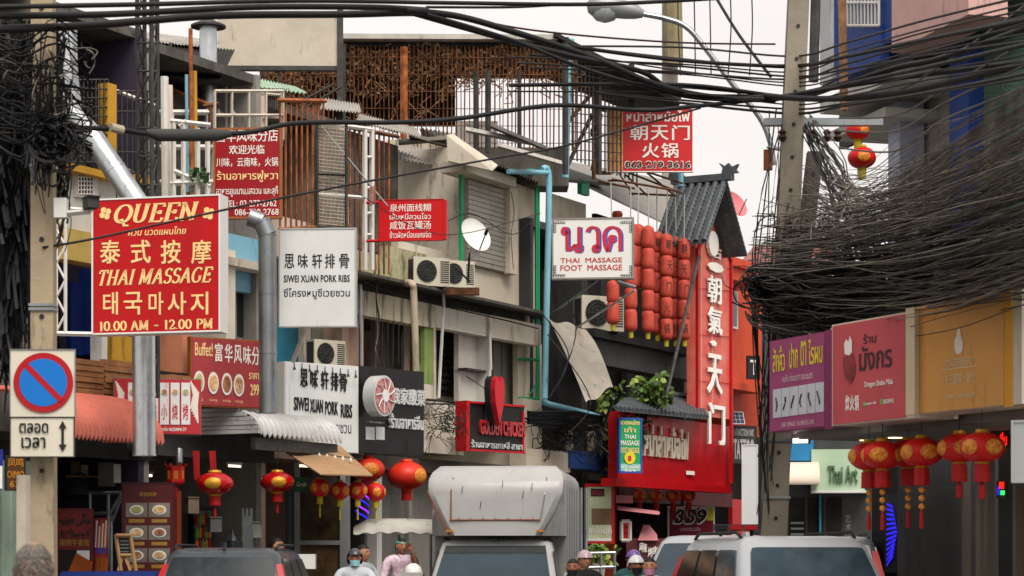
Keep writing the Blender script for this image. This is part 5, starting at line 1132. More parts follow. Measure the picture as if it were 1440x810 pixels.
# ---------------------------------------------------------------- lanterns
lred = mat('lantern_red', '#c41512', .45, var=.06, local=True, scale=8); lsilk = mat('lantern_silk', '#d3321e', .4, var=.12, local=True, scale=6)
lgold = mat('lantern_gold', '#c8902a', .4, .3, var=.15, local=True, scale=9); lyel = mat('tassel_yellow', '#b5a62a', .6, var=.1, local=True)
lamb = mat('lantern_print_gold', '#e0a438', .5, var=.2, local=True, scale=34, col2='#a81c10')
pinkl = mat('lantern_coral', '#a83326', .55, var=.12, local=True, scale=5, col2='#bf5240')
def emblem(root, r, h, n=2, sz=.45, m=lamb):
    """raised round printed emblem patches on the curved side"""
    for k in range(n):
        a = -math.pi/2+(k-(n-1)/2)*1.25
        mb = MB()
        def fn(u, v):
            t = u*2*math.pi; q = v*sz*r; du = q*math.cos(t)/r; dz = q*math.sin(t)*h/r*1.1; rr = r*math.sqrt(max(.05, 1-(dz/h)**2))*1.012
            return (rr*math.cos(a+du), rr*math.sin(a+du), dz)
        vs = [fn(i/20, v) for v in (.02,.35,.7,1.) for i in range(20)]
        fs = [(j*20+i, j*20+(i+1) % 20, (j+1)*20+(i+1) % 20, (j+1)*20+i) for j in (0, 1, 2) for i in range(20)]
        mb.add(vs, fs).build('emblem', m, root)
def round_lantern(name, label, r, h, mbody, ribs=24, skirt=None, beads=0, tassel=None, cap=lgold, amp=.03, group=None, emb=0, neck=.35, embm=lamb, cord=.3):
    root = thing(name, label, 'lantern', (0,0,0), group)
    prof = [(max(r*neck, r*math.sqrt(max(0, 1-(z/h)**2))), z) for z in [h*math.sin(R(a)) for a in range(-70, 71, 10)]]
    MB().lathe(prof, ribs*2, wob=lambda j: 1-amp*(j % 2)).build('body', mbody, root, smooth=50)
    MB().lathe([(r*neck,h*.92),(r*neck*1.05,h*1.0),(r*neck*.9,h*1.16)], 14).build('top_cap', cap, root); MB().lathe([(r*neck*.9,-h*1.12),(r*neck*1.05,-h*1.0),(r*neck,-h*.92)], 14).build('bottom_cap', cap, root)
    MB().tube([(0,0,h*1.1),(0,0,h*1.1+cord)], .004, 4).build('cord', black, root)
    if emb: emblem(root, r, h, emb, m=embm)
    z = -h*1.1
    if skirt: sw, sl_ = skirt; MB().lathe([(sw*1.04,z-sl_),(sw,z)], 16, wob=lambda j: 1-.05*(j % 2)).build('fringe', mat('fringe_red', '#a80f12', .6, var=.15, local=True, scale=20), root); z -= sl_
    for k in range(beads):
        br_ = .032; MB().lathe([(.004,-br_),(br_*.8,-br_*.55),(br_,0),(br_*.8,br_*.55),(.004,br_)], 10, Matrix.Translation((0,0,z-br_*1.3))).build('bead', lamb, root, smooth=60); z -= br_*2.5
    if tassel:
        tw, tl_, tm = tassel; MB().tube([(0,0,z+.02),(0,0,z-tl_*.3),(0,0,z-tl_)], [.006,tw,tw*1.1], 8).build('tassel', tm, root)
    return root
lrt = mat('tassel_red', '#a01014', .6, var=.1, local=True)
# glossy lanterns of the left shop
g_ = 'glossy red lanterns with gold emblem in the left shop front'
A = round_lantern('red_lantern', 'glossy red lantern with gold emblem beside the orange post, the nearer one', .27, .165, mat('glossy_lantern', '#a80a10', .25, var=.05, coat=.4, local=True), 20, (.085,.13), 0, (.022,.17,lrt), emb=1, embm=lgold, group=g_, cord=.35)
A.location = P(302,680,32.5); B = dup(A, P(390,678,34), .2, 'darker glossy red lantern with gold emblem hanging under the white ribbed awning'); B.scale = (.95,.95,.95)
for px, z_ in ((275,32.6),(298,32.7)):
    tag(MB().prism([P(px-4,634,z_), P(px+5,634,z_), P(px+6,676 if px < 290 else 660,z_), P(px-2,674 if px < 290 else 660,z_)], (0,.03,0)).build('red_ribbon', lrt), 'red ribbon hanging at the left of the glossy lantern' if px < 290 else 'red ribbon hanging behind the glossy lantern top', 'ribbon')
# hexagonal lantern
hx = thing('red_lantern', 'hexagonal red palace lantern with amber panels on the grey post', 'lantern', (0,0,0))
MB().lathe([(.1,-.13),(.125,-.1),(.125,.1),(.1,.13)], 6).build('body', lred, hx)
for k in range(6):
    a = k*math.pi/3+math.pi/6; K = rot(a+math.pi/2); MB(K).box(-.03,.03,-.113,-.109,-.06,.06).build('amber_panel', mat('amber_glow', '#c8701c', .5, emit=.12, local=True), hx)
for k in range(6):
    a = k*math.pi/3; MB().tube([(.12*math.cos(a),.12*math.sin(a),.12),(.16*math.cos(a),.16*math.sin(a),.16)], .012, 5).build('eave_tip', lred, hx)
MB().tube([(0,0,-.12),(0,0,-.2),(0,0,-.33)], [.01,.035,.03], 8).build('tassel', lrt, hx); hx.location = P(247,668,32.2); hx.rotation_euler = (0,0,.2)
tag(MB().tube([P(252,632,32.5), P(252,652,32.4)], .05, 10).build('post', steel), 'short steel post above the hexagonal lantern', 'post')
# small string
g_ = 'small lanterns strung under the tan awning'
s_ = round_lantern('small_lantern', 'first small striped lantern from the left under the tan awning', .15, .14, lred, 10, (.045,.09), 0, (.014,.2,lyel), lgold, .06, g_, emb=2, neck=.3, cord=.12)
for ch in s_.children:
    if ch.name.startswith('fringe'): ch.data.materials[0] = lyel
s_.location = P(450,686,34.2)
for i, (x, y) in enumerate(((478,690),(503,690),(529,692))): dup(s_, P(x,y,34.4+.25*i), .3*i+.2, ['second small striped lantern from the left under the tan awning','third small striped lantern from the left, in front of the barber light','rightmost small striped lantern at the corner of the tan awning'][i])
# large silk
g_ = 'large orange red silk lanterns'
A = round_lantern('silk_lantern', 'large orange red ribbed silk lantern hanging in front of the grey wall', .33, .235, lsilk, 22, (.085,.15), 0, None, lsilk, .05, g_, emb=1, neck=.3)
A.location = P(572,669,37.5); A.rotation_euler = (0,0,.9); B = dup(A, P(517,660,37), .3, 'large orange red silk lantern half hidden behind the tan awning'); B.scale = (.85,.85,.85)
# right shop lanterns
g_ = 'gold printed lanterns with fringe at the right shop'
A = round_lantern('printed_lantern', 'leftmost fringed lantern with bead string at the right shop', .205, .14, lred, 16, (.075,.16), 3, (.02,.17,lrt), lgold, .03, g_, emb=3, neck=.3, cord=.25)
A.location = P(1222,642,22.4)
for x, y, z_, l_ in ((1241,640,22.0,'second fringed lantern with bead string from the left at the right shop'), (1277,638,22.3,'third fringed lantern with bead string, half hidden by its neighbour'), (1296,636,21.6,'fourth fringed lantern with bead string, the largest looking of its cluster')): dup(A, P(x,y,z_), rnd.uniform(-.5,.5), l_)
B = round_lantern('printed_lantern', 'left lantern of the pair with gold print at far right', .205, .14, lred, 16, (.072,.16), 0, (.03,.15,lrt), lgold, .03, g_, emb=3, neck=.3, cord=.25)
B.location = P(1349,630,21.3); dup(B, P(1381,629,20.6), .4, 'right lantern of the pair with gold print at far right')
# lanterns below the red board
g_ = 'small lanterns hanging under the red restaurant board'
A = round_lantern('small_lantern', 'leftmost small lantern under the red restaurant board', .21, .17, lred, 12, (.08,.2), 0, (.02,.15,lrt), lgold, .05, g_, emb=2)
A.location = P(899,697,48.2); A.scale = (.78,.78,.78)
for i, (x, l_) in enumerate(((923,'second small lantern from the left under the red restaurant board'),(947,'third small lantern from the left under the red restaurant board'),(968,'rightmost small lantern under the red restaurant board, above the 359 poster'))): dup(A, P(x,697,48.4+i*.2), .3*i, l_, .78)
# sky pair
g_ = 'round lanterns hanging from the upper right balcony'
A = round_lantern('balcony_lantern', 'lower round red lantern hanging from the upper right balcony', .17, .13, lred, 14, None, 0, None, lyel, .04, g_, emb=1, neck=.33, cord=.1); A.location = P(1212,222,27)
MB().lathe([(.05,-.24),(.055,-.14)], 10).build('yellow_fringe', lyel, A).location = (0,0,-.2)
B = dup(A, P(1206,184,27), .5, 'upper round red lantern tucked under the balcony slab'); B.scale = (.85,.85,.85)
tag(MB().lathe([(.09,-.07),(.12,0),(.09,.07)], 14, Matrix.Translation(P(868,302,47.6))).build('tall_lantern', pinkl), 'single coral lantern top peeking above the white massage sign', 'lantern')
# hanging rows of tall lanterns
def tall(ch):
    root = thing('tall_lantern', 'x', 'lantern', (0,0,0), 'tall coral lanterns hung in rows on the black restaurant')
    prof = [(.055,-.225),(.10,-.205),(.125,-.16)]+[(.13,z) for z in (-.1,-.05,0,.05,.1)]+[(.125,.16),(.10,.205),(.055,.225)]
    MB().lathe(prof, 28, wob=lambda j: 1-.055*(j % 2)).build('body', pinkl, root, smooth=50)
    for sg in (-1, 1): MB().lathe([(.05,.225*sg-.012),(.05,.225*sg+.012)], 10).build('rim', lgold, root)
    W0 = Wall(720, 1, 0); W0.M = rot(-.15) @ Matrix.Identity(4)
    if ch:
        cu = bpy.data.curves.new('t', 'FONT'); cu.body = ch; to = bpy.data.objects.new('t', cu); me = bpy.data.meshes.new_from_object(to)
        v0 = [tuple(v.co) for v in me.vertices]; f0 = [tuple(p.vertices) for p in me.polygons]; bpy.data.objects.remove(to)
        xa, xb = min(v[0] for v in v0), max(v[0] for v in v0); ya, yb = min(v[1] for v in v0), max(v[1] for v in v0); mb = MB()
        for k, dx in enumerate((0, .012)):
            V = []
            for v in v0:
                a = -math.pi/2+.25+((v[0]-xa)/(xb-xa)-.5)*.85+dx*6*.15; V.append((.133*math.cos(a)*(1+.005*k), .133*math.sin(a)*(1+.005*k), ((v[1]-ya)/(yb-ya)-.5)*.2))
            mb.add(V, f0)
        mb.build('character', blackp, root)
    return root
protos = {c: None for c in ['', '朝', '天', '门', '火', '锅']}
cords = []; tassels = []
cols = [(862,[411,440],'leftmost',1), (887,[330,360,390,420,450],'second',1), (898,[332,361,390],'third',0), (911,[334,364,393,423,452],'fourth',1), (924,[342,370,398,427,455],'fifth',1), (937,[345,374,404,433,463],'sixth',1), (950,[348,377,406,435,463],'seventh',1), (962,[351,380,408,436,463],'rightmost',1)]
rows = ['top','second','third','fourth','bottom']
for ci, (x, ysl, cn, tl_) in enumerate(cols):
    zz = WL.p(x, 400, .9+.25*(ci % 2)).y
    for i, y in enumerate(ysl):
        r_i = i+(5-len(ysl) if ci == 0 else 0); ch = '朝天门火锅'[r_i] if ci >= 4 else ''
        lab = '%s tall coral lantern of the %s string from the left%s' % (rows[r_i] if ci else ('upper','lower')[i], cn if cn != 'rightmost' else 'eighth and rightmost', '' if ci else ' below the massage sign')
        if ci == 7: lab = '%s tall coral lantern of the rightmost string beside the red gate' % rows[r_i]
        if protos[ch] is None: t = protos[ch] = tall(ch); t.location = P(x, y, zz); t['label'] = lab
        else: t = dup(protos[ch], P(x, y, zz), rnd.uniform(-.25,.25), lab)
        t.rotation_euler = (rnd.uniform(-.03,.03), rnd.uniform(-.03,.03), rnd.uniform(-.3,.3))
        if i == 0: first = t
        if i == len(ysl)-1 and tl_:
            tassels.append(t)
    cords.append((first, x, ysl[0], zz, ci))
for t in tassels: MB().lathe([(.045,-.36),(.05,-.25)], 8).build('yellow_tassel', lyel, t).location = (0,0,-.3)
for t, x, y, zz, ci in cords:
    hgt = P(x, 256+ci*2.5, zz).z-P(x, y, zz).z
    MB().tube([(0,0,.22),(.02*(ci % 3-1),0,hgt)], .012, 4).build('hanging_cord', mat('cord_white', '#b5b0a8', .7), t).location = (0,0,.22+(hgt-.22)/2)
# ---------------------------------------------------------------- creeper by the green board
vn = thing('creeper', 'leafy green creeper growing between the tarpaulin and the little tiled roof', 'plant', P(880,600,46))
lf_a = mat('leaf_green', '#5a7a30', .5, var=.25, scale=4); lf_b = mat('leaf_dark', '#2f4a22', .55, var=.25, scale=4); lf_c = mat('leaf_bright', '#8a9a48', .5, var=.2, scale=4)
mbs = [MB(), MB(), MB()]; st = MB()
def leaf(c, sz, mb):
    d = Vector((rnd.uniform(-1,1), rnd.uniform(-1,.3), rnd.uniform(-1,.4))).normalized(); n = d.cross(Vector((rnd.uniform(-1,1), rnd.uniform(-1,1), rnd.uniform(-1,1)))).normalized(); up = d.cross(n)*sz*.12
    mb.add([c, c+d*sz*.35+n*sz*.36, c+d*sz*.75+n*sz*.26, c+d*sz, c+d*sz*.75-n*sz*.26, c+d*sz*.35-n*sz*.36, c+d*sz*.5-up], [(0,1,6),(1,2,6),(2,3,6),(3,4,6),(4,5,6),(5,0,6)])
for k in range(17):
    x, y = rnd.uniform(862,882), rnd.uniform(640,670); tx, ty = rnd.choice(((915+rnd.uniform(-15,15),545+rnd.uniform(-8,10)), (870+rnd.uniform(-12,25),560+rnd.uniform(-10,25)), (860+rnd.uniform(-8,16),600)))
    pts = cr([P(x,y,46), P((x+tx)/2-6,(y+ty)/2,45.6+rnd.uniform(-.3,.3)), P(tx,ty,45.6+rnd.uniform(-.4,.4)), P(tx+rnd.uniform(0,14),ty+rnd.uniform(-4,12),45.3)], 6); st.tube(pts, .012, 4)
    for p in pts:
        for q in range(3): leaf(p+Vector((rnd.gauss(0,.09), rnd.gauss(0,.12), rnd.gauss(0,.09))), rnd.uniform(.1,.2), mbs[rnd.choice((0,0,1,1,2))])
for k in range(34): leaf(P(rnd.uniform(888,930), rnd.uniform(528,560), 45.5+rnd.uniform(-.3,.3)), rnd.uniform(.12,.22), mbs[rnd.choice((0,2))])
for k in range(60): leaf(P(rnd.uniform(860,870), rnd.uniform(600,672), 45.5+rnd.uniform(-.3,.3)), rnd.uniform(.12,.2), mbs[rnd.choice((0,1))])
for k in range(110): leaf(P(rnd.uniform(845,888), rnd.uniform(552,625), 45.3+rnd.uniform(-.4,.3)), rnd.uniform(.12,.2), mbs[rnd.choice((0,1,2))])
st.build('stems', mat('stem_brown', '#4a3c28', .8), vn)
for mb, m_, n_ in zip(mbs, (lf_a, lf_b, lf_c), ('leaves','leaves','leaves')): mb.build(n_, m_, vn, kind='stuff')
def plant(label, px, py, Z, r, n, hgt=.5):
    t = thing('potted_plant', label, 'plant', P(px,py,Z)); a, b_ = MB(), MB()
    for k in range(n): leaf(P(px,py,Z)+Vector((rnd.gauss(0,r*.5), rnd.gauss(0,r*.5), rnd.uniform(0,hgt))), rnd.uniform(.08,.16), rnd.choice((a,b_)))
    a.build('leaves', lf_a, t, kind='stuff'); b_.build('leaves', lf_c, t, kind='stuff')
    c = P(px,py,Z); MB().lathe([(.12,-.3),(.16,0)], 12, Matrix.Translation(c)).build('pot', conc, t); return t
plant('leafy green plant below the poster behind the metal railing', 840, 792, 42.3, .35, 110, .35)
plant('pale leaved plant behind the vendor by the truck', 645, 795, 37, .2, 90, .9)
# ---------------------------------------------------------------- dishes of the left shop front
maroonp = mat('maroon_board', '#4e1219', .45, var=.1)
b, W_ = board('menu_board', 'tall maroon menu board with six dish photographs in the left shop', 'menu board', 171, 246, 678, 815, 31.7, 8, .06, maroonp, mat('dark_red_rim', '#3a0d10', .5), .02)
for j in range(3):
    for i in range(2):
        x0 = 177+i*32; y0 = 707+j*32
        W_.part(b, 'photo', mat('photo_dark', '#7c746a', .5, var=.3), x0, x0+30, y0, y0+20, 0, .006); dish(W_, b, x0+15, y0+10, 10, i+j, .01, .7)
        W_.part(b, 'caption_plate', mat('gold_plate', '#9a7428', .5), x0+4, x0+26, y0+23, y0+28, 0, .006)
txt(W_, '香锅烧烤', 196, 220, 692, 698, mat('gold_plate'), b, bold=.02)
b, W_ = board('poster', 'red skewer poster with meat photographs in the left shop', 'poster', 80, 131, 715, 815, 31.5, 3, .03, mat('skewer_red', '#6e1418', .5, var=.15), mat('skewer_red'), .015)
W_.part(b, 'photo', mat('meat_photo', '#7a1c18', .5, var=.4, col2='#2a0a0a', scale=14, tex='vor'), 83, 128, 722, 755, 0, .006)
txt(W_, '碳烤牛蜜蜜', 84, 126, 758, 768, mat('gold_plate'), b, bold=.03); W_.part(b, 'photo', dark, 82, 128, 773, 815, 0, .006)
for k in range(16): MB().bar(W_.p(92+k*2.2, 815, .02), W_.p(108+k*1.4, 778+k*.8, .03), .008).build('skewer', mat('skewer_orange', '#b5622c', .6, var=.25), b)
W_.part(b, 'plate_photo', whitec, 108, 126, 774, 788, .006, .008)
b, W_ = board('poster', 'narrow upright skewer poster beside the larger one', 'poster', 132, 152, 728, 815, 31.8, 3, .03, mat('poster_rose', '#9a2a30', .5, var=.2), mat('skewer_red'), .01)
for k in range(8): MB().bar(W_.p(134+k*2.2, 770, .01), W_.p(136+k*2.2, 732+(k % 3)*4, .01), .012).build('skewer', mat('skewer_orange') if k % 2 else whitep, b)
W_.part(b, 'violet_patch', mat('violet_print', '#5a48a0', .5), 134, 150, 762, 778, 0, .005)
for k in range(9): MB().bar(W_.p(134+k*1.9, 812, .01), W_.p(135+k*1.9, 784, .01), .01).build('skewer', mat('skewer_orange'), b)
ea = thing('easel_board', 'small wooden easel with a black chalkboard in front of the maroon menu', 'easel', P(177,830,31))
we = mat('easel_wood', '#a8845a', .6, var=.15)
for a_, c_ in (((163,752),(170,803)),((183,751),(191,803)),((172,783),(166,803)),((176,783),(184,803))): MB().bar(P(*a_,31), P(*c_,30.9), .022).build('leg', we, ea)
for y in (753, 781): MB().bar(P(163+(y-753)*.12,y,30.95), P(184+(y-753)*.1,y,30.95), .022).build('rail', we, ea)
MB().prism([P(166,756,31), P(182,756,31), P(184,779,31), P(168,779,31)], (0,.02,0)).build('chalkboard', black, ea)
WE = Wall(168, 30.99, 0)
for j in range(4): WE.part(ea, 'chalk_line', mat('chalk', '#77797a', .8), 169, 181, 760+j*5, 761.5+j*5, 0, .004)
tb = thing('table', 'table with a bright blue cloth below the easel', 'table', P(180,812,31))
MB().box(-.9,.35,-.25,.3,-.06,0, Matrix.Translation(P(185,803.5,31))).build('table_top', blue, tb); MB().box(-.92,.37,-.27,-.25,-.5,-.01, Matrix.Translation(P(185,803.5,31))).build('cloth', blue, tb)
for dx in (-.85,.3): MB().box(dx,dx+.04,-.2,-.16,-1.3,-.06, Matrix.Translation(P(185,803.5,31))).build('leg', steel, tb)
ct = thing('food_cart', 'glass sided street food cart frame behind the narrow poster', 'cart', P(145,800,32.5))
for a_, c_ in (((126,692),(126,810)),((152,692),(152,810)),((126,693),(170,693)),((153,725),(170,695)),((157,735),(172,697)),((126,722),(152,722)),((156,725),(156,810))): MB().bar(P(*a_,32.5), P(*c_,32.4), .022).build('frame_bar', steel, ct)
for x0, y0, w_, h_, z_, lb in ((140,650,22,34,33,'grey electric box hanging in the dark left shop'), (104,665,20,20,33.5,'dark round exhaust hood in the left shop'), (195,618,15,22,32.6,'short grey duct end under the coral awning')):
    if 'box' in lb:
        t = thing('electric_box', lb, 'box', P(x0,y0+h_,z_)); MB().box(0,w_/100,-.1,.1,0,h_/100, Matrix.Translation(P(x0,y0+h_,z_))).build('box', conc_d, t); MB().box(w_/100,w_/100+.08,-.08,.08,.05,h_/100-.02, Matrix.Translation(P(x0,y0+h_,z_))).build('side_panel', white, t)
    elif 'hood' in lb: tag(MB().lathe([(.05,.3),(.18,.25),(.3,0),(.31,-.06)], 16, Matrix.Translation(P(110,690,z_))).build('exhaust_hood', greysteel, smooth=50), lb, 'hood')
    else: tag(MB().tube([P(160,628,33), P(196,628,32.8), P(206,630,32.7), P(207,640,32.7)], .13, 14).build('duct_end', steel, smooth=50), lb, 'duct')
tag(WL.box(MB(), 262, 385, 736, 815, -2.2, -2.1).build('back_counter', black), 'black counter in the dark lantern shop', 'counter')
t = thing('condiment_bottles', 'clear bottle and steel rack behind the dark car', 'rack', P(345,800,34)); 
for k in range(5): MB().bar(P(341+k*3,715+(k % 2)*10,34), P(342+k*3,775,34), .018).build('rod', steel, t)
MB().lathe([(.08,-.2),(.09,0),(.03,.1),(.03,.16)], 12, Matrix.Translation(P(327,760,34))).build('bottle', glass_d, t)
b, W_ = board('shop_sign', 'small green sign board under the tan awning', 'sign', 414, 434, 671, 692, 35.3, 5, .03, mat('dark_green_board', '#1c5a38', .5, var=.1), mat('dark_green_board')); txt(W_, 'Grab', 417, 431, 678, 684, whitep, b)
# window of the middle shop
f = thing('shop_window', 'grey framed shop window with dark red display behind the small lanterns', 'window', P(450,810,37))
WW = Wall(415, 36.2, 20); gf_ = mat('grey_frame', '#7d7f80', .5, .3, var=.08)
for x0, x1, y0, y1 in ((414,422,650,815),(478,486,650,815),(422,478,760,766),(486,492,690,815)): WW.part(f, 'frame_bar', gf_, x0, x1, y0, y1, -.05, .06)
WW.part(f, 'pane', mat('reddish_glass', '#2a1512', .1, var=.5, col2='#3f3a22', scale=4), 422, 478, 655, 760, -.03, -.01); WW.part(f, 'pane', mat('brown_glass', '#2c2018', .1, var=.5, col2='#6b5436', scale=3), 422, 478, 766, 815, -.03, -.01)
bl = thing('barber_pole', 'glowing violet and blue spiral light tube in the dark doorway', 'lamp', P(510,740,36.8))
MB().tube([P(510,695,36.9), P(508,738,36.9)], .1, 12).build('tube', mat('dark_tube', '#141028', .3), bl)
for i in range(4):
    mb = MB(); mb.tube([P(509,702+i*10,36.9)+Vector((.105*math.cos(t*.35), -.105*abs(math.sin(t*.35))-.005, .02*t)) for t in range(9)], .014, 5); mb.build('neon_spiral', (mat('violet_neon','#8a28ff',.5,emit=1.5,var=.05), neon_b)[i % 2], bl)
# ---------------------------------------------------------------- red shop: posters, sign, cart, railing
b, W_ = board('poster', 'pale green tea advertisement poster in a red frame beside the truck', 'poster', 822, 864, 680, 765, WL.p(822,700,.2).y, 14, .06, mat('tea_green', '#a3b08a', .5, var=.15, col2='#c2cbaa', scale=3), redp, .06)
W_.part(b, 'brown_swoosh', mat('tea_brown', '#7a5c44', .5, var=.15), 832, 861, 715, 738, .001, .004); W_.part(b, 'title_plate', mat('dark_print'), 831, 850, 687, 698, .004, .01)
txt(W_, 'ชาไข่มุก', 828, 860, 740, 753, whitep, b, bold=.03, o=.012); txt(W_, 'ชานม', 833, 848, 690, 696, mat('red_print'), b, o=.014)
W_.part(b, 'white_band', whitec, 826, 861, 757, 763, .001, .004)
tag(WL.part(None, 'post', mat('orange_post'), 863, 867, 668, 1200, .1, .4), 'slim orange red post beside the poster', 'post')
b, W_ = board('poster', 'maroon price poster with large black number 359 and a yellow corner', 'poster', 939, 1005, 712, 800, 49.4, 12, .05, mat('poster_maroon', '#7a1024', .5, var=.1), whitec, .03)
W_.part(b, 'yellow_corner', mat('poster_yellow', '#cdbf1c', .5), 994, 1003.5, 714, 732, .002, .008)
txt(W_, '359', 946, 996, 714, 738, whitep, b, bold=.07, shear=.2, o=.01); txt(W_, '359', 948, 994, 716, 736, blackp, b, bold=.03, shear=.2, o=.02)
for s_, x0, x1, y0, y1 in (('บุฟเฟ่ต์อิ่มไม่อั้น', 956, 985, 741, 748), ('หม่าล่า+ชาบู', 953, 990, 752, 758), ('โปรโมชั่น', 942, 968, 762, 770)): txt(W_, s_, x0, x1, y0, y1, pink_l, b, bold=.01, o=.01)
kc = thing('food_kiosk', 'small maroon food kiosk with pink awning and glass case in the red shop', 'kiosk', P(905,800,46))
mkk = mat('kiosk_maroon', '#5e2a30', .6, var=.15); mpk = mat('kiosk_pink', '#b8767c', .6, var=.1)
MB().prism([P(868,712,45.8), P(928,720,45.6), P(927,724,45.4), P(868,717,45.4)], (0,.5,.03)).build('awning', mpk, kc)
MB().box(-.45,.45,-.3,.3,0,1.3, Matrix.Translation(gz(P(911,800,46))+Vector((0,0,.7)))).build('body', mkk, kc)
MB().prism([P(897,760,45.6), P(925,760,45.6), P(924,752,45.8), P(913,738,46), P(905,738,46)], (0,.6,0)).build('hood', mpk, kc)
W_ = Wall(895, 45.65, 0)
for k, (ch, x, y) in enumerate((('麻',899,762),('辣',903,764),('烤',911,770),('串',918,768))): txt(W_, ch, x, x+7, y, y+13, whitep, kc, bold=.03)
for a_, c_ in (((874,733),(874,760)),((886,733),(886,760)),((874,733),(886,733)),((874,760),(886,760))): MB().bar(P(*a_,45.7), P(*c_,45.7), .03).build('case_bar', whitec, kc)
for k in range(3): MB().box(-.05,.05,0,.02,-.05,.05, Matrix.Translation(P(880,738+k*8,45.7))).build('label_card', redp, kc)
MB().box(-.17,.17,-.03,.03,-.08,.08, Matrix.Translation(P(878,702,45.9))).build('pink_card', mpk, kc)
rl = thing('railing', 'steel tube railing behind the masked riders', 'railing', P(850,800,41))
for y in (778, 798): MB().tube([P(826,y,41), P(866,y-1,41)], .03, 8).build('rail', steel, rl)
for x in (827, 845, 864): MB().tube([P(x,777,41), P(x,850,41)], .03, 8).build('upright', steel, rl)
for x, lb in ((817,'thin steel post just right of the white truck'), (824,'second steel post beside the poster, right of the truck')): tag(MB().tube([P(x,686,41.5), P(x,900,41.5)], .035, 8).build('post', steel), lb, 'post')
# market cart canopy
cc = thing('vendor_cart', 'street vendor cart with dirty white scalloped canopy behind the truck', 'cart', gz(P(560,800,34.8)))
K0 = P(497,750,34.6)
def fn(u, v): x = 497+u*118; return P(x, 731+v*(20+1.3*math.sin(u*34))+(10*(1-u*6) if u < .16 else 0)*(1-v)-2*math.sin(u*3.1), 35.2-v*.9)
MB().sheet(fn, 36, 5, (0,.01,-.01)).build('canopy', mat('dirty_white_canvas', '#a8a69e', .8, var=.12, dirt=.15, stretch=.3), cc, smooth=60)
for x in (514, 561, 606): MB().tube([P(x,752,34.6), P(x,900,34.6)], .02, 8).build('pole', steel, cc)
MB().box(-.5,.6,-.3,.3,.1,1.0, Matrix.Translation(gz(P(560,800,34.8)))).build('body', steel, cc)
MB().box(-.52,.62,-.32,.32,1.0,1.04, Matrix.Translation(gz(P(560,800,34.8)))).build('counter', whitec, cc)
for dx in (-.35,.4): MB().lathe([(.16,-.03),(.16,.03)], 16, Matrix.Translation(gz(P(560,800,34.8))+Vector((dx,-.34,.16))) @ Matrix.Rotation(R(90),4,'X')).build('wheel', black, cc)
# ---------------------------------------------------------------- vehicles
cglass = mat('car_glass', '#35434c', .05, var=.15, spec=.3, local=True); tint = mat('tinted_glass', '#181d22', .05, var=.1, spec=.4, local=True)
cwhite = mat('car_white', '#aaaeb3', .35, var=.03, coat=.3, local=True); cdark = mat('car_dark', '#43484e', .3, .3, var=.05, coat=.3, local=True); plast = mat('black_plastic', '#16171a', .5, local=True)
trim = mat('car_trim', '#8d9296', .3, .7, local=True); rubber = mat('rubber', '#101010', .8, local=True); tail = mat('tail_red', '#a81018', .3, var=.1, local=True); headl = mat('headlamp', '#cfd4d8', .1, var=.05, coat=.8, local=True)
def loft(mb, secs):
    """rings of equal length joined end to end"""
    n = len(secs[0]); vs = [v for s in secs for v in s]; fs = []
    for i in range(len(secs)-1):
        for j in range(n): fs.append((i*n+j, i*n+(j+1) % n, (i+1)*n+(j+1) % n, (i+1)*n+j))
    fs.append(tuple(range(n-1,-1,-1))); fs.append(tuple((len(secs)-1)*n+j for j in range(n))); return mb.add(vs, fs)
def rrect(x, y0, y1, z, c):
    """rounded rectangle ring in plan"""
    out = []
    for cx, cy, a0 in ((x-c,y1-c,0),(-x+c,y1-c,90),(-x+c,y0+c,180),(x-c,y0+c,270)):
        for a in (0, 30, 60, 90): out.append((cx+c*math.cos(R(a0+a)), cy+c*math.sin(R(a0+a)), z))
    return out
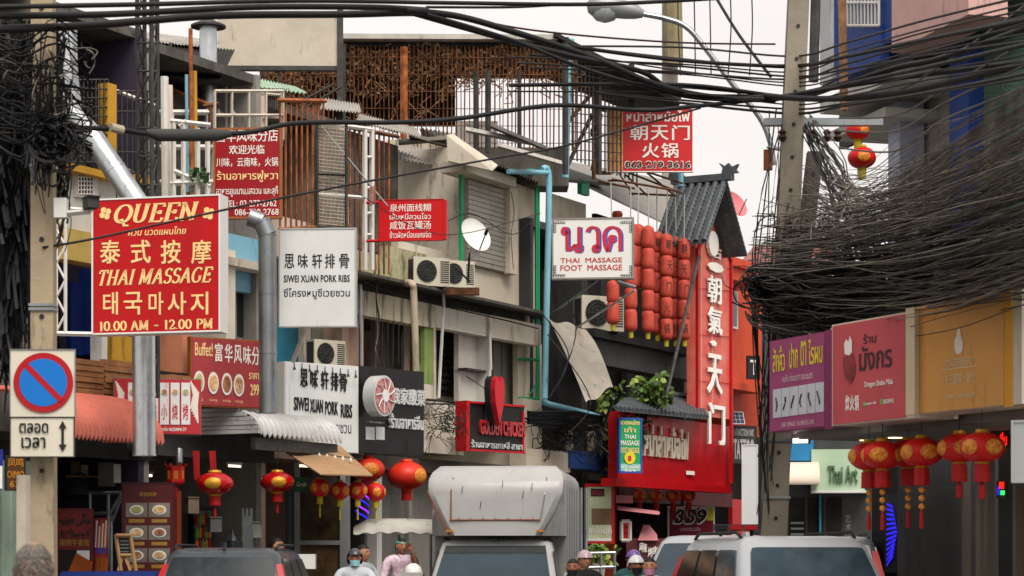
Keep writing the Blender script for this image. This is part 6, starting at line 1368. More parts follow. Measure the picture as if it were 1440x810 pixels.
def car(name, label, paint, Lc=4.4, Wc=1.8, H=1.62, belt=.98, hood=1.05, tailf=.1, slope_f=.75, slope_r=.3, rails=False, rear_wiper=False, group=None, glass=cglass):
    """front at -y; hood length, windscreen slope and rear slope in metres"""
    t = thing(name, label, 'car', (0,0,0), group); w = Wc/2; y0, y1 = -Lc/2, Lc/2
    loft(MB(), [rrect(w-.1,y0+.1,y1-.08,.22,.2), rrect(w,y0,y1,.42,.25), rrect(w,y0+.02,y1,.7,.28), rrect(w-.03,y0+.1,y1-.04,belt-.12,.3), rrect(w-.08,y0+.28,y1-.1,belt,.3)]).build('body', paint, t, smooth=55)
    b0, b1 = y0+hood, y1-tailf; r0, r1 = b0+slope_f, b1-slope_r
    G = [(w-.08,b0,b1,belt-.02,.12), (w-.16,b0+slope_f*.5,b1-slope_r*.5,(belt-.02+H-.09)/2,.12), (w-.24,r0,r1,H-.09,.14), (w-.3,r0+.12,r1-.1,H-.02,.16), (w-.42,r0+.35,r1-.3,H,.2)]
    loft(MB(), [rrect(*g) for g in G]).build('cabin', paint, t, smooth=50)
    def face(px_, name_, m_):
        return px_
    # glass laid just proud of the cabin faces, each pane with rounded corners
    def pane(A, B, C_, D, name_, out, m_=glass):
        A, B, C_, D = map(Vector, (A, B, C_, D)); o = Vector(out)*.014; pts = []
        for p, q, r_ in ((A,D,B),(B,A,C_),(C_,B,D),(D,C_,A)):
            pts += [p.lerp(q,.07), p.lerp(q,.02).lerp(p.lerp(r_,.02),.5), p.lerp(r_,.07)]
        return MB().prism([p+o for p in pts], Vector(out)*-.02).build(name_, m_, t)
    hb, ht = belt+.03, H-.12
    def at(z): f = (z-belt)/(H-.09-belt); return (w-.08+(-.16)*f, b0+slope_f*f, b1-slope_r*f)
    xb, fb, rb = at(hb); xt, ft, rt = at(ht)
    pane((-xb+.1,fb,hb),(xb-.1,fb,hb),(xt-.08,ft,ht),(-xt+.08,ft,ht),'windscreen',(0,-1.2,.6))
    pane((xb-.1,rb,hb),(-xb+.1,rb,hb),(-xt+.08,rt,ht),(xt-.08,rt,ht),'rear_window',(0,1.6,.4))
    nf = 3; 
    for sg in (-1, 1):
        for i in range(nf):
            u0, u1 = (i+.06)/nf, (i+.94)/nf
            q = lambda u, z: (sg*(at(z)[0]+.004), at(z)[1]+.16+(at(z)[2]-at(z)[1]-.3)*u, z)
            pane(q(u0,hb), q(u1,hb), q(u1,ht-.02), q(u0,ht-.02), 'side_window', (sg*1.3,0,.2), tint if i else glass)
        m_ = MB(); loft(m_, [[(sg*(w+.02),fb+.12,belt+.02),(sg*(w+.2),fb+.1,belt+.0),(sg*(w+.2),fb+.1,belt+.14),(sg*(w+.03),fb+.12,belt+.13)], [(sg*(w+.02),fb+.24,belt+.02),(sg*(w+.18),fb+.24,belt+.02),(sg*(w+.18),fb+.24,belt+.12),(sg*(w+.03),fb+.24,belt+.12)]]).build('wing_mirror', paint, t)
        MB().box(sg*(w-.3)-.18, sg*(w-.3)+.18, y0+.02, y0+.2, .62, .78).build('headlight', headl, t)
        loft(MB(), [[(sg*(w-.02),y1-.22,.7),(sg*(w-.02),y1+.0,.7),(sg*(w-.22),y1+.02,.7),(sg*(w-.22),y1-.1,.7)], [(sg*(w-.05),y1-.24,belt),(sg*(w-.05),y1-.06,belt),(sg*(w-.24),y1-.05,belt),(sg*(w-.24),y1-.15,belt)], [(sg*(w-.2),y1-.42-slope_r*.7,H-.2),(sg*(w-.2),y1-.14-slope_r*.7,H-.2),(sg*(w-.28),y1-.12-slope_r*.7,H-.2),(sg*(w-.28),y1-.3-slope_r*.7,H-.2)]]).build('tail_light', tail, t)
        for yy in (y0+.85, y1-.85):
            K = Matrix.Translation((sg*(w-.12),yy,.33)) @ Matrix.Rotation(R(90),4,'Y'); wh = MB().lathe([(.33,-.11),(.34,0),(.33,.11)], 22, K).build('wheel', rubber, t); MB().lathe([(.2,-.115),(.2,.115)], 16, K).build('rim', trim, wh)
        if rails: MB().tube([(sg*(w-.3),r0+.25,H-.02),(sg*(w-.29),r0+.4,H+.035),(sg*(w-.29),r1-.4,H+.035),(sg*(w-.3),r1-.2,H-.02)], .018, 6).build('roof_rail', plast, t)
    for sg in (-1,1): MB().bar((sg*.1,fb-.01,hb-.01),(sg*.45,fb+.03,hb+.07),.009).build('wiper', plast, t)
    MB().prism([(xt-.42,ft-.03,ht-.12),(xt-.3,ft-.03,ht-.12),(xt-.3,ft-.03,ht-.06),(xt-.42,ft-.03,ht-.06)],(0,-.006,0)).build('tax_sticker', wpan, t)
    MB().box(-.09,.09,ft+.02,ft+.05,ht-.1,ht-.04).build('inner_mirror', plast, t)
    MB().box(-.55,.55,y0-.02,y0+.1,.35,.6).build('grille', plast, t); MB().box(-.26,.26,y0-.03,y0-.02,.4,.5).build('number_plate', whitec, t)
    MB().box(-.26,.26,y1+.0,y1+.012,.6,.72).build('number_plate', whitec, t); MB().box(-w+.1,w-.1,y1-.02,y1+.03,.3,.5).build('bumper', plast, t)
    MB().prism([(-.02,r1-.2,H),(.02,r1-.2,H),(.02,r1-.06,H),(-.02,r1-.06,H)], (0,.03,.06)).build('fin_antenna', paint, t)
    return t
def put(o, px, Z, yaw): v = gz(P(px, 785, Z)); o.location = v; o.rotation_euler = (0,0,R(yaw)); return o
# dark car seen from behind, rear towards the camera => turned by 180
c1 = put(car('parked_car', 'dark grey hatchback with red tail lights at lower left, seen from behind', cdark, 4.2, 1.85, 1.73, 1.05, 1.0, .05, .7, .35, rails=True, glass=mat('car_glass_dark','#1d252b',.06,var=.2,spec=.25,local=True)), 343, 29.5, 178)
c2 = put(car('parked_car', 'white sport utility car with black roof rails at lower right', cwhite, 4.1, 1.76, 1.82, 1.1, .9, .1, .5, .35, rails=True, glass=mat('car_glass_bright','#3c4b55',.04,var=.3,spec=.35,local=True)), 1106, 22.9, 10)
c3 = put(car('parked_car', 'white car with large windscreen parked behind the white sport utility car', cwhite, 4.5, 1.9, 1.92, 1.0, 1.05, .1, 1.1, .3), 1000, 31.5, -16)
c4 = put(car('parked_car', 'farther silver car roof seen right of the white sport utility car', trim, 4.4, 1.8, 1.9, 1.05, 1.0, .1, .7, .35, rails=True), 1150, 33, 176)
c5 = put(car('parked_car', 'distant white car roofs in the gap left of the neon feather', cwhite, 4.4, 1.8, 1.85, 1.05, 1., .1, .7, .35), 1228, 44, 10)
sg_ = thing('light_bar_rack', 'dark roof light bar standing above the white car behind', 'rack', P(1010,745,31)); MB().box(-.3,.32,-.1,.1,-.045,.045, Matrix.Translation(P(1034,742,31.2))).build('bar', greysteel, sg_)
for x in (-.2,0,.2): MB().box(x-.08,x+.08,-.115,-.1,-.03,.03, Matrix.Translation(P(1034,742,31.2))).build('lamp_lens', plast if x < 0 else tail, sg_)
for x in (-.2,.22): MB().box(x-.02,x+.02,-.03,.03,-.12,-.045, Matrix.Translation(P(1034,742,31.2))).build('foot', plast, sg_)
# --- box truck
tr = thing('box_truck', 'small white box truck with a rounded overcab body facing the camera', 'truck', (0,0,0))
tw = mat('truck_white', '#a4a4a3', .35, var=.05, dirt=.06, dirtcol='#77695a', stretch=.12, local=True, coat=.2); tg_ = mat('truck_side', '#8d8d8b', .45, .1, var=.08, dirt=.15, local=True); rs = mat('rust_line', '#8a4f36', .8, var=.3, local=True, scale=20)
hwb = .92
def sec(y, hw_, zt, zb, c): 
    pts = [(-hw_,zb),(hw_,zb)]
    for a in (0,22,45,68,90): pts.append((hw_-c+c*math.cos(R(a)), zt-c+c*math.sin(R(a))))
    for a in (90,112,135,158,180): pts.append((-hw_+c+c*math.cos(R(a)), zt-c+c*math.sin(R(a))))
    return [(x, y, z) for x, z in pts]
loft(MB(), [sec(0,hwb,2.93,.75,.22), sec(3.2,hwb,2.93,.75,.22)]).build('box_body', tg_, tr, smooth=50)
# overcab nose: rounded at the top, side corners cut in towards the bottom
loft(MB(), [sec(-.0,hwb,2.93,1.92,.22), sec(-.35,hwb,2.92,1.92,.24)]).build('nose_body', tw, tr, smooth=50)
V = {}
nose = MB()
top = [(x,-.35,z) for x,_,z in sec(0,hwb,2.92,1.92,.24)]
rows_ = []
for t in range(0, 11):
    z = 1.92+t*.1; f = (z-1.92)/1.0
    hwf = .62+.30*min(1, f/.62)**.9; 
    yf = -.86 + (.0 if f < .6 else .42*((f-.6)/.4)**2.2)
    hwt = hwf if f < .8 else hwf-.12*((f-.8)/.2)**2
    rows_.append([(-hwb if z < 2.7 else -(hwb-.2*((z-2.7)/.22)**2),-.35,z),(-hwt,yf+.05,z),(-hwt+.07,yf,z),(-.3,yf-.02,z),(.3,yf-.02,z),(hwt-.07,yf,z),(hwt,yf+.05,z),(hwb if z < 2.7 else (hwb-.2*((z-2.7)/.22)**2),-.35,z)])
n = 8; vs = [p for r_ in rows_ for p in r_]; fs = [(i*n+j, i*n+j+1, (i+1)*n+j+1, (i+1)*n+j) for i in range(10) for j in range(7)]+[tuple(range(7,-1,-1)), tuple(10*n+j for j in range(8))]
nose.add(vs, fs).build('nose_front', tw, tr, smooth=35)
MB().tube([(-.62,-.885,2.14),(.62,-.885,2.14)], .012, 5).build('seam', rs, tr); MB().tube([(-.6,-.885,2.14),(-.6,-.87,2.55),(-.58,-.76,2.74)], .01, 5).build('seam', rs, tr); MB().tube([(.62,-.885,2.14),(.68,-.87,2.5),(.7,-.77,2.74)], .008, 5).build('seam', trim, tr)
for sg in (-1, 1): MB().tube([(sg*.62,-.85,1.93),(sg*.78,-.85,2.2),(sg*.93,-.8,2.56)], .012, 5).build('corner_seam', rs if sg < 0 else trim, tr)
for k in range(7): MB().lathe([(.012,0),(.012,.01)], 6, Matrix.Translation((-.5+k*.17,-.89,2.165)) @ Matrix.Rotation(R(90),4,'X')).build('rivet', trim, tr)
for x_ in (-.62,.62): MB().box(x_-.05,x_+.05,-.9,-.86,1.97,2.0).build('marker_lamp', mat('amber_lens','#b5701c',.3,local=True), tr)
for x_, z_ in ((-.45,2.62),(.1,2.7),(.38,2.55),(-.2,2.4),(.5,2.66)): MB().tube([(x_,-.895+.0*z_,z_-.1),(x_+.01,-.885,z_)], .004, 4).build('scratch', plast, tr)
for sg in (-1, 1):
    MB().box(sg*.925-.01, sg*.925+.01, 0, .05, .78, 2.65).build('edge_rail', trim, tr); MB().box(sg*.925-.01, sg*.925+.01, 3.1, 3.15, .78, 2.65).build('edge_rail', trim, tr)
for y in (.6,1.2,1.8,2.4): MB().box(.92,.935,y,y+.03,.8,2.66).build('side_rib', trim, tr)
# cab
loft(MB(), [rrect(.78,-2.0,0.0,.35,.2), rrect(.83,-2.1,0,.55,.22), rrect(.83,-2.05,0,.9,.25), rrect(.79,-1.6,0,1.08,.2)]).build('cab_lower', tw, tr, smooth=50)
loft(MB(), [rrect(.79,-1.35,-.05,1.06,.12), rrect(.74,-.95,-.05,1.45,.12), rrect(.68,-.72,-.06,1.72,.12), rrect(.6,-.6,-.1,1.77,.12)]).build('cab_upper', tw, tr, smooth=50)
def quad(A, B, C_, D, th, nm, m_): MB().prism([A,B,C_,D], th).build(nm, m_, tr)
quad((-.72,-1.32,1.11),(.72,-1.32,1.11),(.62,-.80,1.66),(-.62,-.80,1.66),(0,.02,.02),'windscreen',cglass)
quad((-.635,-.88,1.585),(.635,-.88,1.585),(.62,-.81,1.665),(-.62,-.81,1.665),(0,-.01,-.01),'sun_strip',black)
for sg in (-1, 1):
    A = [(sg*.795,-1.15,1.1),(sg*.795,-.2,1.1),(sg*.71,-.2,1.62),(sg*.715,-.78,1.6)]; MB().prism(A, (sg*.012,0,0)).build('side_window', tint, tr)
    MB().box(sg*1.0-.12, sg*1.0+.12, -1.32, -1.24, 1.02, 1.3).build('wing_mirror', tw, tr); MB().bar((sg*.8,-1.2,1.2),(sg*.95,-1.28,1.16),.015).build('mirror_arm', plast, tr)
    MB().tube([(sg*.6,-.62,1.775),(sg*.66,-.5,1.78)], .02, 5).build('roof_clip', plast, tr)
    MB().box(sg*.6-.15, sg*.6+.15, -2.12, -2.0, .6, .78).build('headlight', headl, tr)
    for yy in (-1.35, 2.2):
        K = Matrix.Translation((sg*.72,yy,.34)) @ Matrix.Rotation(R(90),4,'Y'); wh = MB().lathe([(.34,-.1),(.34,.1)], 22, K).build('wheel', rubber, tr); MB().lathe([(.2,-.105),(.2,.105)], 14, K).build('rim', trim, wh)
MB().box(-.02,.02,-.78,-.74,1.74,1.79).build('roof_stub', plast, tr); MB().box(.44,.52,-.99,-.97,1.2,1.3, Matrix.Translation((0,0.0,0.0))).build('tax_sticker', wpan, tr)
MB().box(-.5,.5,-2.1,-2.04,.42,.58).build('grille', plast, tr); MB().box(-.2,.2,-2.13,-2.1,.34,.44).build('number_plate', whitec, tr)
for x in (-.12,.12): MB().prism([(x-.1,-.3,1.84),(x+.1,-.3,1.84),(x+.06,-.3,1.91),(x-.06,-.3,1.91)], (0,.05,0)).build('green_plastic_piece', mat('bottle_green','#1d5a42',.4,local=True), tr)
for ch_ in tr.children:
    n_ = ch_.name.split('.')[0]
    if n_ in ('cab_upper','windscreen','sun_strip','side_window','wing_mirror','mirror_arm','roof_clip','roof_stub','tax_sticker','cab_lower'):
        ch_.scale.x = 1.1; ch_.location.x *= 1.1
        if n_ != 'cab_lower': ch_.location.z += .1
        else: ch_.scale.z = 1.25; ch_.location.z += .1
put(tr, 704, 33.0, -5); tr.scale = (1.04, 1, 1)
# ---------------------------------------------------------------- people
skin = mat('skin_tan', '#a8745a', .6, var=.08, local=True, scale=6); skin2 = mat('skin_brown', '#8a5a42', .6, var=.08, local=True, scale=6); hairm = mat('hair_black', '#17120f', .6, var=.2, local=True, scale=30)
def skinmesh(chain, subdiv=2):
    """chain: list of (index parent, (x,y,z), radius) grown with a skin modifier into one surface"""
    me = bpy.data.meshes.new('b'); me.from_pydata([c[1] for c in chain], [(c[0], i) for i, c in enumerate(chain) if c[0] is not None], [])
    o = bpy.data.objects.new('b', me); COL.objects.link(o); m1 = o.modifiers.new('s', 'SKIN'); m1.use_smooth_shade = True
    for i, c in enumerate(chain):
        r_ = c[2] if isinstance(c[2], tuple) else (c[2], c[2]); me.skin_vertices[0].data[i].radius = r_
    me.skin_vertices[0].data[0].use_root = True
    m2 = o.modifiers.new('d', 'SUBSURF'); m2.levels = subdiv; m2.render_levels = subdiv
    dg = bpy.context.evaluated_depsgraph_get(); ev = o.evaluated_get(dg); out = bpy.data.meshes.new_from_object(ev)
    v = [tuple(x.co) for x in out.vertices]; f = [tuple(p.vertices) for p in out.polygons]
    bpy.data.objects.remove(o); return v, f
def head_mesh(c, sz=1.):
    """a head with brow, nose, mouth, chin and ears, facing -y"""
    mb = MB(); N, Mr = 28, 20; vs = []
    for i in range(Mr+1):
        ph = math.pi*i/Mr
        for j in range(N):
            th = 2*math.pi*j/N; x, y, z = math.sin(ph)*math.cos(th), math.sin(ph)*math.sin(th), math.cos(ph)
            fx, fy, fz = x*.076, y*.094, z*.116
            if z < 0: k = -z; fx *= 1-.32*k; fy *= 1-.12*k
            if y < 0:
                g = math.exp(-(x/.16)**2-((z+.08)/.16)**2); fy -= .022*g*(1 if z > -.25 else .4)        # nose
                fy += .008*(math.exp(-((abs(x)-.38)/.17)**2-((z-.12)/.10)**2))                           # eye sockets
                fy -= .006*math.exp(-(x/.28)**2-((z+.47)/.06)**2)+.006*math.exp(-(x/.28)**2-((z+.58)/.05)**2)
                fy -= .008*math.exp(-(x/.3)**2-((z+.85)/.15)**2)
            g = math.exp(-((abs(x)-1)/.12)**2-(y/.22)**2-((z+.02)/.25)**2); fx += math.copysign(.018*g, x)
            vs.append((fx, fy, fz))
    fs = [(i*N+j, (i+1)*N+j, (i+1)*N+(j+1) % N, i*N+(j+1) % N) for i in range(Mr) for j in range(N)]
    return [(c[0]+v[0]*sz, c[1]+v[1]*sz, c[2]+v[2]*sz) for v in vs], fs
def person(label, px, Z, head_py, yaw, top='#888888', pants='#20222a', sk=skin, hair='short', hat=None, mask=None, arms='down', female=False, turn=0, height=None, cat='person', topvar=None, bald=False, hat2=None, wide=1.):
    """standing adult 1.7 tall at scale 1; the head top is put at image row head_py"""
    t = thing('person', label, cat, (0,0,0)); H = 1.7; w = .92 if female else 1.; w *= wide
    ch = [(None,(0,0,.95),(.15*w,.11)), (0,(0,.0,1.12),(.13*w,.10)), (1,(0,.0,1.28),(.165*w,.11)), (2,(0,.01,1.40),(.14*w,.085)), (3,(0,.01,1.47),.055), (4,(0,0,1.56),.05)]
    for sg in (-1, 1):
        b0 = len(ch); ch += [(0,(sg*.10,0,.86),.085), (b0,(sg*.11,-.01,.48),.055), (b0+1,(sg*.11,.01,.1),.038), (b0+2,(sg*.115,-.13,.035),.032)]
        b0 = len(ch); sh = (sg*.19*w,.01,1.40)
        if arms == 'mouth' and sg == 1: el, wr = (sg*.26,-.1,1.16), (sg*.07,-.2,1.50)
        elif arms == 'mouth': el, wr = (sg*.27,-.02,1.15), (sg*.34,-.24,1.12)
        elif arms == 'ride': el, wr = (sg*.28,-.12,1.16), (sg*.30,-.4,1.08)
        else: el, wr = (sg*.25,.02,1.12), (sg*.25,-.05,.86)
        ch += [(3,sh,.06), (b0,el,.045), (b0+1,wr,.03)]
        d = (Vector(wr)-Vector(el)).normalized(); pw = Vector(wr)+d*.06; ch.append((b0+2,tuple(pw),(.034,.02)))
        pi_ = len(ch)-1; side = d.cross(Vector((0,1,0))).normalized() if abs(d.y) < .8 else Vector((1,0,0))
        for q, l_ in zip((-.03,-.01,.01,.03), (.055,.068,.064,.05)):
            f1 = pw+side*q+d*.04; b1 = len(ch); ch += [(pi_,tuple(f1),.009), (b1,tuple(f1+d*l_*.5+Vector((0,-.008,0))),.008), (b1+1,tuple(f1+d*l_*.9+Vector((0,-.022,0))),.007)]
        th = pw-side*.035*sg; b1 = len(ch); ch += [(pi_,tuple(th+d*.0),.011), (b1,tuple(th-side*.012*sg+d*.035),.009)]
    v, f = skinmesh(ch, 1)
    hv, hf = head_mesh((0,-.015,1.585)); n = len(v)
    ztop = lambda p: True
    bm = MB(); bm.add(v, f); bm.add(hv, hf)
    body = bm.build('body', sk, t, smooth=180)
    # garments: shells pushed out from the same surface
    from mathutils import kdtree
    me = bpy.data.meshes.new('x'); me.from_pydata(v, [], f); me.update(); nr = [tuple(x.normal) for x in me.vertices]
    def shell_(cond, off, name, m_):
        keep = [q for q in f if all(cond(v[i]) for i in q)]; ids = sorted({i for q in keep for i in q}); mp_ = {a: b for b, a in enumerate(ids)}
        if not keep: return
        MB().add([tuple(v[i][k]+nr[i][k]*off for k in range(3)) for i in ids], [tuple(mp_[i] for i in q) for q in keep]).build(name, m_, t, smooth=180)
    tm = mat('cloth_'+top.strip('#'), top, .85, var=.12, local=True, scale=7) if not topvar else topvar
    shell_(lambda p: .82 < p[2] < 1.475 and abs(p[0]) < (.31 if arms != 'down' else .4) and not (p[2] < 1.12 and abs(p[0]) > .2) and p[1] > -.19, .014, 'shirt', tm)
    shell_(lambda p: p[2] < .98 and abs(p[0]) < .21 and p[2] > .08, .012, 'trousers', mat('cloth_'+pants.strip('#'), pants, .85, var=.12, local=True, scale=7))
    shell_(lambda p: p[2] < .1, .01, 'shoe', black)
    hc = (0,-.015,1.585)
    def cap(zmin, r_, m_, nm, front=.0, sc3=(1,1.18,1.35), back=None):
        prof = []; K = Matrix.Translation((0,-.012,1.585)) @ Matrix.Diagonal((sc3[0]*r_, sc3[1]*r_, sc3[2]*r_, 1))
        mb = MB(); N, Mr = 24, 12; vs_ = []
        for i in range(Mr+1):
            for j in range(N):
                th_ = 2*math.pi*j/N; lim = math.acos(max(-1, min(1, zmin if back is None or math.sin(th_) < .15 else back))); ph = .001+(lim-.001)*i/Mr
                if math.sin(th_) < -.2: ph = min(ph, math.acos(max(-1,min(1,front))))
                vs_.append((math.sin(ph)*math.cos(th_), math.sin(ph)*math.sin(th_), math.cos(ph)))
        fs_ = [(i*N+j,(i+1)*N+j,(i+1)*N+(j+1) % N,i*N+(j+1) % N) for i in range(Mr) for j in range(N)]
        return mb.add(vs_, fs_, K).build(nm, m_, t, smooth=60)
    if hair == 'short' : cap(.15, .0835, hairm, 'hair', .55, (1,1.22,1.44), -.25)
    if hair == 'long': cap(-.1, .085, hairm, 'hair', .6, (1,1.22,1.44), -.95)
    if hair == 'greyring':
        gh = mat('grey_hair', '#77726c', .8, var=.3, local=True, scale=40); mb = MB(); rr_ = random.Random(5)
        for k in range(1500):
            a = rr_.uniform(-.6, math.pi+.6); z = rr_.uniform(-.55,.6) if k % 3 else rr_.uniform(.5,.93); q = math.sqrt(1-z*z); c_ = Vector((.079*q*math.cos(a), .098*q*math.sin(a)-.012, 1.585+.118*z)); n_ = Vector((math.cos(a), math.sin(a), .5)).normalized()
            s_ = Vector((-math.sin(a), math.cos(a), 0))*.004; e_ = c_+n_*.012+Vector((rr_.uniform(-.01,.01), rr_.uniform(-.01,.01), -.018)); mb.add([c_-s_, c_+s_, e_], [(0,1,2)])
        mb.build('hair', gh, t)
    if hat: cap(hat[1], hat[2], mat('hat_'+hat[0].strip('#'), hat[0], .35, var=.08, local=True, coat=.4), hat[3], hat[4], (1,1.15,1.3), hat[5] if len(hat) > 5 else None)
    if mask:
        def fn(u, v_):
            a = -math.pi/2+(u-.5)*2.0; z = -.02-.075*v_; rx = .079*(1-.2*v_); return (rx*1.02*math.cos(a), .104*math.sin(a)*(1-.05*v_)-.022-(.008 if abs(u-.5) < .2 else 0), 1.585+z)
        MB().sheet(fn, 10, 5, (0,.003,0)).build('face_mask', mat('mask_'+mask.strip('#'), mask, .8, var=.05, local=True), t, smooth=60)
    for sg in (-1, 1):
        MB().lathe([(.001,-.007),(.011,0),(.001,.007)], 8, Matrix.Translation((sg*.030,-.094,1.598)) @ Matrix.Diagonal((1,.5,.7,1))).build('eye', blackp, t)
        MB().tube([(sg*.016,-.108,1.616),(sg*.032,-.106,1.622),(sg*.048,-.098,1.616)], .0035, 4).build('eyebrow', hairm, t)
    if hat2 == 'visor': MB().prism([(-.075,-.1,1.64),(.075,-.1,1.64),(.06,-.15,1.63),(-.06,-.15,1.63)], (0,0,.006)).build('visor', black, t)
    if hat2 == 'cap': MB().tube([(-.085,-.02,1.6),(-.087,-.02,1.5),(-.05,-.08,1.455)], .008, 5).build('chin_strap', black, t)
    top_z = EYE+(HY-head_py)/F*Z; t.location = (*gz(P(px,785,Z)).xy, 0); s = top_z/1.70
    t.scale = (s,)*3; t.rotation_euler = (0,0,R(yaw)); return t
person('old man with balding grey head seen from behind at lower left', 46, 9.3, 763, 178, '#5a5a5c', hair='greyring', sk=mat('bald_skin', '#94705c', .5, var=.1, local=True, scale=6), wide=1.1)
person('dark haired person in profile in the shop behind the dark car', 388, 34, 756, 70, '#2a2a2e', sk=skin, arms='down')
person('motorcycle rider in dark helmet and pale blue face mask', 499, 29.5, 773, 5, '#b9bec6', sk=skin, hair=None, hat=('#3c3a44', -.35, .105, 'helmet', .42, -.5), mask='#8fc6cc', arms='ride', hat2='visor')
person('dark haired passenger in grey shirt leaning behind the helmeted rider', 509, 30.4, 766, 60, '#9ba3a8', arms='ride')
person('street vendor in pale pink patterned shirt with teal cap covering the mouth', 564, 34.2, 757, 25, '#c9a9b4', sk=skin, hair='short', hat=('#5aa08c', .25, .088, 'cap', .45), arms='mouth', topvar=mat('pink_pattern', '#c2a0b4', .85, var=.2, col2='#d8c6d0', local=True, scale=25, tex='vor'), hat2='cap')
person('man with black face mask at the lower edge beside the truck', 806, 26, 786, -10, '#2a6a48', sk=skin2, mask='#15161a')
person('rider wearing a pale pink and dark helmet behind the man with black mask', 822, 28, 776, 20, '#1c1d20', sk=skin, hair=None, hat=('#b49aa4', -.1, .108, 'helmet', .3, -.3))
person('person with purple helmet half hidden behind the white helmet', 891, 29, 775, 0, '#25504c', sk=skin2, hair=None, hat=('#6a4a98', -.1, .105, 'helmet', .3, -.3), mask='#15161a')
person('rider in white helmet with black face mask', 894, 26.5, 783, 12, '#2d5e5a', sk=skin2, hair=None, hat=('#c6c8cc', -.12, .108, 'helmet', .32, -.35), mask='#101114', arms='ride')
person('woman with dark hair tied back and pink face mask', 914, 25.8, 784, -8, '#aeb0a8', sk=skin, hair='short', mask='#b87a94', female=True)
for px, Z, lb, c_ in ((652, 31, 'white helmet top of a rider just left of the truck cab', 0),):
    pass
tag(MB().lathe([(.13,-.08),(.14,0),(.11,.09),(.04,.14)], 16, Matrix.Translation(P(581,806,32.5))).build('helmet', whitec, smooth=60), 'white helmet lying on the cart counter beside the vendor', 'helmet')

# ---------------------------------------------------------------- satellite dish, air conditioners and wall clutter
ds = thing('satellite_dish', 'white satellite dish tilted in front of the roller shutter', 'satellite dish', WL.p(662,372,.2))
Kd = Matrix.Translation(P(665,333,39.2)) @ rot(R(42)) @ Matrix.Rotation(R(68),4,'X') @ Matrix.Rotation(R(0),4,'Y')
MB().lathe([(.012,.0),(.10,.008),(.19,.028),(.27,.06),(.31,.085),(.315,.09),(.305,.078),(.26,.045),(.18,.015),(.09,-.006),(.011,-.012)][::1], 30, Kd).build('dish', whitec, ds, smooth=60)
MB().tube([Kd @ Vector((0,-.29,.07)), Kd @ Vector((0,-.1,.33))], .012, 6).build('feed_arm', greysteel, ds)
MB().tube([Kd @ Vector((0,-.12,.30)), Kd @ Vector((0,-.06,.38))], .03, 8).build('receiver', plast, ds)
MB().tube([P(664,345,39.4), P(660,362,39.5), P(658,398,39.6)], .022, 8).build('mast', greysteel, ds); MB().bar(P(640,375,39.5), P(661,397,39.6), .015).build('brace', greysteel, ds); MB().box(-.08,.08,-.03,.03,-.12,.12, Matrix.Translation(P(668,352,39.3))).build('junction_box', whitec, ds)
d2 = thing('satellite_dish', 'faded pink satellite dish behind the tiled gable ridge', 'satellite dish', P(1032,290,62))
K2 = Matrix.Translation(P(1030,290,62)) @ rot(R(40)) @ Matrix.Rotation(R(62),4,'X')
MB().lathe([(.02,.0),(.2,.02),(.34,.07),(.4,.12),(.41,.125),(.39,.1),(.33,.05),(.19,.005),(.02,-.02)], 26, K2).build('dish', mat('faded_pink', '#c9737a', .6, var=.08), d2, smooth=60)
MB().tube([K2 @ Vector((0,-.35,.1)), K2 @ Vector((.05,-.1,.5))], .015, 5).build('feed_arm', greysteel, d2); MB().bar(P(1030,292,62.2), P(1026,360,62.2), .03).build('mast', greysteel, d2)
g_ = 'air conditioners on the left row'
ac_unit('large old air conditioner with rusty grille on the ledge below the small red sign', WL, 603, 403, .35, .82, -35, g_)
ac_unit('white air conditioner behind the old one, left of the satellite dish', WL, 640, 405, .0, .8, -30, g_)
ac_unit('cream air conditioner on top of the white Siwei sign', WL, 458, 518, .1, .75, -20, g_)
ac_unit('small white air conditioner behind the upright grey duct below the QUEEN sign', WL, 238, 510, -.4, .6, 0, g_)
ac_unit('tall cream air conditioner mounted under the white massage sign', WL, 842, 466, .25, 1.15, -35, g_)
def clutter_line(label, pts, r, m): tag(MB().tube(cr([WL.p(*p) for p in pts], 5), r, 5).build('conduit', m), label, 'conduit')
for i, (lb, pts, r_, m_) in enumerate((
  ('thin grey conduit hanging down in front of the pinkish wall', [(531,390,.3),(529,420,.3),(533,450,.1),(530,500,.1)], .014, cabg),
  ('black conduit looping under the first floor eave', [(510,395,.3),(560,414,.3),(620,430,.3),(700,448,.3),(756,462,.3)], .014, cab),
  ('dark conduit along the bottom of the first floor balconies', [(600,562,.2),(640,566,.2),(700,580,.2),(745,590,.2)], .022, cab),
  ('second dark conduit along the bottom of the balconies', [(600,568,.25),(650,570,.25),(700,586,.25),(745,594,.25)], .016, cabg),
  ('thin wire across the white recessed wall beside the green pillar', [(640,520,-.3),(665,535,-.2),(690,552,.1)], .008, cab),
  ('pale wire hanging beside the roller shutter', [(719,270,-.2),(723,300,-.2),(719,330,-.2),(722,378,-.2)], .01, cabl),
  ('grey pipe running up the corner of the pinkish house', [(507,400,.1),(507,520,.1)], .03, steel),
  ('thin cable drooping over the beige rooftop room', [(600,330,-.3),(660,300,-.2),(720,330,-.2),(756,300,-.1)], .008, cab),
  ('black cable hanging off the mould streaked beam end', [(529,420,.15),(531,470,.15),(528,492,.15),(534,510,.15)], .012, cabl))): clutter_line(lb, pts, r_, m_)
# steel grille on the first floor balcony
lr2 = thing('balcony_grille', 'grey steel balcony grille in front of the dark louvred bay', 'grille', WL.p(565, 560))
for i in range(9): MB().bar(WL.p(530+i*7.6, 446+i*1.3, .02), WL.p(530+i*7.6, 512, .02), .008).build('bar', greysteel, lr2)
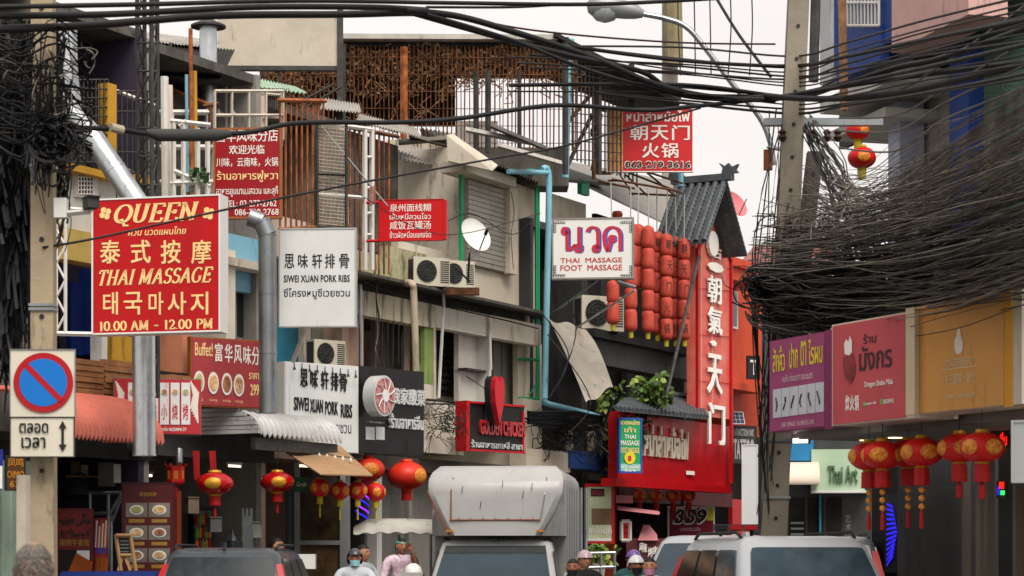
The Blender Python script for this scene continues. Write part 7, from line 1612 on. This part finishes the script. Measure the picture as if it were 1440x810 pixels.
# brackets, eave debris and roof planks over the grey rooftop room
for i, (a_, b_, lb) in enumerate((((560,196),(640,190),'long rotten plank lying on the grey rooftop sheets'), ((655,178),(745,196),'grey plank leaning across the rooftop parapet'), ((690,172),(770,206),'dark plank over the corrugated roof edge'), ((575,186),(628,200),'short pale plank on the rooftop sheets'), ((700,200),(790,226),'rotten fascia board right of the rooftop room'))):
    tag(MB().prism([P(*a_,42), P(*b_,42.6), P(b_[0]+1,b_[1]+5,42.5), P(a_[0],a_[1]+5,41.9)], (0,.25,.0)).build('plank', (conc_d, roofl, roofm)[i % 3]), lb, 'plank')
tag(MB().prism([P(628,190,41), P(637,188,41.2), P(700,232,41.5), P(692,240,41), P(630,226,41)], (0,.12,0)).build('concrete_gable', conc), 'broken concrete gable slab above the roller shutter', 'slab')
b_ = thing('bird', 'grey pigeon perched on the sign scaffold', 'bird', P(837,186,46))
MB().tube([P(831,190,46), P(834,185,46), P(838,181,46), P(841,176,46), P(843,173.5,46)], [.02,.07,.075,.045,.02], 8).build('body', greysteel, b_, smooth=60); MB().prism([P(829,193,46), P(833,186,46), P(836,189,46)], (0,.03,0)).build('tail', greysteel, b_)

# ---------------------------------------------------------------- clutter inside the left shop fronts
LS = Wall(100, 33.6, 20)
for i, (x0, x1, y0, y1, c_, lb) in enumerate(((100,112,650,668,'#6d5a48','small brown carton on the dark shelf of the skewer shop'), (114,124,655,668,'#a8a29a','white tin on the dark shelf of the skewer shop'), (206,222,640,660,'#59341f','brown wooden box high on the shop wall above the menu'), (265,280,700,722,'#7d6a5a','pale carton under the first glossy lantern'), (352,368,735,756,'#8d8d88','steel steamer pot behind the dark car'), (296,312,728,748,'#5c5f5e','grey metal tin near the counter'))):
    t = thing('box', lb, 'box', LS.p(x0,y1)); LS.part(t, 'carton', mat('clut_'+c_.strip('#'), c_, .7, var=.2), x0, x1, y0, y1, 0, .3); LS.part(t, 'lid', mat('clut_'+c_.strip('#')), x0-.6, x1+.6, y0-1.5, y0, -.01, .32)
sh_ = thing('wall_shelf', 'dark wall shelf with jars in the skewer shop', 'shelf', LS.p(110,670)); LS.part(sh_, 'board', wood, 92, 160, 668.5, 671, -.05, .35)
for i in range(7): c = LS.p(127+i*4.6, 668, .15); MB().lathe([(.04,0),(.045,.08),(.03,.1),(.03,.12)], 10, Matrix.Translation(c)).build('jar', (redp, wpan, steel, mat('gold_plate'))[i % 4], sh_)
for i, (x, y) in enumerate(((118,645),(205,668),(330,655),(430,655))):  # glowing tubes added to brighten the dark shop interiors
    t = thing('added_tube_lamp', ('added dim tube lamp above the shelf jars','added dim tube lamp over the maroon menu','added dim tube lamp between the two glossy lanterns','added dim tube lamp behind the tan awning')[i], 'lamp', P(x,y,35)); MB().tube([P(x-9,y,35), P(x+9,y+1,35)], .018, 8).build('tube', mat('added_tube_glow', '#ffe9c8', .5, emit=1.6, var=.01), t); MB().box(-.12,.12,-.03,.03,.02,.05, Matrix.Translation(P(x,y,35))).build('holder', whitec, t)
fr_g = thing('display_fridge', 'glass fronted drinks fridge in the dark shop behind the dark car', 'fridge', LS.p(300,800)); FR = Wall(272, 35.6, 18)
FR.part(fr_g, 'cabinet', black, 272, 300, 712, 815, -.5, 0); FR.part(fr_g, 'glass_door', mat('fridge_glass', '#2f3a3e', .1, var=.3), 274, 298, 718, 812, 0, .02)
for j in range(4):
    for i in range(5): MB().lathe([(.03,0),(.03,.12),(.012,.16),(.012,.19)], 8, Matrix.Translation(FR.p(277+i*4.4, 738+j*18, .03))).build('bottle', (redp, mat('leaf_green_print'), mat('amber_letters'))[(i+j) % 3], fr_g)
for i, (x, c_) in enumerate(((412,'#7a1c20'),(404,'#26343a'),(497,'#5c5a56'))):
    tag(WL.part(None, 'hanging_banner', mat('banner_'+c_.strip('#'), c_, .7, var=.25), x, x+7, 690, 800, -.6, -.58), ('narrow dark red banner left of the framed shop window','narrow blue black banner in the doorway left of the shop window','grey roller curtain strip right of the shop window')[i], 'banner')
for i in range(3): tag(MB().box(-.16,.16,-.1,.1,0,.22, Matrix.Translation(P((350,368,429)[i], 804-(2*i), 33.9))).build('bucket', (steel, redp, whitec)[i]), ('steel pail on the counter behind the dark car','red plastic box on the counter behind the dark car','white foam box beside the framed shop window')[i], 'bucket')

# ---------------------------------------------------------------- rooftop clutter at upper left
cg = thing('rooftop_cage', 'grey mesh rooftop cage box with hanging bulbs above the tall menu sign', 'cage', P(350,196,36))
for x in (302, 318, 344, 372, 396): MB().bar(P(x,118+(x-302)*.1,36), P(x,200,36), .022).build('post', conc, cg)
for y in (126, 158, 196): MB().bar(P(300,y,36), P(398,y+8,36), .018).build('rail', conc, cg)
mb = MB()
for i in range(34): mb.bar(P(302+i*2.9,124,36.1), P(310+i*2.9,198,36.1), .004)
for i in range(34): mb.bar(P(310+i*2.9,124,36.1), P(302+i*2.9,198,36.1), .004)
mb.build('wire_mesh', greysteel, cg, kind='stuff')
for x, y in ((307,158),(328,160),(348,156),(362,161),(372,164)): MB().lathe([(.01,.06),(.035,.02),(.04,-.02),(.015,-.05)], 8, Matrix.Translation(P(x,y,35.9))).build('bulb', wpan, cg)
cg = thing('window_cage', 'brown diamond mesh window cage right of the rusty bars', 'cage', P(465,318,34.6))
mb = MB()
for i in range(22): mb.bar(P(446+i*1.9,172,34.7), P(450+i*1.9,316,34.7), .004); 
for i in range(30): mb.bar(P(446,174+i*5,34.7), P(487,178+i*5,34.6), .004)
mb.build('wire_mesh', conc, cg, kind='stuff')
for a_, b_ in (((446,171),(446,318)),((487,172),(487,320)),((446,318),(487,322)),((446,171),(487,173)),((446,244),(487,246))): MB().bar(P(*a_,34.6), P(*b_,34.6), .02).build('bar', greysteel, cg)
for i, (a_, b_, z_, r_, m_, lb) in enumerate((((164,128),(222,150),33,.025,white,'white slanted pipe below the black lean-to roof'), ((176,140),(176,232),33.2,.03,white,'white upright pipe left of the lattice mast'), ((225,120),(300,150),35,.03,rust,'rusty slanted rod under the lean-to roof'), ((286,150),(308,146),34,.03,iron,'dark red bracket beside the silver chimney'), ((296,150),(296,200),34,.03,iron,'dark red upright rod beside the silver chimney'), ((168,232),(222,262),33,.02,cabl,'pale thin rod crossing behind the lattice mast'), ((500,168),(560,186),40,.02,conc,'grey rod over the brown rooftop cage'), ((410,150),(470,118),40,.02,greysteel,'grey rod leaning over the rusty bar cage'), ((420,158),(480,122),40.2,.02,greysteel,'second grey rod leaning over the rusty bar cage'))):
    tag(MB().bar(P(*a_,z_), P(*b_,z_), r_).build('rod', m_), lb, 'rod')
for i, (x0, y0, w_, h_, c_, lb) in enumerate(((232,208,7,22,'#8f3a34','small red cloth hanging behind the white frame'), (262,196,9,20,'#b8b4aa','pale cloth hanging behind the white frame'), (520,262,8,26,'#b98a7c','pink cloth hanging at the end of the brown cage'), (183,168,10,26,'#8a8578','grey cloth hanging in the caged balcony'))):
    def fn(u, v): return P(x0+w_*u, y0+h_*v+1.5*math.sin(u*6), 33.4+.04*math.sin(u*9+v*2))
    tag(MB().sheet(fn, 8, 6, (0,.01,0)).build('cloth', mat('rag_'+c_.strip('#'), c_, .9, var=.15), smooth=60), lb, 'cloth')
for i, (x, y, s_, lb) in enumerate(((676,446,1,'rusty bracket box on the first floor eave below the dish'),)):
    tag(MB().box(-.3,.3,-.1,.1,-.06,.06, Matrix.Translation(P(650,410,39.7))).build('tray', iron), 'rusty metal tray on the ledge under the satellite dish', 'tray')
st_ = thing('water_stain_pipe', 'old cast iron pipe bend on the pale concrete beam', 'pipe', WL.p(690,440,.1)); MB().tube([WL.p(688,446,.08), WL.p(690,520,.08)], .03, 8).build('pipe_section', white, st_)
